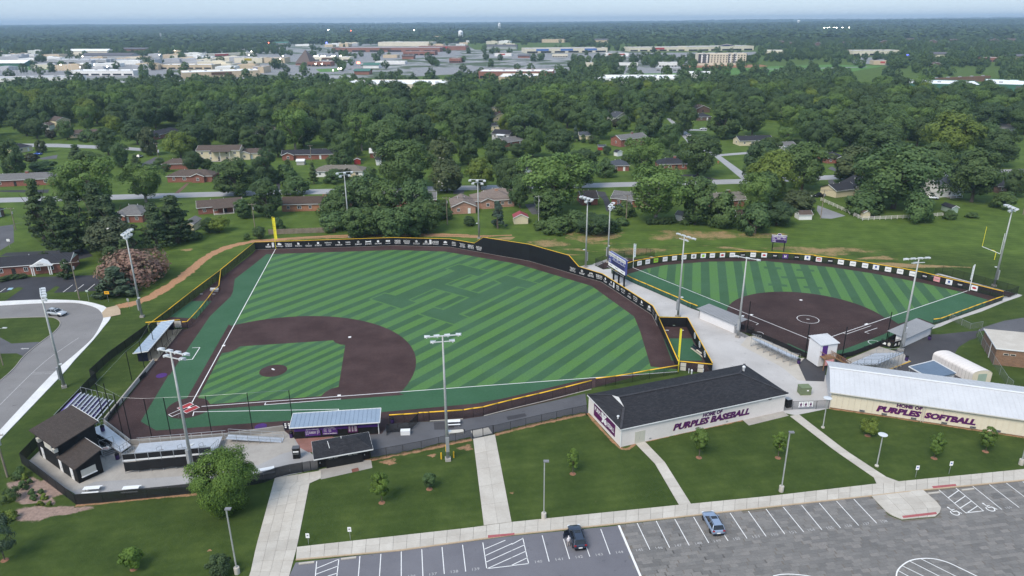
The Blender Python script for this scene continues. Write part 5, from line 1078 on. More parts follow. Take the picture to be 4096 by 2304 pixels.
mb=MB();letter(mb,'PURPLES BASEBALL',fr((a0+a1)/2-.05,-.006,z-.03),fr.u,V(0,0,1),w=(a1-a0),h=1.34,shear=.25,bold=.06);mb.part('lettering_edge',MATS['text_gold'],r)
frs=Frame(c0,c3-c0,c1-c0);sv0,_=wallpt(frs,'e',372,900);sv1,_=wallpt(frs,'e',118,640);sv0,sv1=min(sv0,sv1),max(sv0,sv1)
# banner on the end wall (local x runs back to front)
t_=thing('end_wall_banner','large plum banner with white baseball emblem on the end wall','banner',tuple(frs(sv0,-.03,.9)))
panel(frs,sv0,sv1,.75,3.25,-.02,.05).part('banner_board',MATS['plum'],t_)
mb=MB();cen=frs((sv0+sv1)/2,-.085,2.0);ru=-frs.u
letter(mb,'PURPLES',cen+ru*-2.0+V(0,0,.35),ru,V(0,0,1),w=3.1,h=.85,bold=.02);letter(mb,'BASEBALL',cen+ru*2.1+V(0,0,-.2),ru,V(0,0,1),w=3.1,h=.85,bold=.02);letter(mb,'BG',cen+V(0,0,.1),ru,V(0,0,1),w=1.3,h=1.9,bold=.04,out=.004)
mb.bar(cen+ru*-.9+V(0,0,-.9),cen+ru*.9+V(0,0,1.0),.01,.14);mb.bar(cen+ru*.9+V(0,0,-.9),cen+ru*-.9+V(0,0,1.0),.012,.14);mb.part('emblem',MATS['logo_white'],t_)
# ------------------------------------------------------------------ softball building
s0,s1=G('33',443,237),G('33',1845,447);fr=Frame(s0,s1-s0);LS_=38.0;HS_=3.45
r=thing('softball_building','long cream metal building lettered for softball with white ribbed roof','building',tuple(s0));DS=12.6;zr=HS_+1.75
n=38
for k in range(n):
 a0,a1=LS_*k/n,LS_*(k+1)/n;mb=MB().add([tuple(fr(a,b_,z))for z in(.15,HS_)for a,b_ in((a0+.005,0),(a1-.12,0),(a1-.09,-.035),(a1-.02,-.035),(a1-.005,.05),(a0+.005,.05))],[(0,1,7,6),(1,2,8,7),(2,3,9,8),(3,4,10,9),(4,5,11,10),(5,0,6,11)]);mb.part('wall_panel',MATS['cream_metal'],r)
MB().add([tuple(fr(a,b_,z))for a in(.02,LS_)for b_,z in((.06,0),(DS,0),(DS,HS_),(DS/2,zr-.1),(.06,HS_))],[(0,4,3,2,1),(5,6,7,8,9),(0,1,6,5),(1,2,7,6)]).part('end_wall',MATS['white_roof'],r)
ribbed_roof(r,fr,-.35,LS_+.35,-.4,HS_-.02,DS/2,zr,'white_roof',46);ribbed_roof(r,fr,-.35,LS_+.35,DS+.4,HS_-.02,DS/2+.01,zr-.002,'white_roof',46)
MB().bar(fr(-.4,DS/2,zr+.06),fr(LS_+.4,DS/2,zr+.06),.5,.06).part('ridge_cap',MATS['trim_white'],r);MB().bar(fr(-.4,-.45,HS_-.12),fr(LS_+.4,-.45,HS_-.12),.14,.16).part('gutter',MATS['beige'],r)
MB().bar(fr(-.05,-.1,0),fr(-.05,-.1,HS_),.12).part('downpipe',MATS['beige'],r)
wa=wallpt(fr,'33',1110,320)[0]
for q_ in(-.18,.18):MB().bar(fr(wa+q_,-.1,0),fr(wa+q_,-.1,HS_-.1),.1).part('downpipe',MATS['beige'],r)
for x,y in((677,262),(836,288),(1048,318),(1268,352),(1475,382),(1655,407)):
 a,z=wallpt(fr,'33',x,y);v_=panel(fr,a-.45,a+.45,.25,.62,-.036,.06).part('louvre_vent',MATS['silver_box'],r);[panel(fr,a-.38+.2*k,a-.25+.2*k,.3,.57,-.1,.01).part('louvre_gap',MATS['black_metal'],v_)for k in range(4)]
mb=MB();a0=wallpt(fr,'33',928,218)[0];a1=wallpt(fr,'33',1113,245)[0];z=wallpt(fr,'33',1020,230)[1];letter(mb,'HOME OF',fr((a0+a1)/2,-.05,z),fr.u,V(0,0,1),w=a1-a0,h=.72,bold=.06);mb.part('lettering',MATS['text_plum'],r,label='plum lettering HOME OF')
for txt,(x0,y0),(x1,y1)in(('PURPLES',(783,240),(1103,290)),('SOFTBALL',(1130,285),(1498,350))):
 a0=wallpt(fr,'33',x0,y0)[0];a1=wallpt(fr,'33',x1,y1)[0];z=wallpt(fr,'33',(x0+x1)/2,(y0+y1)/2-5)[1]-.05
 mb=MB();letter(mb,txt,fr((a0+a1)/2,-.052,z),fr.u,V(0,0,1),w=a1-a0,h=1.22,shear=.2,bold=.065);mb.part('lettering',MATS['text_plum'],r,label='large plum lettering %s'%txt)
 mb=MB();letter(mb,txt,fr((a0+a1)/2-.04,-.045,z-.02),fr.u,V(0,0,1),w=a1-a0,h=1.22,shear=.2,bold=.06);mb.part('lettering_edge',MATS['red_logo'],r)
SBF=fr
# ------------------------------------------------------------------ softball dugouts
def soft_dugout(label,fl,fr_pt,depth,zb,zf,sgn=1):
 fr=Frame(fl,fr_pt-fl);L=(fr_pt-fl).length;r=thing('softball_dugout',label,'dugout',tuple(fl),0,'white softball dugouts')
 panel(fr,0,L,0,zb,.2,.2).part('back_wall',MATS['white_wall'],r)
 for a in(0,L-.2):MB().add([tuple(fr(a+q_,b_,z))for q_ in(0,.2)for b_,z in((.21,0),(depth*.55,0),(depth*.55,zb+(zf-zb)*.5),(.21,zb))],BXG).part('side_wall',MATS['white_wall'],r)
 for k in range(5):MB().bar(fr(L*k/4,depth,0),fr(L*k/4,depth,zf),.09).part('post',MATS['black_metal'],r)
 panel(fr,0,L,.05,1.2,depth,.02).part('front_mesh',MATS['chain_black'],r)
 ribbed_roof(r,fr,-.4,L+.4,-.45,zb+.05,depth+.35,zf+.05,'grey_roof',20)
 MB().bar(fr(-.45,-.5,zb),fr(L+.45,-.5,zb),.12,.16).part('gutter',MATS['silver_box'],r)
 for a in(.15,L-.1):MB().bar(fr(a,-.1,0),fr(a,-.1,zb),.1).part('downpipe',MATS['silver_box'],r)
 return fr
soft_dugout('white softball dugout with grey ribbed roof beside the gravel yard',G('f',745,352),G('f',1290,587),3.2,2.45,2.75)
soft_dugout('white softball dugout with grey ribbed roof beside the dark asphalt',G('h',45,797),G('h',456,607),3.4,2.3,2.6)
# softball press booth on stilts with timber stairs
bl_,bm_,br_=G('g',470,1100),G('g',440,1080),G('g',605,1108);fr=Frame(G('g',455,1110),G('g',770,1010)-G('g',455,1110));fr=Frame(G('g',455,1108),V(1,.25,0))
r=thing('softball_booth','tall white press booth with purple door and timber stairs','booth',tuple(fr.o));LW,DW,ZT_=4.0,3.6,5.0
MB().add([tuple(fr(a,b_,z))for z,k in((.25,0),(ZT_,.1))for a,b_ in((0,0),(LW,0),(LW,DW),(0,DW))],BXF).part('wall',MATS['white_wall'],r)
ribbed_roof(r,fr,-.2,LW+.25,-.3,ZT_+.12,DW+.3,ZT_+.5,'white_roof',6)
d_=panel(fr,.55,1.75,2.65,4.75,0,.05).part('door',MATS['purple'],r);MB().box(fr(1.6,-.08,3.6),(.08,.08,.1)).part('handle',MATS['galv'],d_);panel(fr,1.2,2.6,.35,1.0,0,.05).part('vent_grille',MATS['silver_box'],r)
dk=MB().add([tuple(fr(a,b_,z))for z in(2.5,2.62)for a,b_ in((.15,-1.6),(2.5,-1.6),(2.5,-.02),(.15,-.02))],BXF).part('landing',MATS['wood_deck'],r)
mb=MB()
for k in range(9):a=.2+2.25*k/8;mb.bar(fr(a,-1.58,2.6),fr(a,-1.58,3.6),.05)
mb.bar(fr(.15,-1.58,3.62),fr(2.5,-1.58,3.62),.09).bar(fr(.15,-1.58,3.62),fr(.15,-.05,3.62),.09);mb.part('balustrade',MATS['wood_deck'],r)
for a in(.2,2.4):MB().bar(fr(a,-1.5,0),fr(a,-1.5,2.55),.14).part('leg',MATS['wood_deck'],r)
for k in range(10):a=2.5+k*.42;MB().add([tuple(fr(q_,b_,2.45-k*.25+h))for h in(0,.06)for q_,b_ in((a,-1.55),(a+.42,-1.55),(a+.42,-.3),(a,-.3))],BXF).part('stair_tread',MATS['wood_deck'],r)
for b_ in(-1.58,-.25):
 mb=MB().bar(fr(2.5,b_,3.62),fr(6.7,b_,1.1),.09)
 for k in range(13):a=2.5+4.2*k/12;z=2.45-2.45*k/12;mb.bar(fr(a,b_,z),fr(a,b_,z+1.05),.05)
 mb.part('stair_rail',MATS['wood_deck'],r)
bn=panel(fr,.3,2.3,1.2,2.4,-1.62,.03).part('team_banner',MATS['pink'],r);mb=MB();letter(mb,'M',fr(1.3,-1.66,1.7),fr.u,V(0,0,1),w=.9,h=.6,bold=.04);mb.part('banner_mark',MATS['navy_dark'],bn)
# softball net poles and low backstop
r=thing('softball_backstop','low dark backstop wall with tall black net poles behind softball home','backstop',tuple(G('g',265,950)))
bp=mixed('f',(1480,578),(1690,655),(1905,745),(2130,845),'g',(265,950),(420,985),(830,965),(990,930),(1165,860),(1330,800),(1415,765))
for a,b_ in zip(bp,bp[1:]):
 MB().bar(a+V(0,0,.55),b_+V(0,0,.55),.12,1.1).part('pad',MATS['black_fabric'],r);MB().bar(a,a+V(0,0,1.25),.1).part('post',MATS['black_metal'],r)
for t,(x0,y0),(x1,y1)in(('f',(1530,95),(1478,570)),('g',(335,445),(265,950)),('g',(900,483),(825,990)),('g',(1580,257),(1510,690))):
 p=G(t,x1,y1);h=HT(t,x0,y0,p);MB().tube(p,p+V(0,0,h),.1,n=8).part('net_pole',MATS['black_metal'],r);bp.append((p,h))
for(p,h),(q_,g_)in zip(bp[-4:],bp[-3:]):MB().poly([tuple(p+V(0,0,1.1)),tuple(q_+V(0,0,1.1)),tuple(q_+V(0,0,g_)),tuple(p+V(0,0,h))]).part('net_panel',MATS['net_black'],r)
# softball bleachers
def bleacher(label,f0,f1,rows,rise=.28,run=.66):
 fr=Frame(f0,f1-f0);L=(f1-f0).length;r=thing('softball_bleacher',label,'bleacher',tuple(f0),0,'softball bleachers')
 bx_=lambda u0,u1,v0,v1,z0,z1:MB().add([tuple(fr(a,b_,z))for z in(z0,z1)for a,b_ in((u0,v0),(u1,v0),(u1,v1),(u0,v1))],BXF)
 for i in range(rows):
  z=.9+rise*i;v=-run*i
  bx_(0,L,v-.27,v,z,z+.05).part('seat_plank',MATS['aluminium'],r);bx_(0,L,v+.06,v+.34,z-.42,z-.38).part('foot_plank',MATS['aluminium'],r)
 zt=.9+rise*(rows-1);vb=-run*(rows-1)-.3
 for k in range(7):
  a=L*k/6;mb=MB().bar(fr(a,.2,.3),fr(a,vb,zt-.1),.06).bar(fr(a,vb,0),fr(a,vb,zt),.06).bar(fr(a,0,0),fr(a,0,.8),.06).bar(fr(a,vb/2,0),fr(a,vb/2,(.9+zt)/2-.15),.06).bar(fr(a,vb,.1),fr(a,vb/2,(.9+zt)/2-.2),.05).bar(fr(a,0,.05),fr(a,vb,.05),.06)
  if k<6:mb.bar(fr(a,vb,.1),fr(L*(k+1)/6,vb,zt-.1),.04)
  mb.part('frame',MATS['galv'],r)
 mb=MB().bar(fr(0,vb,zt+1.0),fr(L,vb,zt+1.0),.05).bar(fr(0,vb,zt+.5),fr(L,vb,zt+.5),.04)
 for k in range(10):mb.bar(fr(L*k/9,vb,zt),fr(L*k/9,vb,zt+1.0),.05)
 for e_ in(0,L):
  mb.bar(fr(e_,vb,zt+1.0),fr(e_,0,1.9),.05)
  for k in range(5):v=vb*k/4;mb.bar(fr(e_,v,.9+(zt-.9)*k/4-.4),fr(e_,v,1.9+(zt-.9)*k/4),.05)
 mb.part('guard_rail',MATS['galv'],r)
 for f_ in(.35,.65):MB().bar(fr(L*f_,-.6,1.9),fr(L*f_,vb+.6,zt+.7),.05).bar(fr(L*f_,-.6,.8),fr(L*f_,-.6,1.9),.05).bar(fr(L*f_,vb+.6,zt-.3),fr(L*f_,vb+.6,zt+.7),.05).part('aisle_rail',MATS['galv'],r)
p,q_=G('f',1690,685,.9),G('f',2290,970,.9);bleacher('aluminium softball bleacher on the gravel left of the press booth',xy(p),xy(q_),5)
p,q_=G('g',960,1045,.9),G('g',1350,885,.9);bleacher('aluminium softball bleacher on a concrete pad right of the press booth',xy(p),xy(q_),9)
# softball fences
fence('softball_outfield_fence','curved black softball outfield fence with yellow cap and sponsor banners',SWALL[1:],2.0,2.4,'mesh_soft','yellow_cap',cap_r=.1)
fence('softball_left_fence','black fence with yellow cap along the softball left foul side',mixed('k',(790,440),(1000,520),(1130,590),(1250,645),(1382,700),(1515,758),(1650,818),(1795,880),(1930,938),'f',(575,185),(632,207)),1.3,4,'mesh_green','yellow_cap')
fence('softball_left_gate','small black gate with yellow cap at the left softball dugout',mixed('f',(635,207),(718,240)),1.3,2,'chain_black','yellow_cap',cat='gate')
fence('softball_right_fence','black fence with yellow cap along the softball right foul side',mixed('h',(1558,88),(1440,125),(1345,160),(1245,195),(1135,235),(1030,275),(930,310),(825,350),(720,390),(610,430),(500,445)),1.25,4,'mesh_green','yellow_cap')
fence('softball_pen_fence','tall black chain link pen behind the left end of softball outfield',mixed('k',(650,375),(515,315),(640,270),(760,230),(1010,180),(1120,170),(1240,155),(1380,140),(1450,155),(1520,175)),2.3,4,'chain_black',None)
fence('softball_pen_fence_right','tall black chain link pen behind the right end of softball outfield',mixed('m',(1540,300),(1630,275),(1745,310),(1870,345),(1985,375),(2110,410),(2240,445),(2370,480),(2495,515),(2415,548),(2335,560)),2.3,4,'chain_black',None)
fence('dugout_pen','small black chain link pen beside the left softball dugout',mixed('f',(1295,585),(1445,655),(1580,605),(1470,565)),1.6,3,'chain_black',None)
fence('right_dugout_pen','black chain link pen with dark screens beside the right softball dugout',mixed('g',(1420,765),(1540,790),(1730,770)),1.6,3,'chain_black',None)
fence('galvanised_gate_fence','galvanised chain link fence and gate beside the asphalt path',mixed('h',(755,375),(935,460),(1065,525),(1250,495)),1.5,4,'chain_galv',None,'galv')
fence('galvanised_fence_right','galvanised chain link fence below the brick building',mixed('h',(1180,640),(1235,760),(1415,1065),(1620,1380),(1700,1449)),1.9,4,'chain_galv',None,'galv')
fence('building_gap_fence','black chain link gate with three white posters between the two buildings',mixed('33',(112,258),(173,250),(345,245),(435,240)),1.7,3,'chain_black',None)
fr=Frame(G('33',173,250),G('33',435,240)-G('33',173,250))
for k,(x,l)in enumerate(((238,'left'),(273,'middle'),(308,'right'))):
 a,z=wallpt(fr,'33',x,212,-.06);t_=thing('poster','%s of three white player posters on the gap fence'%l,'poster',tuple(fr(a,-.06,.4)),0,'white player posters');panel(fr,a-.4,a+.4,.45,1.6,-.04,.03).part('sheet',MATS['logo_white'],t_);mb=MB();mb.poly([tuple(fr(a+q_,-.075,z_))for q_,z_ in((-.15,.75),(.15,.75),(.22,1.15),(.08,1.2),(.08,1.42),(-.08,1.42),(-.08,1.2),(-.22,1.15))]);mb.poly([tuple(fr(a+q_,-.075,z_))for q_,z_ in((-.25,.52),(.25,.52),(.25,.65),(-.25,.65))]);mb.part('figure_print',MATS['plum'],t_)
# banners on the softball outfield fence
SW=[xy(p)for p in SWALL[1:]]
ban=[('l',x,y,m_)for x,y,m_ in zip((195,303,412,528,648,768,893,1015,1130,1262,1388,1522,1655,1797,1935,2068,2215,2352,2497),(238,220,203,188,175,162,152,145,139,136,133,132,134,138,145,152,160,172,186),('w=','wo','lime','w=','w=','w=','wd','wg','w=','wr','w=','bGONE','wo','wR','b=','pH','bJamKat','wb','rSTARR'))]
ban+=[('m',x,y,m_)for x,y,m_ in zip((350,470,608,747,873,1013,1150,1290,1425,1568,1710,1838,1990),(127,138,158,180,200,222,248,278,305,338,372,400,445),('bBEER','wg','w=','wLEE','wb','wGBCC','w=','wCORE','b-','k','wB','bo','wr'))]
words={'w':'white','b':'black','p':'purple','r':'white and red','k':'faded pink','l':'lime green'};ordn=['first','second','third','fourth','fifth','sixth','seventh','eighth','ninth','tenth','eleventh','twelfth','thirteenth','fourteenth','fifteenth','sixteenth','seventeenth','eighteenth','nineteenth','twentieth']
ordn+=['twenty-'+o_ for o_ in ordn[:9]]+['thirtieth','thirty-first','thirty-second','thirty-third']
for k,(t,x,y,c_)in enumerate(ban):
 p,d=seg_at(SW,xy(G(t,x,y,1.05)));rt=d if V(d.y,-d.x,0).dot(HS-p)>0 else-d;out=rt.cross(V(0,0,1));c=p+out*.1+V(0,0,1.05)
 t_=thing('sponsor_banner','%s banner, %s from the left along the softball outfield fence'%(words[c_[0]],ordn[k]),'banner',tuple(c-V(0,0,.7)),0,'softball sponsor banners')
 m_={'w':'logo_white','b':'black_fabric','p':'purple','r':'logo_white','k':'pink','l':'lime'}[c_[0]]
 MB().add([tuple(c+rt*a+V(0,0,b_)+out*o_)for o_ in(.02,0)for a,b_ in((-.78,-.68),(.78,-.68),(.78,.68),(-.78,.68))],BXG).part('banner_sheet',MATS[m_],t_)
 mb=MB();cc_=c+out*.028;R_=lambda x0,y0,x1,y1:mb.poly([tuple(cc_+rt*a+V(0,0,b_))for a,b_ in((x0,y0),(x1,y0),(x1,y1),(x0,y1))])
 s_=c_[1:]if c_[0]!='l' else 'ime';lm='grey_logo' if c_[0]in 'wk' else 'logo_white'
 if c_[0]=='l':R_(-.45,-.1,.45,.12);lm='red_logo'
 elif len(s_)>=3:letter(mb,s_,cc_+V(0,0,-.05 if c_[0]!='r' else-.3),rt,V(0,0,1),w=1.15,h=.34,bold=.03,shear=.1)
 elif s_ in('r','R'):mb.poly([tuple(cc_+rt*.5*math.cos(a)+V(0,0,.3*math.sin(a)))for a in[2*PI*i/16 for i in range(16)]]);lm='red_logo'
 elif s_ in('b','B'):mb.poly([tuple(cc_+rt*.3*math.cos(a)+V(0,0,.1+.35*math.sin(a)))for a in[2*PI*i/12 for i in range(12)]]);R_(-.5,-.45,.5,-.38);lm='blue_logo'
 elif s_=='g':R_(-.4,-.4,.4,.4)if k<15 else R_(-.5,-.12,.5,.12);lm='lime' if k<15 else 'grey_logo'
 elif s_=='d':mb.poly([tuple(cc_+rt*.42*math.cos(a)+V(0,0,.42*math.sin(a)))for a in[2*PI*i/14 for i in range(14)]])
 elif s_=='H':letter(mb,'H',cc_,rt,V(0,0,1),w=.6,h=.75,bold=.04)
 else:R_(-.55,.0,.55,.14);R_(-.45,-.2,.45,-.13)
 if c_[0]=='r':R_(-.55,.0,.55,.4);lm='red_logo'
 mb.part('banner_print',MATS[lm],t_)
# ------------------------------------------------------------------ scoreboards
q0,q1=G('k',825,548),G('k',1003,668);fr=Frame(q0,q1-q0);Lp=(q1-q0).length
r=thing('baseball_scoreboard','large blue and white baseball scoreboard on three black posts','scoreboard',tuple(q0))
for a in(0,Lp/2,Lp):MB().bar(fr(a,0,0),fr(a,0,6),.45).part('post',MATS['black_metal'],r)
u0=wallpt(fr,'k',762,200)[0];u1=wallpt(fr,'k',1045,340)[0];zt=.5*(wallpt(fr,'k',765,75)[1]+wallpt(fr,'k',1050,215)[1]);zb=.5*(wallpt(fr,'k',758,302)[1]+wallpt(fr,'k',1040,470)[1])
def sb(a0,a1,f0,f1,m_,nm,th=.06,b_=-.3):return panel(fr,u0+(u1-u0)*a0,u0+(u1-u0)*a1,zb+(zt-zb)*f0,zb+(zt-zb)*f1,b_,th).part(nm,MATS[m_],r)
MB().add([tuple(fr(a,b_,z))for z in(zb,zt)for a,b_ in((u0,-.29),(u1,-.29),(u1,.3),(u0,.3))],BXF).part('cabinet',MATS['scoreboard_blue'],r)
sb(0,1,.78,1,'logo_white','header_panel');sb(0,1,0,.235,'logo_white','sponsor_panel')
mb=MB();P_=lambda a,f,o_=-.365:fr(u0+(u1-u0)*a,o_,zb+(zt-zb)*f);W_=u1-u0
letter(mb,'BOWLING GREEN HIGH SCHOOL',P_(.5,.89),fr.u,V(0,0,1),w=W_*.95,h=.62,bold=.02);mb.part('header_lettering',MATS['navy_dark'],r)
mb=MB()
for txt,a,f,w in(('AT BAT',.1,.72,.9),('BALL',.33,.69,.7),('STRIKE',.53,.7,.9),('OUT',.73,.69,.6),('H E',.9,.69,.5),('GUEST',.07,.5,.8),('PURPLES',.08,.38,.95)):letter(mb,txt,P_(a,f,-.31),fr.u,V(0,0,1),w=w,h=.32,bold=.03)
letter(mb,'1 2 3 4 5 6 7 8 9 10',P_(.5,.58,-.31),fr.u,V(0,0,1),w=W_*.55,h=.25,bold=.03);letter(mb,'RUN HIT ERR',P_(.88,.58,-.31),fr.u,V(0,0,1),w=W_*.2,h=.22,bold=.03);mb.part('lettering',MATS['logo_white'],r)
mb=MB()
for k in range(13):a=.19+k*.06;[mb.poly([tuple(P_(a+q_,f+g_,-.306))for q_,g_ in((0,0),(.042,0),(.042,.12),(0,.12))])for f in(.27,.42)]
mb.part('digit_windows',MATS['navy_dark'],r)
mb=MB();[mb.poly([tuple(P_(a+q_,.1+g_))for q_,g_ in((0,0),(.16,0),(.16,.05),(0,.05))])for a in(.08,.42,.76)];mb.part('sponsor_print',MATS['grey_logo'],r)
MB().bar(fr(u0-.2,-.6,zb-.35),fr(u1,-.6,zb-.35),.1).bar(fr(u0,.4,zt+.06),fr(u1,.4,zt+.06),.25,.08).part('service_rail',MATS['galv'],r)
q0,q1=G('23',38,252),G('23',150,260);fr=Frame(q0,q1-q0);Lp=(q1-q0).length;r=thing('softball_scoreboard','purple softball scoreboard on two thin posts beyond the outfield fence','scoreboard',tuple(q0))
for a in(0,Lp):MB().bar(fr(a,.1,0),fr(a,.1,5),.2).part('post',MATS['black_metal'],r)
u0=wallpt(fr,'23',34,130)[0];u1=wallpt(fr,'23',181,138)[0];zt=wallpt(fr,'23',108,101)[1];zb=wallpt(fr,'23',106,168)[1];W_=u1-u0
MB().add([tuple(fr(a,b_,z))for z in(zb,zt)for a,b_ in((u0,-.2),(u1,-.2),(u1,.1),(u0,.1))],BXF).part('cabinet',MATS['purple'],r)
cx=fr((u0+u1)/2,-.2,zt);mb=MB().add([tuple(cx+fr.u*W_*.15*math.cos(a)+V(0,0,W_*.15*math.sin(a))+fr.v*o_)for o_ in(0,.25)for a in[PI*i/12 for i in range(13)]],[tuple(range(13)),tuple(range(25,12,-1))]+[(i,i+1,14+i,13+i)for i in range(12)]);mb.part('crest',MATS['purple'],r)
mb=MB()
for i in range(12):a0,a1=PI*i/12,PI*(i+1)/12;mb.bar(cx+fr.u*W_*.155*math.cos(a0)+V(0,0,W_*.155*math.sin(a0)),cx+fr.u*W_*.155*math.cos(a1)+V(0,0,W_*.155*math.sin(a1)),.06,.1)
mb.bar(fr(u0,-.2,zt+.06),fr(u1,-.2,zt+.06),.15,.14);mb.part('white_trim',MATS['logo_white'],r)
mb=MB();P_=lambda a,f,o_=-.212:fr(u0+W_*a,o_,zb+(zt-zb)*f)
for txt,a,f,w,h in(('PURPLES SOFTBALL',.5,.82,.92,.42),('BALL',.14,.6,.17,.26),('STRIKE',.48,.58,.24,.26),('OUT',.81,.57,.14,.26),('GUEST',.18,.35,.24,.24),('HOME',.18,.14,.22,.24),('1 2 3 4 5 6 7',.55,.44,.44,.18),('RUNS',.9,.42,.12,.16)):letter(mb,txt,P_(a,f),fr.u,V(0,0,1),w=W_*w,h=h,bold=.03,shear=.1)
mb.part('lettering',MATS['logo_white'],r);mb=MB();[mb.poly([tuple(P_(.33+k*.08+q_,f+g_,-.206))for q_,g_ in((0,0),(.06,0),(.06,.16),(0,.16))])for k in range(8)for f in(.05,.24)];mb.part('digit_windows',MATS['navy_dark'],r)
# ================================================================== houses
def brick(name,c,d=.25):
 m,nt,b=newmat(name);v=tc(nt,'Object');br=nt.nodes.new('ShaderNodeTexBrick');s=sep(nt,v);cm=nt.nodes.new('ShaderNodeCombineXYZ')
 nt.links.new(mth(nt,'ADD',s[0],s[1]),cm.inputs[0]);nt.links.new(s[2],cm.inputs[1]);nt.links.new(cm.outputs[0],br.inputs['Vector'])
 br.inputs['Scale'].default_value=1;br.inputs['Brick Width'].default_value=.42;br.inputs['Row Height'].default_value=.15;br.inputs['Mortar Size'].default_value=.015
 br.inputs['Color1'].default_value=(*[x*(1-d)for x in c],1);br.inputs['Color2'].default_value=(*[x*(1+d)for x in c],1);br.inputs['Mortar'].default_value=(*[x*.6+.12 for x in c],1)
 nt.links.new(mixc(nt,mth(nt,'MULTIPLY',nz(nt,v,.5,3),.35),br.outputs['Color'],tuple(x*.7 for x in c)),b.inputs['Base Color']);b.inputs['Roughness'].default_value=.9;return m
for k,c in{'br':(.26,.085,.055),'bo':(.42,.18,.09),'bp':(.44,.24,.17),'bb':(.13,.07,.05),'bt':(.23,.125,.07)}.items():brick(k,c)
for k,c in{'cr':(.62,.54,.38),'wh':(.72,.72,.72),'gy':(.40,.40,.38),'tn':(.42,.36,.27),'rd':(.30,.035,.03),'gn':(.33,.42,.35),'dk':(.03,.03,.03)}.items():plain(k,c,.8,.06,.6,coord='Object')
for k,c in{'R_br':(.125,.095,.08),'R_gy':(.19,.185,.185),'R_ch':(.042,.043,.052),'R_pk':(.25,.20,.175),'R_tn':(.21,.19,.16),'R_bl':(.085,.095,.115),'R_rb':(.10,.07,.055)}.items():shingle(k,tuple(x*.8 for x in c),tuple(x*1.15 for x in c),1.3)
plain('R_red',(.30,.05,.06),.5,.08,1);plain('R_wh',(.72,.73,.74),.5,.05,1)
LAND=[]
_wm={}
def window(r,fr,a,z,b_=0,w=1.1,h=1.25):
 k=(w,h)
 if k not in _wm:_wm[k]=(MB().box((0,-.03,0),(w,.06,h)).mesh(MATS['trim_white'],'window'),MB().box((-w*.22,-.07,0),(w*.36,.03,h*.8)).box((w*.22,-.07,0),(w*.36,.03,h*.8)).mesh(MATS['glass_dark'],'pane'))
 o=link('window',_wm[k][0],r,fr(a,b_,z)-parent_loc(r),(0,0,math.atan2(fr.u.y,fr.u.x)));link('pane',_wm[k][1],o);return o
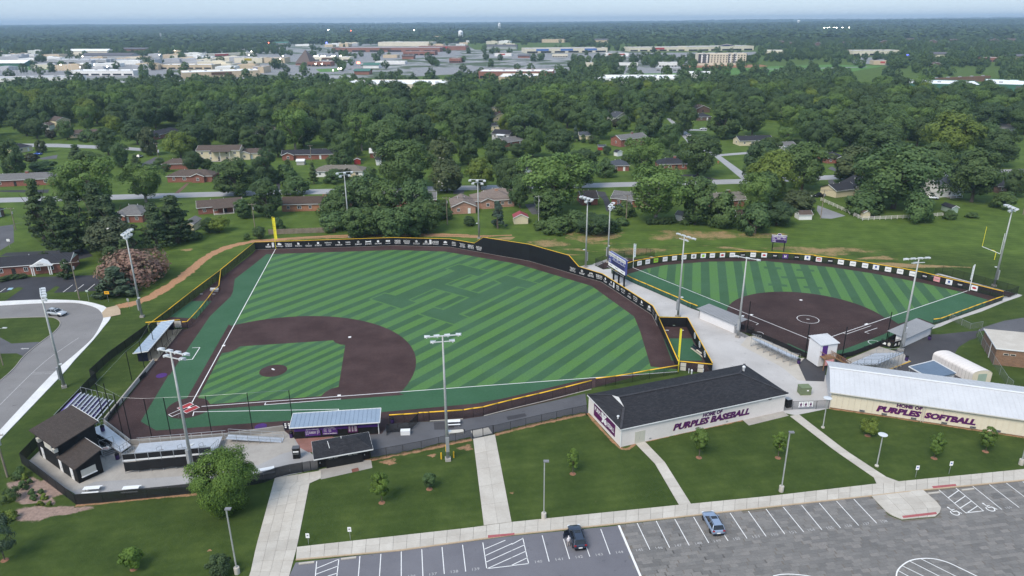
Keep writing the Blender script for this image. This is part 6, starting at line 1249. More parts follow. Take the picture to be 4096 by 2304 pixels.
def house(t,xl,yl,xr,yr,D,h,rt,wm,rm,label,nw=4,opt='',rise=None,name='house',lm=None):
 p,q_=G(t,xl,yl),G(t,xr,yr);fr=Frame(p,q_-p);L=(q_-p).length
 r=thing(name,label,'house' if name=='house' else name.split('_')[-1],tuple(p))
 LAND.append((fr(L/2,D/2),max(L,D)/2+1,lm or label))
 ov=.45 if h>2.4 else .25;s_=rise or(.42 if name=='house' else .5)
 def blk(u0,u1,v0,v1,z1,nm='wall',m_=wm):return MB().add([tuple(fr(a,b_,z))for z in(0,z1)for a,b_ in((u0,v0),(u1,v0),(u1,v1),(u0,v1))],BXF).part(nm,MATS[m_],r)
 def gable_x(u0,u1,v0,v1,z,m_=wm,o2=ov,back=None):
  um=(u0+u1)/2;zr=z+(u1-u0)/2*s_
  MB().add([tuple(fr(*c))for c in((u0,v0+.01,z),(u1,v0+.01,z),(um,v0+.01,zr-.1),(u0,v1,z),(u1,v1,z),(um,v1,zr-.1))],[(0,1,2),(5,4,3),(0,2,5,3),(2,1,4,5)]).part('gable',MATS[m_],r)
  e=o2*s_
  for sg,ue in((1,u0-o2),(-1,u1+o2)):roof_slab([fr(*c)for c in((ue,v0-o2,z-e+.15),(um,v0-o2,zr+.15),(um,v1+o2,zr+.15),(ue,v1+o2,z-e+.15))][::sg]).part('roof',MATS[rm],r)
  MB().bar(fr(u0-o2,v0-o2-.03,z-e+.05),fr(um,v0-o2-.03,zr+.05),.05,.22).bar(fr(um,v0-o2-.03,zr+.05),fr(u1+o2,v0-o2-.03,z-e+.05),.05,.22).part('bargeboard',MATS['trim_white'],r)
  return zr
 blk(0,L,0,D,h)
 if '2' in opt:blk(.01,L-.01,-.01,.3,h*.5,'lower_wall','bb' if wm!='bb' else 'cr')
 if rt=='x':zr=gable_x(0,L,0,D,h)
 else:
  zr=h+D/2*s_;k=min(D/2,L*.42)if rt=='h' else-ov
  e=ov*s_;c=[fr(-ov,-ov,h-e+.14),fr(L+ov,-ov,h-e+.14),fr(L+ov,D+ov,h-e+.14),fr(-ov,D+ov,h-e+.14),fr(k,D/2,zr+.14),fr(L-k,D/2,zr+.14)]
  if rt=='h':MB().add([tuple(p_)for p_ in c]+[tuple(p_-V(0,0,.15))for p_ in c[:4]],[(0,1,5,4),(1,2,5),(2,3,4,5),(3,0,4),(0,6,7,1),(1,7,8,2),(2,8,9,3),(3,9,6,0),(9,8,7,6)]).part('roof',MATS[rm],r)
  else:
   roof_slab([c[0],c[1],c[5],c[4]]).part('roof',MATS[rm],r);roof_slab([c[2],c[3],c[4],c[5]]).part('roof',MATS[rm],r)
   for u_,uu in((0.01,0),(L-.01,1)):MB().poly([tuple(fr(u_,0,h)),tuple(fr(u_,D,h)),tuple(fr(u_,D/2,zr))][::1 if uu else-1]).part('gable',MATS['wh' if 'w' in opt else wm],r);MB().bar(c[uu]-V(0,0,.08),c[4+uu]-V(0,0,.08),.06,.22).part('bargeboard',MATS['trim_white'],r)
  MB().bar(c[0]-V(0,0,.1),c[1]-V(0,0,.1),.1,.16).part('gutter',MATS['trim_white'],r)
 for f_ in opt.split('P')[1:]:
  a=L*int(f_[0])/10;w_=min(L*.33,5.5);blk(max(0.02,a-w_/2),min(L-.02,a+w_/2),-1.2,0.02,h-.02,'bay_wall');gable_x(a-w_/2,a+w_/2,-1.2,D/2,h);window(r,fr,a,h*.52,-1.21,1.2,1.3)
 if nw and name=='house':
  for k in range(nw):
   a=L*(k+.6)/(nw+.2)
   if any(abs(a-L*int(f_[0])/10)<L*.19 for f_ in opt.split('P')[1:]):continue
   z=h*.55 if h<4 else h*.74
   if k==nw//2 and 'G' not in opt:dr=panel(fr,a-.5,a+.5,.05,2.1,0,.06).part('door',MATS['trim_white' if k%2 else 'dk'],r);MB().box(fr(a+.35,-.1,1.0),(.08,.08,.1)).part('handle',MATS['galv'],dr)
   else:window(r,fr,a,z,0,1.5 if k%3==1 else 1.1)
   if h>4:window(r,fr,a,h*.25)
  fs=Frame(fr(0,D),fr.o-fr(0,D));window(r,fs,D*.5,h*.55)
 if 'G' in opt:panel(fr,L*.55,L*.9,.02,2.2,0,.06).part('garage_door',MATS['cr' if wm!='cr' else 'wh'],r)
 if 'S' in opt:
  a0,a1=L*.35,L*.8;roof_slab([fr(a0-.2,-2.8,h-.35),fr(a1+.2,-2.8,h-.35),fr(a1+.2,-.46,h+.1),fr(a0-.2,-.46,h+.1)]).part('porch_roof',MATS['R_wh' if 'W' in opt else rm],r);[MB().bar(fr(a,-2.7,0),fr(a,-2.7,h-.45),.14).part('porch_post',MATS['trim_white'],r)for a in(a0,(a0+a1)/2,a1)];sheet('porch_floor',[fr(a0,-2.9),fr(a1,-2.9),fr(a1,-.01),fr(a0,-.01)],.03,'concrete_old')
 if 'C' in opt:ch=MB().box(fr(L*.62,D*.5,zr+.2),(1.3,.7,1.3),math.atan2(fr.u.y,fr.u.x)).part('chimney',MATS[wm if wm[0]=='b' else 'br'],r);MB().box(fr(L*.62,D*.5,zr+.88),(1.45,.85,.1),math.atan2(fr.u.y,fr.u.x)).part('chimney_cap',MATS['concrete_old'],ch)
 if name=='house' and h<4:
  for k in range(2):p_=fr(L*(.3+.3*k),D*.62,zr-.1);MB().tube(p_-V(0,0,.6),p_+V(0,0,.25),.12,n=6).part('roof_vent',MATS['lamp_white'],r)
 return fr,L
H_=house
H_('20',-420,530,690,450,7.5,3.0,'g','br','R_ch','long red brick church hall with white porch and charcoal roof',9,'w')
fr=Frame(G('20',320,492),G('20',505,478)-G('20',320,492));r=thing('porch','white pedimented entrance porch of the brick church hall','porch',tuple(fr.o));LP_=(G('20',505,478)-G('20',320,492)).length
for a in(0,.5,LP_-.5,LP_):MB().bar(fr(a,0,0),fr(a,0,2.7),.22).part('column',MATS['trim_white'],r)
mb=MB().add([tuple(fr(*c))for b_ in(-.3,2.6)for c in((-.5,b_,2.7),(LP_+.5,b_,2.7),(LP_/2,b_,4.2))],[(0,1,2),(5,4,3),(0,3,4,1),(1,4,5,2),(2,5,3,0)]);pd=mb.part('pediment',MATS['trim_white'],r);mb=MB();letter(mb,'USHER',fr(LP_/2,-.32,3.2),fr.u,V(0,0,1),w=1.9,h=.4,bold=.02);mb.part('lettering',MATS['grey_logo'],pd)
for row in(('10',-250,885,560,850,9,2.9,'h','br','R_gy','long brick ranch house with grey hip roof at the left edge',5,'C'),('10',1690,830,2140,825,9,2.9,'h','br','R_br','red brick house with a white trimmed front gable and brick path',4,'P7'),('10',1640,700,1890,695,8,2.8,'h','br','R_br','low brown roofed wing behind the red brick gabled house',0),('10',1995,615,2420,608,9,5.4,'g','cr','R_br','two storey cream house with brown roof and long lower porch',5,'S'),('10',2370,600,2700,590,8,3.2,'h','cr','R_br','low cream wing with brown gabled roof behind dark trees',3,'P3'),('10',1555,405,1840,345,9,2.8,'h','br','R_ch','brick house with charcoal hip roof behind the yellow green tree',3),('10',580,285,720,270,12,5.0,'x','cr','R_br','two storey house with cream gable end and brown brick side',3),('10',1075,132,1215,128,12,5.2,'x','wh','R_ch','white gabled two storey house among the far left trees',2),('10',245,168,450,178,9,3.0,'g','wh','R_rb','white house with brown roof and dormers at upper left',4,'P3P7'),('10',400,305,500,303,8,3.2,'x','wh','R_br','small white gabled house behind the purple leaved tree',1),('10',700,385,980,372,8,2.7,'g','tn','R_br','long low brown roofed house beside the pale back street',3),('10',185,535,330,510,8,2.7,'h','cr','R_ch','small dark roofed house near the blue pickup',2),('10',1140,1235,1440,1232,11,2.8,'h','br','R_gy','grey hip roofed brick house with a white patio behind the pine',3,'P3'),('10',2000,1155,2440,1115,8,2.7,'g','br','R_br','brown roofed brick house with a screened back porch',4,'S'),('10',-120,1215,50,1165,8,2.8,'h','bb','R_ch','corner of a brick house at the left edge by the side road',2),('11',265,1125,940,1108,8.5,2.9,'g','bo','R_rb','orange brick ranch house behind the wooden board fence',6,'C'),('11',1145,1085,1810,1068,8.5,2.8,'g','br','R_gy','long brick house with grey roof behind the vine covered trees',6,'w'),('11',1975,1150,2210,1140,12,2.9,'x','bp','R_pk','pink brick gabled wing with two small windows',2),('11',2210,1095,2600,1070,11,3.0,'h','bp','R_pk','pink brick house with tan hip roof and tall gable windows',5,'P3C'),('11',590,775,1075,772,9,2.7,'h','wh','R_tn','pale ranch house with tan roof and garage across the street',5,'G'),('11',265,605,925,592,8,2.8,'g','br','R_ch','long brick house with charcoal roof and a cluttered patio',6,'P1'),('11',-30,355,190,345,8,3.0,'g','wh','R_br','pale house half hidden left of the tall light green tree',3),('11',2375,420,2545,432,9,4.8,'g','wh','R_ch','white two storey house with a white metal porch roof',3,'SW'),('11',2365,305,2490,303,8,3.0,'h','cr','R_ch','cream house with dark hip roof uphill of the white two storey house',2),('11',2390,215,2530,205,9,3.2,'x','cr','R_br','cream gabled house with brick chimney beside the uphill street',2,'C'),('11',2400,128,2540,120,9,3.4,'x','cr','R_gy','cream gabled house highest up behind the uphill street',2),('11',1500,125,1640,105,9,3.2,'g','wh','R_ch','white and charcoal house deep in the trees left of the uphill street',2),('11',1150,585,1300,580,8,2.8,'g','br','R_wh','brick house with white fascia behind the big round tree',2),('12',-300,1045,50,1040,10,2.8,'h','bp','R_pk','pink brick end of the tan roofed house near the red shed',2),('12',705,1062,860,1056,9,2.8,'g','br','R_br','brick house with brown roof beside the dark driveway',1),('12',1000,1055,1500,1105,9,2.8,'g','br','R_gy','grey roofed brick house with garage behind the broad tree',4,'G'),('12',2020,1090,2345,1068,9,2.8,'g','br','R_tn','brick house with tan roof and white topped chimney',3,'C'),('12',1480,702,1760,698,9,2.8,'h','br','R_ch','red brick house with charcoal hip roof and white windows',4,'C'),('12',1000,716,1175,714,9,2.7,'h','br','R_bl','brick house with blue grey hip roof and one white window',2),('12',1095,475,1350,445,9,4.2,'g','br','R_gy','split level brick house with brick chimney and white carport',3,'C'),('12',2290,462,2620,452,9,2.9,'g','cr','R_ch','cream house with dark roof and two front windows near the street corner',4),('12',50,765,200,745,9,2.8,'g','cr','R_ch','dark roofed house with cream garage behind the bare limbed tree',1,'G'),('12',-60,475,130,445,9,2.7,'g','br','R_gy','grey roofed brick house beside the dense round trees',2),('12',680,398,815,396,7,2.6,'g','cr','R_bl','small cream outbuilding with dark roof at the lawn edge',0),('12',1040,215,1190,200,9,2.8,'x','wh','R_bl','grey gabled house above the split level house',2),('12',1055,130,1150,120,10,2.8,'x','wh','R_br','brown roofed gabled house near the parked white cars',1),('12',1870,210,2000,205,9,2.8,'h','bb','R_ch','dark roofed brick house right of the side street',2),('12',1850,130,1990,125,9,2.9,'x','bb','R_br','brown house with deck at the top of the side street',1),('13',595,640,770,632,9,2.8,'h','br','R_ch','brick house with dark roof and white porch posts across the right street',3,'P6'),('13',680,985,880,958,8,2.9,'g','cr','R_ch','cream carport building with dark roof and black open bay',0),('13',870,962,1120,945,9,3.6,'x','cr','R_ch','cream gabled house joined to the carport',2),('13',1690,985,1945,962,9,5.4,'g','wh','R_bl','grey two storey house with a screened porch behind the huge tree',3,'S'),('13',2300,935,2480,922,9,2.8,'h','bb','R_ch','dark brick house with charcoal roof at the right edge',2),('13',165,520,280,512,8,2.8,'g','gy','R_gy','small grey house between the dark trees right of the street corner',1),('13',2300,330,2480,325,9,3.0,'g','wh','R_gy','pale house almost hidden in the right hand trees',2)):
 H_(*row)
for row in(('10',1850,1322,1955,1320,7,2.6,'x','cr','R_gy','small cream garage with grey roof by the flowering shrub'),('12',20,1250,162,1246,4.5,2.3,'x','cr','R_red','cream garden shed with bright red roof'),('11',990,650,1052,648,3,2.4,'x','rd','R_br','dark red garden shed behind the tan roofed ranch house'),('11',410,656,487,655,3,2.0,'g','gy','R_wh','pale grey metal shed by the cluttered patio'),('12',1640,1210,1800,1240,4,2.1,'g','wh','R_gy','small white shed with grey roof and porch post behind the hedge'),('12',2265,1212,2400,1207,4,2.3,'g','wh','R_rb','white shed with brown roof between the leafy shrubs'),('12',870,506,942,505,3,2.0,'g','rd','R_bl','small red shed on the lawn below the split level house'),('12',1060,568,1110,562,3,2.2,'x','wh','R_ch','small black and white shed by the garden fence'),('13',310,1207,440,1205,4,1.9,'g','wh','R_br','white barn shed at the end of the gravel drive'),('13',955,1187,1025,1185,6,2.0,'x','cr','R_br','cream barn shed inside the white rail fence'),('13',1840,1140,1908,1136,5,2.0,'x','gn','R_ch','pale green shed with dark roof on the right lawn'),('11',1215,658,1268,655,4,2.8,'g','wh','R_ch','white garage left of the big round tree'),('12',240,1068,400,1062,5,2.6,'g','gy','R_ch','grey garage under the bare limbed tree')):
 H_(*row,nw=0,name='shed' if 'garage' not in row[-1]else 'garage')
# tan brick school building at the right edge
h0,h1,h2=G('h',1418,1062),G('h',1240,762),G('h',1891,1112);fr=Frame(h0,h2-h0,h1-h0);r=thing('brick_building','flat roofed brown brick building at the right edge','building',tuple(h0));LL,DD=22,(h1-h0).length
MB().add([tuple(fr(a,b_,z))for z in(0,3.6)for a,b_ in((0,0),(LL,0),(LL,DD),(0,DD))],BXF).part('wall',MATS['bt'],r);MB().add([tuple(fr(a,b_,z))for z in(3.6,3.78)for a,b_ in((-.2,-.2),(LL,-.2),(LL,DD+.2),(-.2,DD+.2))],BXF).part('roof',MATS['concrete'],r)
for x,y in((1625,898),(1732,910)):a,z=wallpt(fr,'h',x,y);w_=panel(fr,a-.5,a+.5,2.35,2.75,0,.05).part('window',MATS['beige'],r);panel(fr,a-.4,a+.4,2.42,2.68,-.055,.02).part('pane',MATS['glass_dark'],w_)
MB().bar(fr(-.2,-.22,3.7),fr(LL,-.22,3.7),.06,.25).bar(fr(-.22,-.2,3.7),fr(-.22,DD+.2,3.7),.06,.25).part('roof_edge',MATS['trim_white'],r);MB().bar(fr(-.1,DD*.35,0),fr(-.1,DD*.35,3.5),.1).part('downpipe',MATS['trim_white'],r)
# blue roofed shelter and arched white hut
b0,b1,b3=[G('h',x,y,2.9)for x,y in((370,1225),(855,1190),(132,1095))];b2=[G('h',515,1000,3.3)][0]
r=thing('blue_shelter','open shelter with a blue grey metal roof behind the softball building','shelter',tuple(xy(b0)));roof_slab([b0,G('h',590,1250,2.9),b1,b2,b3]).part('roof',MATS['bluegrey_roof'],r)
for a,b_ in((b3,b2),(b2,b1),(b3,b0)):MB().bar(a+V(0,0,.02),b_+V(0,0,.02),.1,.2).part('roof_trim',MATS['trim_white'],r)
for p in(b0,b1,b3):MB().bar(xy(p).lerp(xy(b2),.06),p.lerp(b2,.06)-V(0,0,.1),.14).part('post',MATS['silver_box'],r)
MB().bar(xy(b0)+V(0,.3,1.3),xy(b1)+V(0,.3,1.3),.1,2.6).part('back_wall',MATS['white_wall'],r)
a0,a1=G('h',1110,1345),G('h',780,1130);fr=Frame(G('h',1085,1345),G('h',1275,1335)-G('h',1085,1345));W_=3.9;r=thing('arched_hut','weathered white hut with an arched ribbed roof','hut',tuple(fr.o));DQ=9.5
dv_=xy(G('h',640,1060,2.2)-G('h',1075,1285,2.2)).normalized();fr=Frame(fr.o,fr.u,dv_);n=10;arcp=[(0,0),(0,1.9)]+[(W_/2-(W_/2)*math.cos(PI*i/n),1.9+.75*math.sin(PI*i/n))for i in range(1,n)]+[(W_,1.9),(W_,0)]
[MB().poly([tuple(fr(a,b_,z))for a,z in arcp]).part('end_wall',MATS['cream_metal'],r)for b_ in(.05,DQ)]
for k in range(12):
 v0,v1=DQ*k/12,DQ*(k+.96)/12;N_=len(arcp);MB().add([tuple(fr(W_/2+(a-W_/2)*1.03,b_,z+.03))for b_ in(v0,v1)for a,z in arcp],[(i,N_+i,N_+i+1,i+1)for i in range(N_-1)]).part('roof_rib',MATS['block_white'],r)
panel(fr,W_*.3,W_*.75,.05,1.9,.04,.04).part('door',MATS['gn'],r)
# ================================================================== the town beyond
for k,c in{'cw':(.74,.73,.71),'ct':(.55,.44,.31),'cg':(.36,.37,.38),'cb':(.26,.12,.09),'cgreen':(.05,.14,.10),'cc':(.66,.60,.48),'cdk':(.10,.105,.12),'crust':(.22,.13,.09),'F_wh':(.82,.83,.85),'F_gy':(.42,.42,.44),'F_dk':(.12,.115,.13),'F_gn':(.07,.17,.14),'F_br':(.13,.10,.09),'F_bl':(.07,.16,.42),'F_rd':(.42,.05,.05),'F_yl':(.75,.6,.06),'F_nv':(.02,.03,.09)}.items():plain(k,c,.75,.09,.08,coord='Object')
def store(t,x0,x1,yb,h,D,wm,rm,label,sign='',y1=None,lm=None,name='store'):
 p,q_=G(t,x0,yb),G(t,x1,yb if y1 is None else y1);fr=Frame(p,q_-p);L=(q_-p).length;r=thing(name,label,'building',tuple(p));LAND.append((fr(L/2,D/2),L/2,lm or label))
 bx=lambda u0,u1,v0,v1,z0,z1,nm,m_:MB().add([tuple(fr(a,b_,z))for z in(z0,z1)for a,b_ in((u0,v0),(u1,v0),(u1,v1),(u0,v1))],BXF).part(nm,MATS[m_],r)
 bx(0,L,0,D,0,h,'wall',wm)
 if 'g' in sign:s_=D*.16;[roof_slab([fr(-1,a,h-.1),fr(L+1,a,h-.1),fr(L+1,D/2,h+s_),fr(-1,D/2,h+s_)][::1 if a<0 else-1],.4).part('roof',MATS[rm],r)for a in(-1,D+1)];[MB().poly([tuple(fr(a,0,h)),tuple(fr(a,D,h)),tuple(fr(a,D/2,h+s_-.2))]).part('gable',MATS[wm],r)for a in(.01,L-.01)]
 elif 'p' in sign:MB().add([tuple(fr(-1,-1,h)),tuple(fr(L+1,-1,h)),tuple(fr(L+1,D+1,h)),tuple(fr(-1,D+1,h)),tuple(fr(L/2,D/2,h+D*.62))],[(3,2,1,0),(0,1,4),(1,2,4),(2,3,4),(3,0,4)]).part('roof',MATS[rm],r)
 else:
  bx(.5,L-.5,.5,D-.5,h-.02,h+.12,'roof',rm)
  for u0,u1,v0,v1 in((-.05,L+.05,-.05,.45),(-.05,L+.05,D-.45,D+.05),(-.05,.45,.46,D-.46),(L-.45,L+.05,.46,D-.46)):bx(u0,u1,v0,v1,h-.6,h+.7,'parapet',wm)
  for k in range(min(6,int(L/18))):a=L*(k+.5)/min(6,int(L/18));v=D*random.uniform(.3,.7);bx(a,a+3,v,v+2,h+.1,h+1.5,'roof_unit','cg')
 if 'f' in sign:[bx(L*(k+.12)/6,L*(k+.88)/6,-.12,-.01,.4,h*.42,'shop_window','glass_dark')for k in range(6)]
 for ch,m_ in(('R','F_rd'),('B','F_bl'),('N','F_nv'),('Y','F_yl'),('K','cdk'),('O','crust')):
  for k in range(sign.count(ch)):n_=sign.count(ch);a=L*(k+.7)/(n_+.4);w_=min(L*.13,14);bx(a-w_,a+w_,-.5,-.13,h*.5,h*.95,'sign_panel',m_)
 return fr,L
for row in(('01',2240,2990,640,8,45,'cb','F_wh','large brick superstore with white flat roof above the central trees','f'),('01',2440,2830,690,7,55,'ct','F_wh','tan store with broad white roof in front of the brick superstore',''),('01',700,1870,775,7,60,'cc','F_wh','wide flat white roofed store just behind the left centre trees',''),('02',830,1740,705,6.5,55,'cw','F_wh','white roofed retail block just behind the right centre trees',''),('02',1780,2040,640,6,30,'cw','F_wh','small white roofed block right of the retail roofs',''),('02',135,960,385,9,60,'cc','F_gy','long pale superstore with blue sign panels','BBBf',375),('02',1180,1760,368,8,55,'cc','F_gy','long cream store with a red sign','Rf',362),('02',1765,2430,365,9,60,'cc','F_gy','long cream hardware store with a navy gable sign','f',355),('02',1055,1265,522,5,18,'cw','F_gy','small white modern clinic with dark windows','f'),('02',1475,1660,525,6,18,'cw','F_gy','small white office block left of the hotel','f'),('02',1450,1700,562,4,15,'cg','F_wh','low grey office in front of the white office block','f'),('02',730,830,528,6,14,'cc','F_gy','small cream block among trees below the superstore',''),('02',930,1175,415,5,15,'cw','F_gy','row of shops with red and blue fascia','BRR'),('02',405,560,425,5,15,'cc','F_dk','low pale restaurant below the blue signed superstore','f'),('02',60,175,432,4,14,'cb','F_dk','low brown roofed restaurant left of centre right','g'),('02',300,525,278,10,25,'ct','F_gy','tan hotel beyond the superstore',''),('02',830,965,280,9,20,'ct','F_dk','tan gabled hall beyond the superstore','g'),('03',850,1335,412,9,40,'cc','F_gy','cream department store at the end of the green field','f',408),('03',1060,1240,500,5,18,'ct','F_gy','low tan shops below the cream department store','R'),('03',-20,160,402,8,30,'cc','F_wh','cream store with stepped parapet right of the hotel','f'),('03',1630,1840,440,8,18,'cc','F_dk','cream office with hip roof and clock turret','g'),('03',2160,2350,472,6,20,'cb','F_wh','low brick shops at the right','f'),('03',2420,2650,452,6,18,'ct','F_dk','brown roofed houses block at the right edge','g'),('03',1300,2130,775,8,55,'cgreen','F_wh','dark green warehouse with bright white roof','',800),('03',2180,3000,800,9,70,'cgreen','F_wh','large dark green warehouse at the right edge with white roof','K',830),('03',1500,2230,700,5,4,'crust','F_br','long rusty storage rack behind the green warehouse','',665),('00',-200,770,700,6,35,'cw','F_gy','white car dealership with grey roof at the left','f',680),('00',690,1345,610,6,28,'cw','F_wh','long white dealership workshop','f'),('00',490,1075,492,7,30,'cg','F_wh','grey and white dealership showroom','f'),('00',-60,250,520,6,25,'cgreen','F_wh','green shed with white gabled roof at far left','g'),('00',1600,2135,545,6,30,'ct','F_wh','low tan commercial block with white roof','f'),('00',1835,2620,642,7,50,'ct','F_wh','wide tan store with a dark red sign','OR',615),('00',2360,2640,482,8,30,'cc','F_gy','electronics store with blue and yellow corner','YB'),('00',1890,2560,440,7,22,'cc','F_wh','long cream strip mall','fR',415),('00',665,1080,392,7,25,'cc','F_wh','pale gabled retail row','g'),('00',20,350,432,6,25,'cw','F_gy','white roofed workshop near the left edge','f'),('00',420,600,430,6,25,'ct','F_gy','tan workshop below the retail row',''),('00',830,1330,440,7,25,'cg','F_dk','dark roofed motel block','g'),('00',1230,1480,372,7,20,'cb','F_dk','dark roofed apartment block on the left','g'),('01',-80,80,585,8,25,'ct','F_gy','tan pharmacy with blue sign','B'),('01',85,290,482,8,25,'ct','F_gy','tan store with white parapet and grey sign','K'),('01',520,750,515,6,20,'cb','F_dk','brick church hall beside the pyramid roof','f'),('01',400,545,505,3,34,'cb','F_br','church with tall brown pyramid roof','p'),('01',500,945,462,6,25,'cc','F_wh','strip mall with a row of white lamps','fRO'),('01',770,1850,372,9,55,'cb','F_gy','sprawling brick shopping mall','fRO'),('01',1230,1770,315,11,45,'cc','F_wh','cream upper block of the shopping mall',''),('01',1480,1800,405,7,25,'cb','F_gy','brick mall entrance wing','f'),('01',1640,2110,355,9,35,'cb','F_gy','brick department store with red oval sign','R'),('01',1945,2060,482,7,20,'cb','F_wh','small brick bank below the water tower','f'),('01',1280,1420,432,5,18,'ct','F_gy','tan restaurant below the mall',''),('01',1470,1585,445,6,15,'cb','F_br','brown gabled restaurant below the mall','g'),('01',1080,1235,535,5,16,'cw','F_gn','white office with green gabled roof','g'),('01',990,1140,600,5,15,'cb','F_gn','brick office with green hip roof','g'),('01',1200,1500,495,4,16,'cw','F_wh','long white canopy by the main road',''),('01',2320,2620,345,8,20,'cg','F_dk','grey gabled apartment row right of the water tower','g'),('01',2400,2570,415,5,16,'cw','F_rd','white diner with red fascia','R'),('01',1640,1900,248,12,25,'ct','F_gy','tan hotel left of the water tower','f'),('01',1050,1205,222,10,25,'ct','F_br','brown hotel on the far ridge','f'),('01',700,830,222,9,25,'cc','F_gy','pale motel by the tall lit sign',''),('01',750,910,258,7,20,'cc','F_rd','motel with red roof line','g'),('01',475,650,262,9,20,'cw','F_wh','white motel on the left ridge','f'),('01',170,320,300,6,20,'cg','F_gn','green roofed hall at left centre','g'),('01',640,760,500,5,14,'cw','F_wh','white annex right of the church hall','')):
 store(*row)
# hotel under construction
fr,L=store('02',1868,2350,508,17,20,'cc','F_wh','five storey grey and white hotel under construction','',505,name='hotel');hr=[o for o in COL.objects if o.get('label')=='five storey grey and white hotel under construction'][0]
for a0,a1,m_ in((0,.23,'cdk'),(.62,.68,'cdk'),(.73,.8,'cdk')):panel(fr,L*a0+.1,L*a1,3.5,17.2,-.06,.15).part('facade_band',MATS[m_],hr)
for z in(5.2,8.3,11.4,14.5):
 for k in range(16):
  a=L*(k+.6)/16.2;o=link('window',MB().box((0,0,0),(1.6,.12,1.7)).mesh(MATS['glass_dark'],'window')if(z,k)==(5.2,0)else _hw,hr,fr(a,-.3,z)-parent_loc(hr),(0,0,math.atan2(fr.u.y,fr.u.x)));_hw=o.data
for a in(.06,.16,.645,.765):panel(fr,L*a,L*a+3,4,16,-.25,.1).part('facade_strip',MATS['cw'],hr)
# hardware store gable sign
a,b_=G('02',2070,358),G('02',2240,356);fr=Frame(a,b_-a);L=(b_-a).length;r=thing('gable_sign','navy gabled sign with white lettering on the hardware store','sign',tuple(a));MB().add([tuple(fr(u,v,z))for v in(-1,0)for u,z in((0,0),(L,0),(L,10.5),(L/2,14.5),(0,10.5))],[(0,1,2,3,4),(9,8,7,6,5),(0,5,6,1),(1,6,7,2),(2,7,8,3),(3,8,9,4),(4,9,5,0)]).part('facade',MATS['cc'],r)
MB().add([tuple(fr(u,v,z))for v in(-1.3,-1.02)for u,z in((.5,5.5),(L-.5,5.5),(L-.5,10),(L/2,13.5),(.5,10))],[(0,1,2,3,4),(9,8,7,6,5),(0,5,6,1),(1,6,7,2),(2,7,8,3),(3,8,9,4),(4,9,5,0)]).part('navy_panel',MATS['F_nv'],r);mb=MB();letter(mb,"Lowe's",fr(L/2,-1.32,8.2),fr.u,V(0,0,1),w=L*.6,h=3.4,bold=.03);mb.part('lettering',MATS['logo_white'],r)
# small pale buildings near the horizon
REL=[];rg=random.Random(3);fm=[MB().box((0,0,3),(22,14,6)).box((3,0,6.5),(8,5,1)).mesh(MATS[m_],'far_building')for m_ in('cw','cc','F_gy','ct')]
for k in range(70):
 t=rg.choice(('01','01','02','00'));p=G(t,rg.uniform(100,2500),rg.uniform(150,215))if k<55 else G('03',rg.uniform(400,2500),rg.uniform(95,140))
 o=link('far_building',fm[k%4],None,tuple(p),(0,0,rg.uniform(-.5,.5)),(rg.uniform(.8,3.2),rg.uniform(.8,2),rg.uniform(.7,1.5)));REL.append((o,'tiny far %s building'%('white','cream','grey','tan')[k%4],'building','pale buildings in the far haze'))
for k in range(170):
 t=('00','01','00','01','02')[k%5];p=G(t,rg.uniform(0,2560),rg.uniform(380,560)if t=='00' else rg.uniform(195,330)if t=='01' else rg.uniform(205,260))
 if any((xy(p)-xy(c)).length<r_*.8+10 for c,r_,_ in LAND):continue
 o=link('shop_building',fm[k%4],None,tuple(p),(0,0,rg.uniform(-.25,.25)),(rg.uniform(1,2.6),rg.uniform(1,2),rg.uniform(.8,1.4)));REL.append((o,'small %s flat roofed building'%('white','cream','grey','tan')[k%4],'building','pale buildings of the shopping strip'))
# gabled houses in the right hand woods
for k,(x,y)in enumerate(((260,300),(500,312),(800,297),(1170,290),(1420,260),(1660,285),(1880,268),(2280,272),(2450,262),(1700,530),(120,285))):
 H_('03',x-45,y,x+45,y,12,5,'x' if k%2 else 'g','bb','R_br','%s gabled brick house from the left in the far right woods'%ordn[k],2,name='house')
# water towers
plain('tank_white',(.78,.79,.80),.5,.05,.2)
def tank(label,t,x,yb,yt,kind):
 b_=G(t,x,yb);h=HT(t,x,yt,b_);r=thing('water_tower',label,'water tower',tuple(b_));R_=h*(.21 if kind else .16)
 if kind==2:MB().lathe([(R_*.45,0),(R_*.4,h*.6),(R_*1.0,h*.8),(R_*1.05,h*.86),(R_*.9,h*.98),(R_*.2,h)],24).part('tank',MATS['tank_white'],r,True,True);return
 MB().lathe([(R_*.3,h*.55),(R_*.95,h*.6),(R_,h*.66),(R_,h*.84),(R_*.8,h*.94),(R_*.35,h*.99),(.2,h)],24).part('tank',MATS['tank_white'],r,True,True);MB().tube((0,0,0),(0,0,h*.6),R_*.16,n=10).part('riser',MATS['tank_white'],r,True)
 for k in range(8):a=2*PI*k/8;MB().tube((R_*.98*math.cos(a),R_*.98*math.sin(a),0),(R_*.95*math.cos(a),R_*.95*math.sin(a),h*.64),R_*.06,n=6).part('leg',MATS['tank_white'],r,True)
 MB().box((R_*.3,-R_*1.01,h*.78),(R_*.8,.2,h*.06)).part('lettering_panel',MATS['cdk'],r,True)
tank('big white water tower on columns left of centre','01',2062,275,153,1);tank('slim white water tower on the centre horizon','01',2450,170,78,0);tank('pale pedestal water tower on the right horizon','03',300,122,50,2)
b_=G('00',1630,285);h=HT('00',1617,180,b_);r=thing('cell_tower','thin lattice mast above the left woods','mast',tuple(b_));MB().tube((0,0,0),(0,0,h),1.0,.5,6).part('mast',MATS['galv'],r,True)
for z in(.72,.86,.97):MB().box((0,0,h*z),(5,5,1.6)).part('antenna_ring',MATS['lamp_white'],r,True)
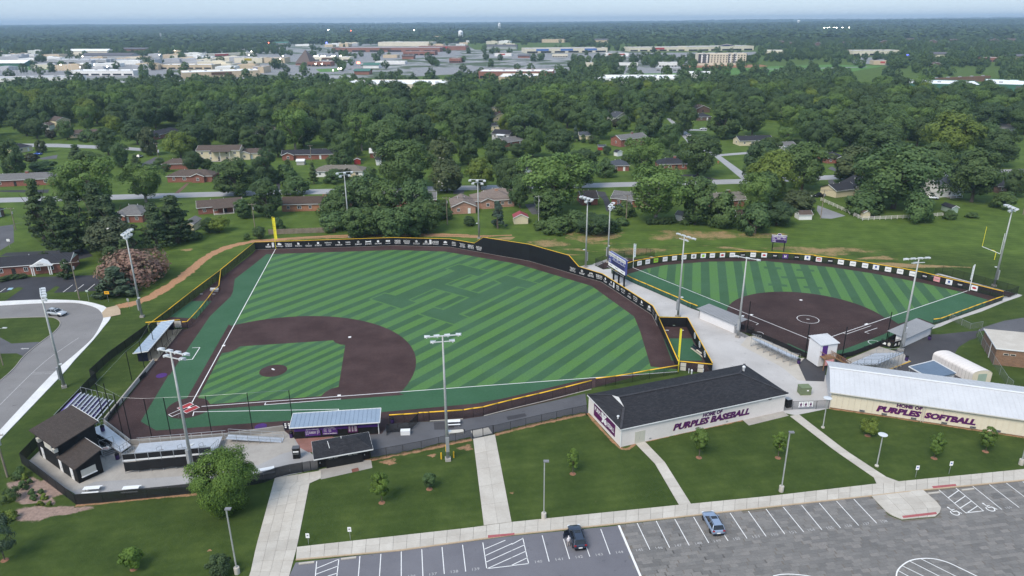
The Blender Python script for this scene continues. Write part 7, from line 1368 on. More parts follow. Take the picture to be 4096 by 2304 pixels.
# lamps that are already lit at dusk
emis('lit_lamp',(1,.93,.78),14);emis('lit_red',(1,.12,.06),6);emis('lit_blue',(.1,.12,1),5)
def lit(name,label,t,x,y,h,s,m_,group,cat='lamp'):
 p=G(t,x,y,h);r=thing(name,label,cat,(p.x,p.y,0),0,group);MB().tube((0,0,0),(0,0,h),s*.12,n=6).part('pole',MATS['galv'],r,True);MB().box((0,0,h),(s*1.6,s*.5,s)).part('lamp_head',MATS[m_],r,True)
for k,(x,y)in enumerate(((460,123),(525,112),(550,112),(568,128),(600,128),(620,127),(645,108),(660,127),(690,127),(697,112),(748,127),(817,127))):lit('floodlight','%s lit floodlight from the left on the right horizon'%ordn[k],'03',x,y,22,2.6,'lit_lamp','lit floodlights on the horizon')
for k,(x,y)in enumerate(sorted([(590,410),(617,410),(660,412),(690,410),(765,412),(850,410),(600,490),(662,490),(775,555),(830,540),(855,537),(790,410),(245,440),(268,410)])):lit('street_lamp','%s lit white lamp from the left around the pyramid roofed church'%ordn[k],'01',x,y,9,.9,'lit_lamp','lit lamps by the church')
for k,(x,y)in enumerate(sorted([(610,500),(830,415),(835,350),(1755,357),(1605,400),(1230,300),(2095,240),(2165,240),(2505,400),(2530,365),(945,500),(805,525),(1080,520)])):lit('street_lamp','%s lit white lamp from the left among the dealerships'%ordn[k],'00',x,y,9,.9,'lit_lamp','lit lamps by the dealerships')
for k,(t,x,y,m_,l)in enumerate((('01',1030,480,'lit_red','red lit sign by the main road'),('01',955,158,'lit_red','red lit sign on the far ridge'),('01',1445,190,'lit_red','red lit sign among the farthest shops'),('01',130,280,'lit_red','red lit sign at left centre'),('01',710,278,'lit_blue','blue lit sign below the motels'),('03',1410,405,'lit_blue','blue lit shop sign right of the department store'),('01',728,150,'lit_lamp','tall lit pole sign on the ridge'),('01',1590,155,'lit_lamp','lit pole sign left of the water tower'))):lit('lit_sign',l,t,x,y,8 if k not in(1,6,7)else 30,2.6,m_,'lit signs in the town','sign')
# car park poles on the left
for k in range(22):p=G('00',30+k*33,612-k*2.4);o=thing('lot_lamp','%s white lamp pole from the left along the dealership road'%ordn[k],'lamp',tuple(p),0,'lamp poles along the dealership road');MB().tube((0,0,0),(0,0,9),.16,n=6).part('pole',MATS['lamp_white'],o,True);MB().box((0,0,9),(1.6,.5,.35)).part('lamp_head',MATS['lamp_white'],o,True)
for k in range(16):p=G('00',1120+(k%8)*36,490+(k//8)*18);o=thing('lot_lamp','%s lamp pole from the left in the %s row of the car lot'%(ordn[k%8],('back','front')[k//8]),'lamp',tuple(p),0,'lamp poles in the car lot');MB().tube((0,0,0),(0,0,9),.16,n=6).part('pole',MATS['lamp_white'],o,True);MB().box((0,0,9),(1.6,.5,.35)).part('lamp_head',MATS['lamp_white'],o,True)
# lots, roads and the field of the town
sheet('town_ground',mixed('00',(-400,700),(900,690),(2576,650),'01',(1000,640),(1600,620),(2576,560),'02',(340,590),(1800,600),(1800,530),(2450,430),(1000,360),'01',(2200,350),(2000,215),(600,215),'00',(2400,340),(600,390),(-400,420)),.012,'town_ground')
for k,(t,pts,m_)in enumerate((('00',[(-300,560),(450,545),(900,560),(1700,540),(1700,600),(600,640),(-300,660)],'far_lot'),('00',[(-300,430),(600,420),(1500,430),(2576,430),(2576,480),(1500,545),(600,520),(-300,500)],'far_lot'),('01',[(-100,540),(80,490),(300,490),(400,520),(800,520),(1000,480),(1050,500),(900,560),(700,610),(80,600)],'far_lot'),('01',[(0,400),(1000,380),(2000,360),(2100,400),(1100,470),(0,470)],'far_lot'),('01',[(1560,530),(2250,525),(2260,590),(1600,610)],'far_lot'),('01',[(960,400),(1040,400),(1060,600),(960,600)],'far_lot'),('02',[(0,400),(1000,385),(2450,370),(2500,400),(1900,420),(0,445)],'far_lot'),('02',[(340,530),(430,530),(600,585),(340,585)],'far_lot'),('02',[(1050,530),(1500,530),(1700,560),(1750,600),(1180,590)],'far_lot'),('03',[(840,430),(1250,420),(1240,510),(840,480)],'far_lot'))):sheet('town_lot',GS(t,pts),.02+.005*k,m_)
plain('field_green',(.085,.19,.035),.9,.14,.02);plain('bare_soil',(.32,.15,.085),.95,.2,.05)
for k,(t,pts,m_)in enumerate((('03',[(-40,520),(600,500),(1180,512),(900,560),(560,600),(400,650),(-40,600)],'field_green'),('02',[(1740,540),(2576,530),(2576,600),(2100,600),(1740,590)],'field_green'),('02',[(1140,590),(1770,585),(1800,630),(1140,640)],'field_green'),('02',[(390,600),(620,590),(620,665),(390,670)],'field_green'),('01',[(600,545),(830,535),(830,570),(640,575)],'field_green'),('00',[(0,515),(500,510),(900,545),(300,555),(0,550)],'field_green'),('02',[(1690,505),(2500,500),(2576,515),(2400,530),(1700,530)],'bare_soil'),('03',[(-40,548),(300,545),(600,538),(1000,525),(1000,520),(600,530),(300,540),(-40,543)],'far_lot'))):sheet('town_field',GS(t,pts),.08+.006*k,m_)
# air: an even pale haze over the whole land
m,nt,b=newmat('haze');nt.nodes.remove(b);pv_=nt.nodes.new('ShaderNodeVolumePrincipled');pv_.inputs['Color'].default_value=(.56,.77,1,1);pv_.inputs['Density'].default_value=1.0e-4;pv_.inputs['Anisotropy'].default_value=.1
nt.links.new(pv_.outputs[0],nt.nodes['Material Output'].inputs['Volume'])
struct('haze',MB().box((0,7200,61),(29400,15000,130)),m,kind='stuff')
# ================================================================== trees
import numpy as np
def leafmat(name,cols,spots=None):
 m,nt,b=newmat(name);a=nt.nodes.new('ShaderNodeAttribute');a.attribute_name='cl';t=nt.nodes.new('ShaderNodeAttribute');t.attribute_name='tr'
 r=mth(nt,'FRACT',mth(nt,'ADD',rnd(nt),t.outputs['Fac']))
 c=ramp_node(nt,a.outputs['Fac'],[(0,cols[0]),(.5,cols[1]),(.93,cols[2])]+([(.95,spots)]if spots else[]))
 c=mixc(nt,mth(nt,'MULTIPLY',r,.45),c,mixc(nt,.5,c,(.038,.068,.040)))
 c=mixc(nt,mth(nt,'MULTIPLY',mth(nt,'FRACT',mth(nt,'MULTIPLY',r,7.3)),.30),c,(.13,.18,.038))
 nt.links.new(c,b.inputs['Base Color']);b.inputs['Roughness'].default_value=.65;b.inputs['Specular IOR Level'].default_value=.25
 tl=nt.nodes.new('ShaderNodeBsdfTranslucent');nt.links.new(c,tl.inputs[0]);mx=nt.nodes.new('ShaderNodeMixShader');mx.inputs[0].default_value=.22
 nt.links.new(b.outputs[0],mx.inputs[1]);nt.links.new(tl.outputs[0],mx.inputs[2]);nt.links.new(mx.outputs[0],nt.nodes['Material Output'].inputs[0]);return m
leafmat('leaf_o',[(.044,.081,.038),(.071,.120,.049),(.107,.165,.062)]);leafmat('leaf_m',[(.063,.117,.043),(.100,.168,.059),(.146,.226,.076)]);leafmat('leaf_l',[(.095,.168,.043),(.144,.234,.059),(.201,.305,.081)]);leafmat('leaf_y',[(.128,.183,.035),(.189,.250,.043),(.256,.323,.062)])
leafmat('leaf_c',[(.044,.076,.038),(.071,.112,.049),(.107,.156,.062)]);leafmat('leaf_g',[(.056,.076,.041),(.088,.107,.057),(.122,.140,.076)],(.756,.732,.729));leafmat('leaf_u',[(.032,.024,.032),(.049,.034,.043),(.071,.054,.057)]);leafmat('leaf_p',[(.195,.134,.101),(.366,.195,.176),(.512,.268,.257)]);leafmat('leaf_s',[(.054,.085,.073),(.078,.120,.100),(.110,.156,.130)])
leafmat('leaf_n',[(.085,.15,.028),(.13,.215,.038),(.19,.295,.055)]);plain('bark',(.105,.085,.068),.95,.25,1.5,coord='Object');plain('bark_pale',(.24,.21,.18),.9,.25,1.5,coord='Object')
def crown_arrays(rng,H,W,base,nclump,nleaf,ls,shape):
 """leaf-sized quads on many uneven boughs that bulge out of the crown"""
 C=[]
 while len(C)<nclump:
  z=rng.uniform(0,1)
  if shape=='round':rad=math.sqrt(max(0,1-(2*z-1)**2))**.85
  elif shape=='cone':rad=1.02-z
  elif shape=='tall':rad=min(1,1.5*math.sqrt(max(0,1-z**1.6)))*(.6+1.4*z if z<.28 else 1)
  elif shape=='vase':rad=(.4+.78*z)if z<.68 else .95*math.sqrt(max(0,1-((z-.68)/.32)**2))+.05
  elif shape=='layer':rad=(1.08-z)*(.68+.32*math.cos(z*34))
  else:rad=math.sqrt(max(0,1-z*z))
  a=rng.uniform(0,2*PI);k=rng.uniform(.72,1)if rng.random()<.82 else rng.uniform(.2,.7);wob=1+.17*math.sin(2*a+z*5+H)+.12*math.sin(5*a-z*9)
  r=rad*k*W/2*wob*.84;C.append((r*math.cos(a),r*math.sin(a),base+(H-base)*(.06+.87*z)))
 V_,cl=[],[];cr=W*{'round':.15,'cone':.12,'tall':.155,'vase':.14,'layer':.115,'dome':.15}[shape];mid=np.array((0,0,base+(H-base)*.4))
 for c in C:
  R_=cr*rng.uniform(.6,1.3);n=max(3,int(nleaf*rng.uniform(.7,1.2)));cv=rng.gauss(.42,.13);d=np.random.default_rng(rng.randrange(1<<30));c=np.array(c);ax_=(c-mid)/np.array((W,W,H));ax_/=np.linalg.norm(ax_)+1e-6
  u=d.normal(size=(n,3))+ax_*.75+np.array((0,0,.25));u/=np.linalg.norm(u,axis=1)[:,None];P=c+u*(R_*d.uniform(.6,1.08,(n,1)))*np.array((1,1,.95 if shape!='layer' else .4))
  nr=u*.8+ax_*.5+d.normal(scale=.36,size=(n,3));nr/=np.linalg.norm(nr,axis=1)[:,None]
  t1=np.cross(nr,d.normal(size=(n,3)));t1/=np.linalg.norm(t1,axis=1)[:,None];t2=np.cross(nr,t1);s=ls*d.uniform(.6,1.3,(n,1))
  V_.append(np.stack([P-t1*s-t2*s*.6,P+t1*s-t2*s*.7,P+t1*s*.8+t2*s*.6,P-t1*s*.7+t2*s*.7],1));cl.append(np.clip(cv+d.normal(scale=.16,size=n),0,1))
 return np.concatenate(V_).reshape(-1,3),np.concatenate(cl)
def mesh_np(name,verts,cl,mat,tr=None):
 me=bpy.data.meshes.new(name);n=len(verts);f=n//4
 me.vertices.add(n);me.vertices.foreach_set('co',verts.astype(np.float32).ravel());me.loops.add(n);me.loops.foreach_set('vertex_index',np.arange(n,dtype=np.int32));me.polygons.add(f);me.polygons.foreach_set('loop_start',np.arange(0,n,4,dtype=np.int32))
 for nm,dt in(('cl',cl),('tr',tr)):
  if dt is not None:at=me.attributes.new(nm,'FLOAT','FACE');at.data.foreach_set('value',dt.astype(np.float32))
 me.materials.append(MATS[mat]);me.update(calc_edges=True);return me
def trunk_mesh(rng,H,W,base,mat='bark',bare=False):
 mb=MB();r=H*.02+.06;top=base+(H-base)*.55;p=V(0,0,-.1);lean=V(rng.uniform(-.03,.03),rng.uniform(-.03,.03),1)
 pts=[p+lean*(top*k/4)+V(rng.uniform(-.1,.1),rng.uniform(-.1,.1),0)*k for k in range(5)]
 for k in range(4):mb.tube(pts[k],pts[k+1],r*(1.25-.22*k),r*(1.25-.22*(k+1)),7)
 for k in range(9 if bare else 6):
  a=rng.uniform(0,2*PI);s=pts[1].lerp(pts[4],rng.uniform(0,.75));e=s+V(math.cos(a)*W*.34,math.sin(a)*W*.34,(H-base)*rng.uniform(.25,.5));m_=s.lerp(e,.5)+V(0,0,-.3)
  mb.tube(s,m_,r*.5,r*.32,5);mb.tube(m_,e,r*.32,r*.1,5)
 return mb.mesh(MATS[mat],'trunk')
TY={'o':(16,13,2.2,75,135,.27,'round','leaf_o','round tree','dark green'),'m':(16,14,2.6,75,135,.27,'round','leaf_m','broad tree','mid green'),'l':(18,15,3.5,64,115,.27,'vase','leaf_l','spreading tree','light green'),'y':(14,13,2.2,66,125,.26,'round','leaf_y','rounded tree','yellow green'),'t':(15,10,.8,66,125,.24,'tall','leaf_o','dense oval tree','deep green'),'c':(17,11,.8,130,70,.24,'layer','leaf_c','layered pine','dark olive'),'g':(11,10,.8,70,80,.30,'tall','leaf_g','flowering magnolia','brownish green'),'u':(8,7,1.5,50,70,.3,'round','leaf_u','small tree','purple leaved'),'v':(13,10,.6,90,70,.26,'vase','leaf_m','vine draped tree','ragged green'),'b':(7,8,.7,55,75,.26,'dome','leaf_m','low garden tree','green'),'s':(9,5,.3,60,60,.22,'cone','leaf_s','spruce','blue green'),'p':(7,13,1.5,60,75,.28,'dome','leaf_p','mimosa tree','pink flowering'),'q':(6,2.6,.1,40,60,.2,'tall','leaf_c','clipped cypress','narrow dark')}
PRO={}
for k,(H,W,bs,nc,nl,ls,sh,lf,w1,w2)in TY.items():
 PRO[k]=[]
 for j in range(3 if k in 'om' else 2):
  rg=random.Random(hash(k+'x')%1000+j*17 if False else ord(k)*31+j*17);vv,cl=crown_arrays(rg,H,W,bs,nc,nl,ls,sh);PRO[k].append((mesh_np('crown',vv,cl,lf),trunk_mesh(rg,H,W,bs,'bark_pale' if k=='l' else 'bark',k=='l')))
TREES=[]
def tree_at(p,h,w,k,label=None,spin=None):
 H,W=TY[k][:2];cr,tk=random.choice(PRO[k]);nm={'c':'pine_tree','s':'spruce_tree','g':'magnolia_tree','p':'mimosa_tree','q':'cypress_tree'}.get(k,'tree')
 r=bpy.data.objects.new(nm,None);COL.objects.link(r);r.location=p;r.rotation_euler=(0,0,random.uniform(0,6.28)if spin is None else spin);r.scale=(w/W,w/W,h/H);r['category']='tree'
 link('trunk',tk,r);link('crown',cr,r);TREES.append((r,k,Vector(p),h,w,label));return r
def T(t,rows):
 for x,y,h,w,k in rows:
  h*=1.1 if h>8 else 1;p=G(t,x,y,h);tree_at((p.x,p.y,0),h,w*(1.2 if h>5 else 1.1),k)
T('10',[(20,20,12,9,'u'),(210,95,15,14,'o'),(440,125,9,7,'m'),(70,405,15,9,'t'),(390,403,7,5,'g'),(920,-50,18,13,'o'),(630,250,8,7,'u'),(500,300,6,5,'u'),(870,300,7,8,'b'),(1040,285,13,11,'o'),(740,440,8,9,'c'),(860,520,8,10,'m'),(1180,430,11,8,'v'),(1340,200,13,13,'o'),(1470,285,13,8,'g'),(1520,0,17,16,'m'),(1780,328,12,13,'y'),(1590,585,5,5,'m'),(1540,640,4,4,'o'),(1900,150,14,11,'t'),(2010,220,13,9,'t'),(2100,0,15,11,'t'),(2260,215,11,9,'b'),(2480,265,12,10,'t'),(2450,40,17,14,'o'),(870,590,18,17,'l'),(620,690,15,11,'l'),(1400,640,14,14,'l'),(290,770,19,10,'c'),(480,930,18,9,'c'),(680,900,18,10,'c'),(900,800,19,12,'c'),(1060,930,16,9,'c'),(1700,935,15,13,'c'),(1500,1010,14,10,'c'),(1760,1080,10,7,'c'),(2330,585,14,14,'t'),(2440,1000,7,6,'v'),(2190,1185,5,7,'y'),(2090,1190,5,5,'o'),(1090,1200,10,12,'g'),(1350,540,7,6,'c'),(420,620,4,12,'b'),(300,540,5,6,'u'),(1920,520,9,7,'o'),(2060,590,6,5,'o'),(1230,130,9,7,'o'),(690,640,4,8,'o'),(1660,640,4,4,'o'),(1900,1350,2.2,3,'b'),(1990,1340,2,3,'b'),(2480,1345,2,2,'b')])
T('11',[(350,78,21,17,'l'),(190,300,13,9,'o'),(750,205,13,12,'m'),(1050,20,19,17,'m'),(560,20,17,14,'o'),(1290,220,17,17,'m'),(1400,10,18,14,'m'),(1480,425,18,19,'m'),(1850,225,13,12,'l'),(1850,385,13,12,'g'),(1910,612,12,11,'g'),(2250,592,12,10,'y'),(2130,335,14,9,'t'),(2150,175,13,8,'t'),(2280,215,12,7,'o'),(2410,395,13,10,'o'),(2520,590,13,9,'o'),(1650,150,17,14,'o'),(1900,20,17,13,'o'),(2150,20,17,12,'o'),(2510,160,10,8,'y'),(60,488,14,10,'t'),(70,785,13,9,'t'),(310,588,8,6,'c'),(560,620,9,5,'c'),(280,668,7,9,'b'),(380,780,7,9,'b'),(780,700,6,7,'b'),(895,692,5,5,'u'),(1150,680,6,5,'m'),(880,540,6,6,'b'),(760,560,6,5,'b'),(1015,450,6,4,'b'),(1080,740,15,12,'v'),(860,870,12,8,'v'),(1310,825,14,10,'v'),(1590,785,15,11,'v'),(1720,1010,10,9,'v'),(1160,1070,9,11,'v'),(1380,1080,10,11,'v'),(1560,1050,10,9,'v'),(1000,1090,9,8,'v'),(740,960,8,8,'b'),(780,1130,6,9,'b'),(215,1195,4,4,'b'),(20,1280,4,4,'o'),(2145,1165,3.5,4,'t'),(2430,1008,9,5.5,'s'),(1890,1000,4,3,'o'),(1880,1090,4,6,'b'),(990,920,5,4,'t'),(1000,150,16,13,'o'),(700,60,16,13,'m'),(870,340,13,11,'m'),(1250,40,17,13,'o')])
T('12',[(440,535,20,23,'l'),(700,500,15,12,'o'),(20,600,13,9,'o'),(80,770,11,8,'m'),(210,295,13,11,'m'),(480,298,13,13,'o'),(60,440,7,8,'o'),(880,110,15,14,'m'),(1130,160,9,7,'m'),(1050,185,7,5,'u'),(1400,35,18,14,'t'),(1330,370,17,14,'l'),(950,600,8,7,'b'),(1480,670,18,19,'l'),(1600,250,12,10,'m'),(1530,380,6,5,'o'),(1580,510,6,7,'b'),(1900,350,17,15,'o'),(2170,8,20,17,'t'),(1740,40,17,13,'o'),(2450,20,18,13,'o'),(1880,778,15,11,'v'),(2150,960,10,10,'b'),(2470,735,16,11,'l'),(2540,420,18,13,'o'),(290,1215,3,5,'b'),(450,1190,5,9,'b'),(640,1130,6,9,'b'),(850,1150,7,9,'o'),(1010,1210,4,5,'b'),(1110,1190,2.5,5,'b'),(955,460,5,4,'o'),(870,505,3,3,'o'),(855,360,5,3,'m'),(250,5,16,14,'m'),(560,-10,17,14,'o'),(700,20,17,13,'m'),(1140,1030,5,7,'b'),(640,250,9,4,'s'),(1640,440,6,5,'o'),(1160,540,5,5,'o'),(1310,260,8,7,'b'),(1620,1180,2,3,'b'),(1820,1190,1.8,3,'b'),(1740,1205,1.8,3,'b'),(2480,1050,9,9,'b'),(380,900,10,10,'v'),(720,345,5,3,'t'),(805,350,5,4,'t')])
T('13',[(240,58,17,15,'l'),(540,210,13,12,'o'),(800,88,15,10,'t'),(100,530,17,17,'y'),(400,450,17,15,'m'),(870,240,9,8,'b'),(900,478,14,16,'g'),(1150,245,15,17,'o'),(1370,468,21,25,'m'),(1900,138,20,21,'y'),(2160,510,18,16,'o'),(1550,180,14,11,'o'),(600,-10,17,13,'o'),(1000,-10,18,17,'o'),(1330,-20,18,15,'m'),(1640,0,19,16,'o'),(2400,300,16,13,'o'),(2250,30,16,15,'o'),(1540,950,9,8,'b'),(1000,925,8,11,'b'),(330,915,8,10,'g'),(110,1035,8,10,'o'),(0,730,14,9,'v'),(2400,930,6,7,'b'),(2250,250,15,12,'m'),(1340,150,11,10,'m'),(2480,60,14,11,'o'),(1840,1115,3,4,'b'),(2060,1130,2,4,'b'),(640,400,6,6,'b'),(1450,620,12,10,'m'),(700,390,7,6,'m'),(1700,440,14,13,'m'),(1950,730,7,6,'u'),(2540,700,10,8,'o'),(40,380,12,10,'o'),(1440,195,11,10,'b'),(290,390,4,5,'o'),(470,150,9,6,'b')])
T('20',[(612,325,6,2.6,'q'),(1260,290,7.5,15,'p'),(1080,400,8,9,'s'),(1040,190,9,8,'c'),(1190,130,8,8,'c')])
for x,y in((20,500),(110,478),(165,474),(215,470),(580,455),(60,488)):T('20',[(x,y,1.4,2,'t')])
# far treed land: the individuals closest to the eye, then one mass
def clear_of(p,pad=2):
 for c,r_,_ in LAND:
  if(p-xy(c)).length<r_*.9+pad:return False
 return True
rg=random.Random(11);fill=[]
for k in range(5200):
 t=rg.uniform(0,1);Y=375+265*t;X=rg.uniform(-.76,.76)*Y;p=V(X,Y,0)
 if all((p-q_[2]).length>9+q_[4]*.22 for q_ in TREES)and all((p-q_).length>(18.5 if p.y<500 else 13.5)-(p.x%7)*.4 for q_ in fill)and clear_of(p):fill.append(p)
def img(p):d=p.y*math.cos(PITCH)+CAM_H*math.sin(PITCH);return 2048+F_PX*p.x/d,1152-F_PX*(p.y*math.sin(PITCH)-CAM_H*math.cos(PITCH))/d
def keep(p):
 u,v=img(p);k=lambda x0,y0,x1,y1:x0<u<x1 and y0<v<y1
 return not(k(2640,465,2840,620)or k(1760,455,1850,520)or k(300,540,700,600)or k(3080,520,3240,560)or k(2260,540,2560,700)or k(2820,490,3080,640)or k(1250,560,1420,600)or k(0,560,420,700)or k(2440,420,2560,470)or v>600)
def hides(p):return any(0<c.y-p.y<(34 if c.y<600 else 120)and abs(p.x-c.x*p.y/c.y)<r_*.8+3 for c,r_,l in LAND if c.y<900 and(c.y<600 or rg.random()<.8))
fill=[p for p in fill if keep(p)and not hides(p)];fill.sort(key=lambda p:p.y)
n_ind=298-len(TREES)
for p in fill[:n_ind]:h=rg.uniform(10,21);tree_at(tuple(p),h,h*rg.uniform(.82,1.05),rg.choice('ooommmmttllycu' if h<15 else 'oooommmmtllly'))
def lod(seed,H,W,nc,nl,ls,sh):return crown_arrays(random.Random(seed),H,W,H*.1,nc,nl,ls,sh)
def kinds(name,meshes):
 c=bpy.data.collections.new(name)
 for m_ in meshes:c.objects.link(bpy.data.objects.new('crown_kind',m_))
 return c
K1=kinds('woodland_kinds',[PRO[k][j][0]for k,j in(('o',0),('m',0),('o',1),('l',1),('m',1),('o',2),('l',0),('m',2),('t',1),('y',0),('m',0))])
K2=kinds('town_kinds',[mesh_np('crown',*lod(s_+9,14,14,45,26,.62,'round'),'leaf_o' if s_%3 else 'leaf_m')for s_ in range(5)]);K3=kinds('forest_kinds',[mesh_np('crown',*lod(s_+20,14,16,16,9,2.0,'dome'),'leaf_o')for s_ in range(4)])
def wood(name,pts,kind_c,hs,label,wk=1.0):
 me=bpy.data.meshes.new(name);me.from_pydata([tuple(p)for p in pts],[],[])
 for nm,f in(('s',lambda:rg.uniform(*hs)),('r',lambda:rg.uniform(0,6.28))):me.attributes.new(nm,'FLOAT','POINT').data.foreach_set('value',[f()for _ in pts])
 o=link(name,me);o['kind']='stuff';o['label']=label
 ng=bpy.data.node_groups.new(name,'GeometryNodeTree');ng.interface.new_socket('Geometry',in_out='INPUT',socket_type='NodeSocketGeometry');ng.interface.new_socket('Geometry',in_out='OUTPUT',socket_type='NodeSocketGeometry')
 N=ng.nodes.new;gi,go,ip,ci,sc,ro_,cx_,vm=N('NodeGroupInput'),N('NodeGroupOutput'),N('GeometryNodeInstanceOnPoints'),N('GeometryNodeCollectionInfo'),N('GeometryNodeInputNamedAttribute'),N('GeometryNodeInputNamedAttribute'),N('ShaderNodeCombineXYZ'),N('ShaderNodeVectorMath')
 ci.inputs['Collection'].default_value=kind_c;ci.inputs['Separate Children'].default_value=True;ci.inputs['Reset Children'].default_value=True;ip.inputs['Pick Instance'].default_value=True
 sc.data_type=ro_.data_type='FLOAT';sc.inputs['Name'].default_value='s';ro_.inputs['Name'].default_value='r';vm.operation='MULTIPLY';vm.inputs[1].default_value=(wk,wk,1)
 K=ng.links.new;K(gi.outputs[0],ip.inputs['Points']);K(ci.outputs[0],ip.inputs['Instance']);K(ro_.outputs[0],cx_.inputs[2]);K(cx_.outputs[0],ip.inputs['Rotation']);K(sc.outputs[0],vm.inputs[0]);K(vm.outputs[0],ip.inputs['Scale']);K(ip.outputs[0],go.inputs[0])
 o.modifiers.new('scatter','NODES').node_group=ng;return o
rg.shuffle(rest_:=fill[n_ind:]);wood('estate_woodland',rest_,K1,(.85,1.3),'dense woodland mass between the estate and the shops')
town=[]
bl_=lambda p,k:any((p-xy(c)).length<r_*.75+k for c,r_,_ in LAND)
def town_ok(p,dens):
 u,v=img(p);x=u/4096
 lots=(x<.30 and 215<v<335)or(.28<x<.56 and 175<v<330)or(.52<x<.75 and 195<v<245)or(.62<x<.74 and 265<v<320)or(.74<x<.86 and 255<v<310)or(.83<x<.98 and 285<v<420)
 return rg.random()<(.09 if lots else dens)
for k in range(9000):
 Y=640+2200*rg.random()**1.3;p=V(rg.uniform(-.76,.76)*Y,Y,0)
 if town_ok(p,.85)and not bl_(p,4):town.append(p)
# keep roofs visible: nothing tall right in front of a facade
def fronts(p):return any(abs(p.x*c.y/p.y-c.x)<r_*1.0 and 4<c.y-p.y<c.y*.09 for c,r_,_ in LAND if c.y>640)
town=[p for p in town if not(fronts(p)and rg.random()<.86)]
wood('town_trees',town,K2,(.6,1.05),'scattered trees among the shops of the town')
hz_=[]
for k in range(17000):
 Y=2500+11000*rg.random()**1.7;X=rg.uniform(-.78,.78)*Y;hz_.append(V(X,Y,far_h(X,Y)-2))
wood('horizon_forest',hz_,K3,(.9,1.5),'blue hazy forest along the horizon',2.4)
# ------------------------------------------------------------------ say which tree is which
LM2=[(c,l)for c,r_,l in LAND]
def short(l):
 w=l.split();
 for i,x_ in enumerate(w):
  if i>2 and x_ in('behind','beside','at','by','with','among','and','near','across','above','uphill','joined','deep','under','below','between','inside','on','right','left','just','in','almost','half'):return ' '.join(w[:i])
 return ' '.join(w[:7])
seen={}
def relate(r,head,p,group,cat=None):
 for c,l in sorted(LM2,key=lambda c:(xy(c[0])-p).length)[:7]:
  dx,dy=p.x-c.x,p.y-c.y;rel=('behind' if dy>0 else 'in front of')if abs(dy)>abs(dx)*.9 else('right of' if dx>0 else 'left of');s='%s %s the %s'%(head,rel,short(l))
  if s not in seen and len(s.split())<=16:break
 else:
  nn=[' '.join(short(l).split()[:4])for c,l in sorted(LM2,key=lambda c:(xy(c[0])-p).length)[:9]]
  for a,b_ in[(a,b_)for i,b_ in enumerate(nn)for a in nn[:i]]:
   s='%s between the %s and the %s'%(head,a,b_)
   if s not in seen and len(s.split())<=16 and a!=b_:break
  else:s=head+' in the thick of the town'
 seen[s]=1;r['label']=s;r['group']=group
 if cat:r['category']=cat
for r,k,p,h,w,lab in TREES:relate(r,'%s %s %s'%('tiny' if h<4 else 'small' if h<8 else 'medium' if h<14 else 'tall',TY[k][9],TY[k][8]),p,'trees of the housing estate')
for o,hd,ct,gp_ in REL:relate(o,hd,xy(o.location),gp_,ct)
# ================================================================== vehicles
def paint(name,c,metal=.35):
 m,nt,b=newmat(name);b.inputs['Base Color'].default_value=(*c,1);b.inputs['Metallic'].default_value=metal;b.inputs['Roughness'].default_value=.28;b.inputs['Coat Weight'].default_value=.6;b.inputs['Coat Roughness'].default_value=.08
 nt.links.new(mixc(nt,mth(nt,'MULTIPLY',nz(nt,tc(nt,'Object'),2,3),.25),c,tuple(x*.75 for x in c)),b.inputs['Base Color']);return m
for k,c in{'car_navy':(.035,.05,.085),'car_blue':(.30,.38,.52),'car_silver':(.55,.57,.60),'car_white':(.75,.76,.77),'car_royal':(.03,.10,.42),'car_black':(.012,.012,.014),'car_red':(.40,.03,.03),'car_grey':(.22,.23,.24)}.items():paint(k,c)
plain('tyre',(.015,.015,.016),.9,.2,4);plain('rim_dark',(.05,.05,.055),.4,.1,3,.6);plain('tail_red',(.30,.012,.015),.3,.1,3);plain('head_clear',(.75,.77,.80),.15,.05,3)
def loft(st,sec):
 n=len(sec(st[0]));vs=[p for s in st for p in sec(s)];m_=len(st)
 return MB().add(vs,[(j*n+i,j*n+(i+1)%n,(j+1)*n+(i+1)%n,(j+1)*n+i)for j in range(m_-1)for i in range(n)]+[tuple(range(n-1,-1,-1)),tuple(range((m_-1)*n,m_*n))])
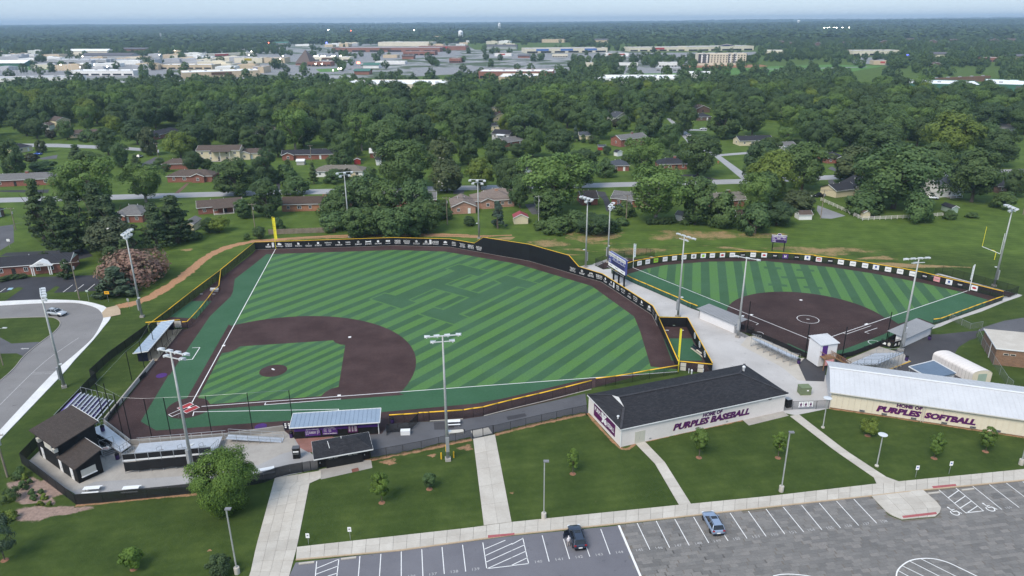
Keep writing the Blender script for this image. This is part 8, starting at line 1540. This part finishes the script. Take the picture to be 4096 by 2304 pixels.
def car(label,loc,rz,col,kind='suv',door=False,detail=True,cat='car'):
 r=thing('car' if kind!='pickup' else 'pickup_truck',label,cat,loc,rz,None);M_=MATS[col]
 st=[(-2.3,.78,.9),(-2.2,.88,1.0),(-1.2,.93,1.06),(.9,.93,1.03),(1.55,.9,.98),(2.05,.85,.86),(2.28,.72,.68)]
 loft(st,lambda s:[(-s[1]*.9,s[0],.3),(-s[1],s[0],.58),(-s[1]*.96,s[0],s[2]),(-s[1]*.7,s[0],s[2]+.05),(s[1]*.7,s[0],s[2]+.05),(s[1]*.96,s[0],s[2]),(s[1],s[0],.58),(s[1]*.9,s[0],.3)]).part('body',M_,r,True,True)
 y0,y1,t0,t1,ht={'suv':(-2.18,1.0,-1.8,.2,1.66),'sedan':(-1.75,1.0,-1.0,.15,1.45),'pickup':(-.55,1.1,-.4,.35,1.72)}[kind]
 b_=[(-.86,y0,1.0),(.86,y0,1.0),(.84,y1,1.02),(-.84,y1,1.02),(-.68,t0,ht-.05),(.68,t0,ht-.05),(.66,t1,ht-.04),(-.66,t1,ht-.04)]
 MB().add(b_,BXF).part('window_glass',MATS['glass_dark'],r,True)
 rf=MB().add([(-.66,t0-.04,ht-.06),(.66,t0-.04,ht-.06),(.64,t1+.05,ht-.06),(-.64,t1+.05,ht-.06),(-.6,t0,ht),(.6,t0,ht),(.58,t1,ht),(-.58,t1,ht)],BXF).part('roof',M_,r,True)
 MB().box((0,t1-.45,ht+.004),(.85,.6,.01)).part('sunroof',MATS['glass_dark'],rf,True)
 for s in(-1,1):
  for ya,yb in((y0,t0),(y1,t1),((y0+y1)/2-.1,(t0+t1)/2-.1)):MB().bar((s*.865,ya,1.02),(s*.675,yb,ht-.04),.07,.05).part('pillar',M_,r,True)
  MB().bar((s*.6,t0+.1,ht+.04),(s*.58,t1-.1,ht+.04),.05,.05).part('roof_rail',MATS['black_metal'],r,True)
  MB().box((s*1.02,.75,1.08),(.2,.12,.14)).part('mirror',M_,r,True);MB().box((s*.68,2.12,.78),(.36,.2,.14)).part('headlight',MATS['head_clear'],r,True);MB().box((s*.72,-2.26,.95),(.3,.14,.16)).part('tail_light',MATS['tail_red'],r,True)
  for y in(-1.38,1.38):
   w=MB().tube((s*.72,y,.35),(s*.95,y,.35),.35,n=18).part('tyre',MATS['tyre'],r,True);MB().tube((s*.95,y,.35),(s*.965,y,.35),.22,n=12).part('rim',MATS['rim_dark'],w,True)
 if kind=='pickup':MB().box((0,-1.45,1.07),(1.5,1.5,.03)).part('bed',MATS['black_metal'],r,True);MB().box((0,-2.24,1.05),(1.7,.06,.22)).part('tailgate',M_,r,True)
 MB().box((0,-2.31,.62),(.5,.03,.16)).part('number_plate',MATS['logo_white'],r,True);MB().box((0,-2.27,.4),(1.55,.12,.2)).part('rear_bumper',MATS['black_metal'],r,True);MB().box((0,2.24,.42),(1.45,.14,.2)).part('front_bumper',MATS['black_metal'],r,True)
 if door:M2=Matrix.Rotation(math.radians(-62),3,'Z');c=V(-.95,.72,0);d_=MB().box(c+M2@V(0,-.5,.7),(.09,1.0,.75),M=M2).part('door',M_,r,True,label='open driver door');MB().box(c+M2@V(0,-.48,1.25),(.05,.8,.38),M=M2).part('door_window',MATS['glass_dark'],d_,True)
 return r
def by(a,b_):d=xy(b_-a);return math.atan2(d.y,d.x)-PI/2
def car_px(label,t,rear,front,col,kind='suv',**k):a,b_=G(t,*rear),G(t,*front);c=(a+b_)/2;return car(label,(c.x,c.y,.02),by(a,b_),col,kind,**k)
dk=car_px('dark navy hatchback with its driver door open in bay 142','s',(2318,2195),(2296,2128),'car_navy',door=True);car_px('pale blue silver car with sunroof parked in bay 149','s',(2868,2138),(2832,2072),'car_blue')
a,b_=G('s',199,1264),G('s',235,1268.5);d=xy(b_-a).normalized();c=(a+b_)/2+V(-d.y,d.x,0)*.9;car('silver car driving round the bend of the left road',(c.x,c.y,.02),math.atan2(d.y,d.x)-PI/2,'car_silver')
for l,t,x,y,rz,col,kd in(('bright blue pickup on the drive at far left','10',385,553,1.4,'car_royal','pickup'),('silver car parked beside the grey garage','12',370,1135,1.5,'car_grey','suv'),('dark car half behind the silver one by the grey garage','12',355,1108,1.5,'car_black','sedan'),('silver car on the dark driveway beside the brick house','12',1015,1112,.1,'car_silver','suv'),('blue car next to the silver one on the dark driveway','12',1090,1082,.1,'car_royal','sedan'),('white pickup parked on the side street','12',1778,368,.2,'car_white','pickup'),('silver sedan on the striped lawn drive','12',1925,300,1.5,'car_silver','sedan'),('white estate car far up among the trees','12',1150,113,1.5,'car_white','suv'),('second white car right of the white estate car','12',1225,110,1.5,'car_white','sedan'),('white car at the top of the side street','12',1607,80,1.2,'car_white','suv'),('dark car below the white estate car','12',1195,165,1.5,'car_black','sedan'),('dark car behind the charcoal roofed brick house','12',1680,588,1.5,'car_black','sedan'),('black pickup beside the open carport','13',515,975,1.7,'car_black','pickup'),('white car beside the grey two storey house','13',1650,997,1.2,'car_white','sedan'),('white car behind the dense trees on the left','10',1408,580,0,'car_white','suv'),('red vehicle among the far left trees','10',2160,292,.2,'car_red','suv')):
 p=G(t,x,y);car(l,(p.x,p.y,.02),rz,col,kd)
# ================================================================== people
def person(label,loc,rz,top,legs,s=1.0,hood=True):
 J=[((0,0,.95),.15),((0,0,1.15),.145),((0,.01,1.38),.16),((0,.01,1.5),.075),((0,.02,1.58),.085),((0,.03,1.68),.105),((0,.02,1.76),.07)];E_=[(0,1),(1,2),(2,3),(3,4),(4,5),(5,6)]
 def ch(par,l):
  for p,r_ in l:J.append((p,r_));E_.append((par,len(J)-1));par=len(J)-1
  return par
 for q_ in(-1,1):
  h=ch(2,[((q_*.19,0,1.4),.08),((q_*.27,-.02,1.15),.062),((q_*.17,.17,1.02),.048),((q_*.10,.22,1.03),.038)])
  for f_ in range(4):ch(h,[((q_*(.06-.004*f_),.245,1.055-.02*f_),.013),((q_*(.02+.004*f_),.25,1.05-.02*f_),.010)])
  ch(h,[((q_*.07,.20,1.075),.014),((q_*.04,.22,1.085),.011)])
  ch(0,[((q_*.10,0,.86),.105),((q_*.14,.02,.50),.072),((q_*.16,-.02,.10),.05),((q_*.17,.14,.045),.042)])
 me=bpy.data.meshes.new('person');me.from_pydata([j[0]for j in J],E_,[]);o=bpy.data.objects.new('person',me);COL.objects.link(o);o.modifiers.new('skin','SKIN');o.modifiers.new('sub','SUBSURF').levels=1
 for i,v in enumerate(me.skin_vertices[0].data):v.radius=(J[i][1],)*2;v.use_root=i==0
 dg=bpy.context.evaluated_depsgraph_get();m2=bpy.data.meshes.new_from_object(o.evaluated_get(dg));bpy.data.objects.remove(o);m2.materials.clear()
 for m_ in(top,legs,'skin','shoe',top if hood else 'hair'):m2.materials.append(MATS[m_])
 for f in m2.polygons:
  c=f.center;f.use_smooth=True
  f.material_index=3 if c.z<.11 else 1 if c.z<.93 else(4 if c.z>1.52 and(c.y<.07 or c.z>1.72)else 2)if c.z>1.5 else 2 if c.y>.2 and abs(c.x)<.13 else 0
 o=link('person',m2);o.location=loc;o.rotation_euler=(0,0,rz);o.scale=(s,)*3;tagit(o,label,'person')
 for q_ in(-1,1):MB().lathe([(.004,-.012),(.012,0),(.004,.012)],8,(q_*.035,.125,1.69)).part('eye',MATS['shoe'],o,True)
 MB().add([(-.012,.12,1.645),(.012,.12,1.645),(0,.155,1.65),(0,.125,1.69)],[(0,1,2),(0,2,3),(2,1,3)]).part('nose',MATS['skin'],o,True);MB().box((0,.122,1.62),(.045,.012,.01)).part('mouth',MATS['tail_red'],o,True)
plain('skin',(.42,.24,.17),.6,.1,4);plain('shoe',(.12,.06,.045),.7,.1,4);plain('hair',(.05,.03,.02),.8,.2,4);plain('hoodie',(.74,.70,.72),.85,.06,4);plain('slacks',(.34,.29,.27),.85,.08,4);plain('red_shirt',(.55,.06,.08),.8,.08,4)
p=G('s',2274,2186);person('person in a white hoodie and tan trousers beside the open car door',(p.x,p.y,.01),.5,'hoodie','slacks',1.0);p=G('12',2073,647);person('person in red walking along the distant side street',(p.x,p.y,.01),2.6,'red_shirt','skin',1.0,False)
# ================================================================== poles, wires, signs
UP={}
def upole(k,label,t,b_,tp,arm=1.2,mat='wood_post',rz=0.0,box=True):
 p=G(t,*b_);h=max(8,min(14,HT(t,*tp,p)));r=thing('utility_pole',label,'utility pole',tuple(p),rz,'utility poles');MB().tube((0,0,0),(0,0,h),.17,.11,8).part('pole',MATS[mat],r,True)
 MB().bar((-arm,0,h-.4),(arm,0,h-.4),.12).part('crossarm',MATS[mat],r,True)
 for x in(-arm,0,arm):MB().tube((x,0,h-.35),(x,0,h-.1),.06,n=6).part('insulator',MATS['lamp_white'],r,True)
 if box:MB().tube((.3,0,h-2.2),(.3,0,h-1.4),.2,n=10).part('transformer',MATS['silver_box'],r,True)
 UP[k]=(p,h)
for a in((0,'wooden utility pole by the willow left of the orange brick house','10',(2565,1280),(2538,1040)),(1,'wooden utility pole at the right end of the vine covered trees','11',(1925,1255),(1895,975)),(2,'pale utility pole beside the red roofed shed','12',(268,1225),(268,960),1.2,'galv_pole'),(3,'wooden utility pole by the dark driveway','12',(1148,1220),(1140,955)),(4,'wooden utility pole by the gravel drive','13',(528,1195),(532,905)),(5,'utility pole at the right edge of the photo','13',(2565,1155),(2572,905)),(6,'tall wooden utility pole beside the church car park','20',(770,722),(660,350),1.6,'wood_post',.4),(7,'wooden utility pole at the left road corner','10',(160,1310),(100,1090)),(8,'wooden utility pole left of the press box','30',(55,735),(-20,430)),(9,'wooden utility pole by the yellow green tree','10',(1597,600),(1577,430)),(10,'wooden utility pole in the right hand yards','13',(822,400),(840,285)),(11,'thin wooden pole behind the long brick house','11',(558,610),(552,500))):upole(*a)
for i,j in((0,1),(1,2),(2,3),(3,4),(4,5),(6,7)):
 for k,(dx,dz)in enumerate(((-.0,-.1),(.9,-.1),(0,-2.6))):
  (p,h),(q_,g_)=UP[i],UP[j];mb=MB();A=p+V(0,dx,h+dz);Bq=q_+V(0,dx,g_+dz);L_=[A.lerp(Bq,s/12)-V(0,0,4*.9*(s/12)*(1-s/12))for s in range(13)]
  for u,v in zip(L_,L_[1:]):mb.tube(u,v,.028,n=4,caps=False)
  single('power_line',mb,MATS['black_metal'],'%s power cable, %s span from the left of the yards'%(('rear upper','front upper','lower')[k],ordn[(0,1,2,3,4,5)[(i if i<6 else 5)]]),'cable',tuple(A),'power lines across the yards')
def lamp(label,t,b_,tp,kind):
 p=G(t,*b_);h=HT(t,*tp,p);r=thing('lamp_post',label,'lamp post',tuple(p),0,'car park lamps' if kind else 'disc lamps')
 if kind:MB().tube((0,0,0),(0,0,.95),.36,n=14).part('footing',MATS['concrete'],r,True);MB().bar((0,0,.95),(0,0,h),.15).part('pole',MATS['galv_pole'],r,True);MB().box((.25,0,h),(.75,.45,.16)).part('lamp_head',MATS['grey_logo'],r,True)
 else:MB().lathe([(.3,0),(.3,.2),(.1,.25)],12).part('footing',MATS['concrete'],r,True);MB().tube((0,0,.2),(0,0,h),.1,.08,10).part('pole',MATS['galv_pole'],r,True);MB().lathe([(.1,h-.3),(.65,h),(.7,h+.08),(.3,h+.16),(.05,h+.18)],20).part('lamp_disc',MATS['lamp_white'],r,True)
for a in(('car park lamp on the left lawn near the wide walk','D',(597,1442),(573,1280),1),('car park lamp on the lawn near the middle walk','D',(1368,1304),(1370,1160),1),('car park lamp on the lawn before the baseball lettering','33',(94,838),(150,412),1),('car park lamp at the right edge of the lawn','33',(1822,645),(1870,250),1),('white disc lamp beside the softball walk near the posters','33',(395,380),(428,168),0),('white disc lamp in the middle of the softball lawn','33',(783,657),(824,432),0)):lamp(*a)
def sign(label,t,b_,tp,w,h,m_,mark=None):
 p=G(t,*b_);z=HT(t,*tp,p);r=thing('sign_post',label,'sign',tuple(p),0,'signs on posts');MB().tube((0,0,0),(0,0,z),.035,n=6).part('post',MATS['galv'],r,True);o=MB().box((0,-.05,z-h/2),(w,.03,h)).part('sign_plate',MATS[m_],r,True)
 mb=MB()
 if mark=='arrow':mb.poly([(-.4,-.07,z-h/2),(-.1,-.07,z-h/2+.22),(-.1,-.07,z-h/2+.07),(.4,-.07,z-h/2+.07),(.4,-.07,z-h/2-.07),(-.1,-.07,z-h/2-.07),(-.1,-.07,z-h/2-.22)]);mb.part('arrow',MATS['black_metal'],o,True)
 elif mark:mb.box((0,-.07,z-h*.45),(w*.5,.01,h*.3));mb.part('symbol',MATS[mark],o,True)
for a in(('left white parking sign on the front lawn','31',(380,1220),(370,1140),.5,.75,'logo_white','grey_logo'),('right white parking sign on the front lawn','31',(681,1187),(672,1095),.5,.75,'logo_white','grey_logo'),('left white disabled parking sign on the softball lawn','33',(1062,738),(1077,652),.5,.75,'logo_white','blue_logo'),('right white disabled parking sign on the softball lawn','33',(1303,713),(1318,622),.5,.75,'logo_white','blue_logo'),('yellow warning sign with black arrow by the road bend','20',(1050,742),(1028,640),1.2,.75,'orange_sign','arrow'),('small green street sign by the road bend','20',(860,735),(845,628),.7,.5,'gn','logo_white'),('grey sign seen from behind by the dirt track','20',(1252,810),(1232,708),.5,.8,'silver_box'),('small white sign by the side road at left','20',(98,222),(80,135),1.0,.8,'logo_white')):sign(*a)
r=thing('street_light','street light with curved arm at the left edge of the road','street light',tuple(G('20',30,1355)));MB().tube((0,0,0),(0,0,8),.12,.08,8).part('pole',MATS['wood_post'],r,True);MB().bar((0,0,8),(2.2,0,8.5),.08).part('arm',MATS['galv'],r,True);MB().box((2.5,0,8.5),(.8,.3,.18)).part('lamp_head',MATS['lamp_white'],r,True)
# ================================================================== small things
def tcan(label,t,x,y,z=0):p=G(t,x,y,z);r=thing('trash_can',label,'trash can',tuple(p),0,'purple trash cans');MB().lathe([(.3,0),(.33,.1),(.33,.8),(.3,.85)],14).part('barrel',MATS['trash_purple'],r,True,True);MB().lathe([(.35,.85),(.33,1.0),(.2,1.15),(.05,1.18)],14).part('lid',MATS['black_metal'],r,True,True)
for a in(('purple trash can at the far corner of the wing deck','a',1160,605,1.0),('purple trash can at the foot of the press box stairs','a',1355,975),('purple trash can left of the first base dugout','c',225,625),('purple trash can at the end of the left softball bleacher','g',168,1045),('purple trash can by the softball backstop right of the booth','g',858,1005),('purple trash can at the end of the right softball bleacher','g',1812,1000),('purple trash can against the right softball dugout','h',445,682),('dark trash can inside the screened pen','d',142,378),('black trash can behind the wing deck corner','a',1048,640)):tcan(*a)
def picnic(label,t,x,y,rz):p=G(t,x,y);r=thing('picnic_table',label,'table',tuple(p),rz,'white picnic tables');MB().box((0,0,.74),(2.4,.8,.05)).part('table_top',MATS['white_gloss'],r,True);[MB().box((0,s*.75,.44),(2.4,.28,.05)).part('bench',MATS['white_gloss'],r,True)for s in(-1,1)];[MB().bar((x_,-.7,0),(x_,.25,.72),.06).bar((x_,.7,0),(x_,-.25,.72),.06).bar((x_,-.8,.4),(x_,.8,.4),.06).part('leg_frame',MATS['galv'],r,True)for x_ in(-.9,.9)]
for a in(('white picnic table nearest the press box','30',668,842,.12),('white picnic table in front of the grandstand','30',950,840,.12),('white picnic table behind the fence right of the big tree','31',78,705,.35),('white picnic table by the light pole on the asphalt','d',842,395,.08)):picnic(*a)
def bx1(name,label,cat,t,x,y,size,rz,m_,extra=None):
 p=G(t,x,y);r=thing(name,label,cat,tuple(p),rz);MB().box((0,0,size[2]/2),size).part('body',MATS[m_],r,True)
 for nm,c,s,mm in extra or():MB().box(c,s).part(nm,MATS[mm],r,True)
bx1('drinks_cabinet','black drinks cabinet on the plaza','cabinet','c',330,1015,(1.1,.8,1.9),.1,'black_metal',(('lid',(0,0,1.95),(1.15,.9,.12),'cdk'),('label_strip',(0,-.42,1.35),(.9,.04,.25),'logo_white'),('shelf',(0,-.42,.95),(.9,.05,.06),'silver_box')))
bx1('white_bin','white box bin in front of the screened pen','bin','d',293,505,(1.6,.8,.75),.05,'trim_white',(('lid',(0,0,.79),(1.65,.85,.08),'white_gloss'),));bx1('utility_cabinet','green electrical cabinet on the gravel','cabinet','33',258,132,(2.0,1.6,1.5),.05,'green_box',(('lid',(0,0,1.53),(2.1,1.7,.08),'green_box'),('label_plate',(.3,-.82,1.0),(.35,.03,.25),'logo_white')))
bx1('heat_pump','black heat pump at the end of the baseball building','heat pump','33',138,225,(1.0,1.2,1.6),.3,'black_metal',(('top_grille',(0,0,1.63),(.9,1.1,.06),'silver_box'),));bx1('flat_cart','white flat cart with black wheels by the lawn fence','cart','d',872,490,(2.6,.9,.12),.12,'galv',(('deck',(0,0,.3),(2.6,.95,.08),'beige'),('wheel',(1.3,.4,.18),(.3,.1,.36),'tyre')))
bx1('bullpen_bench','long purple and cream bench inside the right bullpen','bench','f',758,905,(.5,6.5,.08),.32,'cc',(('seat',(0,0,.46),(.45,6.4,.07),'navy_dark'),('backrest',(.25,0,.8),(.06,6.4,.35),'navy_dark'),('pale_seat',(-.01,.3,.51),(.43,2.0,.03),'cc')));bx1('bullpen_bench','small white bench at the far end of the left bullpen','bench','20',2072,642,(1.9,.4,.05),0,'galv',(('seat',(0,0,.45),(2.2,.4,.06),'white_gloss'),('backrest',(0,.25,.8),(2.2,.06,.25),'white_gloss')))
for l,x in(('dark folding chair against the bullpen wall',312),('pale green folding chair against the bullpen wall',362)):bx1('chair',l,'chair','f',x,482,(.5,.5,.04),0,'black_metal',(('seat',(0,0,.42),(.5,.5,.05),'gn' if 'pale' in l else 'black_metal'),('backrest',(0,.26,.75),(.5,.05,.6),'gn' if 'pale' in l else 'black_metal')))
for l,t,x,y in(('left wheel stop at the start of the tarmac bays','31',365,1358),('second wheel stop at the start of the tarmac bays','31',668,1324),('left wheel stop by the disabled bays','33',1195,853),('right wheel stop by the disabled bays','33',1440,828)):p=G(t,x,y);single('wheel_stop',MB().prism([(-1,-.12),(1,-.12),(1,.12),(-1,.12)],0,.14),MATS['concrete'],l,'wheel stop',(p.x,p.y,.02),'wheel stops',True).rotation_euler=(0,0,an)
fr=Frame(G('33',60,900),ux)
# screens by the right softball dugout
for l,p,q_ in(('left black screen with white marks by the right softball dugout',(1425,775),(1590,815)),('right black screen with white marks by the right softball dugout',(1600,815),(1725,780))):
 A,Bq=G('g',*p),G('g',*q_);fr=Frame(A,Bq-A);L=(Bq-A).length;r=thing('practice_screen',l,'screen',tuple(A));panel(fr,0,L,.1,1.5,0,.05).part('sheet',MATS['black_fabric'],r);MB().poly([tuple(fr(L*.25+a,-.055,.55+z))for a,z in((-.35,0),(.35,0),(.35,.35),(.1,.55),(-.1,.3))]).part('white_mark',MATS['logo_white'],r);MB().poly([tuple(fr(L*.7+.3*math.cos(a),-.055,.8+.42*math.sin(a)))for a in[2*PI*i/14 for i in range(14)]]).part('round_mark',MATS['beige'],r)
# goal post
g0,g1,g2=G('23',2080,335),G('23',2070,208,3.05),G('23',2240,278,3.05);m_=(g1+g2)/2;r=thing('goal_post','white and yellow goal post on the practice field','goal post',tuple(g0));ul=(g2-g1).normalized()*3.6;MB().tube(m_-ul,m_+ul,.08,n=8).part('crossbar',MATS['white_gloss'],r)
for s,mm in((-1,'yellow_pole'),(1,'white_gloss')):MB().tube(m_+ul*s,m_+ul*s+V(0,0,6.1),.06,n=8).part('upright',MATS[mm],r)
pts=[xy(m_)+V(1.5*math.cos(a)-0,2*0,0)for a in(0,)];b0=xy(m_)+V(-ul.y,ul.x,0).normalized()*1.8;MB().tube(b0,b0+V(0,0,2.3),.1,n=8).tube(b0+V(0,0,2.3),m_.lerp(b0,.5)+V(0,0,1.4),.1,n=8).tube(m_.lerp(b0,.5)+V(0,0,1.4),m_,.1,n=8).part('gooseneck',MATS['yellow_pole'],r)
# garden fences
a,b_=G('11',130,1355),G('11',797,1330);fr=Frame(a,b_-a);L=(b_-a).length;r=thing('board_fence','weathered wooden board fence below the orange brick house','fence',tuple(a));n=54
for k in range(n):panel(fr,L*k/n+.01,L*(k+1)/n-.01,.05,1.8+random.uniform(-.04,.04),random.uniform(-.01,.01),.03).part('board',MATS['wood_post'],r)
for k in range(9):MB().bar(fr(L*k/8,-.08,0),fr(L*k/8,-.08,1.85),.1).part('post',MATS['wood_post'],r)
r=thing('rail_fence','white three rail fence around the lawn at the right','fence',tuple(G('13',530,1015)));pl=mixed('13',(530,1015),(740,1110),(950,1212),(1240,1200),(1530,1185),(1812,1165))
for a,b_ in zip(pl,pl[1:]):
 for z in(.45,.85,1.25):MB().bar(a+V(0,0,z),b_+V(0,0,z),.05,.14).part('rail',MATS['block_white'],r)
 for k in range(5):p=a.lerp(b_,k/5);MB().bar(p,p+V(0,0,1.4),.13).part('post',MATS['block_white'],r)
# ------------------------------------------------------------------ planting close to the car park
def near_tree(nm,label,t,b_,tp,wpx,k,nc,nl,ls,base,mat=None,cat='tree',trunk=True,mulch=0):
 p=G(t,*b_);h=HT(t,*tp,p);w=wpx/ZT[t][2]*math.hypot(p.y,CAM_H)/F_PX;rg=random.Random(len(label)*7+int(b_[0]));vv,cl=crown_arrays(rg,h,w,h*base,nc,nl,ls,k)
 r=thing(nm,label,cat,tuple(p),0,'young lawn trees' if mulch else None);link('crown',mesh_np('crown',vv,cl,mat or 'leaf_l'),r)
 if trunk:link('trunk',MB().tube((0,0,-.1),(0,0,h*.75),.03+h*.009,.02+h*.003,7).mesh(MATS['bark'],'trunk'),r)
 if mulch:MB().lathe([(mulch,0),(mulch*.8,.07),(mulch*.3,.12),(.05,.13)],16).part('mulch_ring',MATS['mulch'],r,True)
plain('mulch',(.24,.12,.075),.95,.3,2.5)
near_tree('tree','big leafy green tree beside the wide walk','30',(1640,975),(1645,590),455,'vase',120,400,.095,.06,'leaf_n')
for l,t,b_,tp,w,lf in(('young maple sapling left on the lawn below the restrooms','31',(907,920),(882,700),115,'leaf_n'),('small bushy sapling right on the lawn below the restrooms','31',(1250,822),(1243,715),85,'leaf_m'),('sapling on the lawn left of the baseball building door','32',(438,712),(437,530),75,'leaf_n'),('sapling in front of the large baseball lettering','32',(1347,595),(1358,392),115,'leaf_n'),('sapling beside the car park lamp before the baseball building','33',(72,597),(92,402),85,'leaf_n'),('pale bushy sapling below the softball lettering','33',(718,437),(733,312),120,'leaf_y'),('sapling near the right disabled parking sign','33',(1197,600),(1228,420),95,'leaf_n'),('slim bright sapling against the softball building wall','33',(1567,552),(1573,378),100,'leaf_n'),('small round shrub tree on the lower left lawn','30',(965,1398),(975,1262),130,'leaf_n'),('tree at the left edge of the lower lawn','30',(35,1335),(40,1040),200,'leaf_s'),('dark small pine by the lamp at the bottom left','30',(1590,1440),(1595,1305),150,'leaf_c')):near_tree('sapling',l,t,b_,tp,w,'tall',46,110,.085,.16 if 'shrub' in l or 'pine' in l else .26,lf,'tree',True,.5)
for k,(x,y,w,c)in enumerate(((150,735,110,'m'),(120,755,70,'o'),(178,752,60,'y'),(213,782,48,'m'),(170,822,85,'m'),(85,905,150,'o'),(232,858,55,'m'),(300,852,48,'m'),(250,898,65,'m'),(320,895,60,'y'),(293,940,52,'y'),(360,936,46,'y'),(85,1040,100,'y'),(5,1040,80,'y'))):
 near_tree('shrub','%s %s shrub from the top of the mulch bed by the press box'%(ordn[k],'golden' if k>11 else 'yellow green' if c=='y' else 'green'),'30',(x,y),(x,y-w*.6),w*.85,'dome',22,110,.07,.05,'leaf_'+c,'shrub',False)
for k in range(6):p=G('12',1375+k*42,1255-k);o=link('hedge',PRO['t'][k%2][0],None,(p.x,p.y,0),(0,0,k),(.22,.22,.17));tagit(o,'%s clump from the left in the clipped hedge behind softball'%ordn[k],'hedge','hedge clumps')
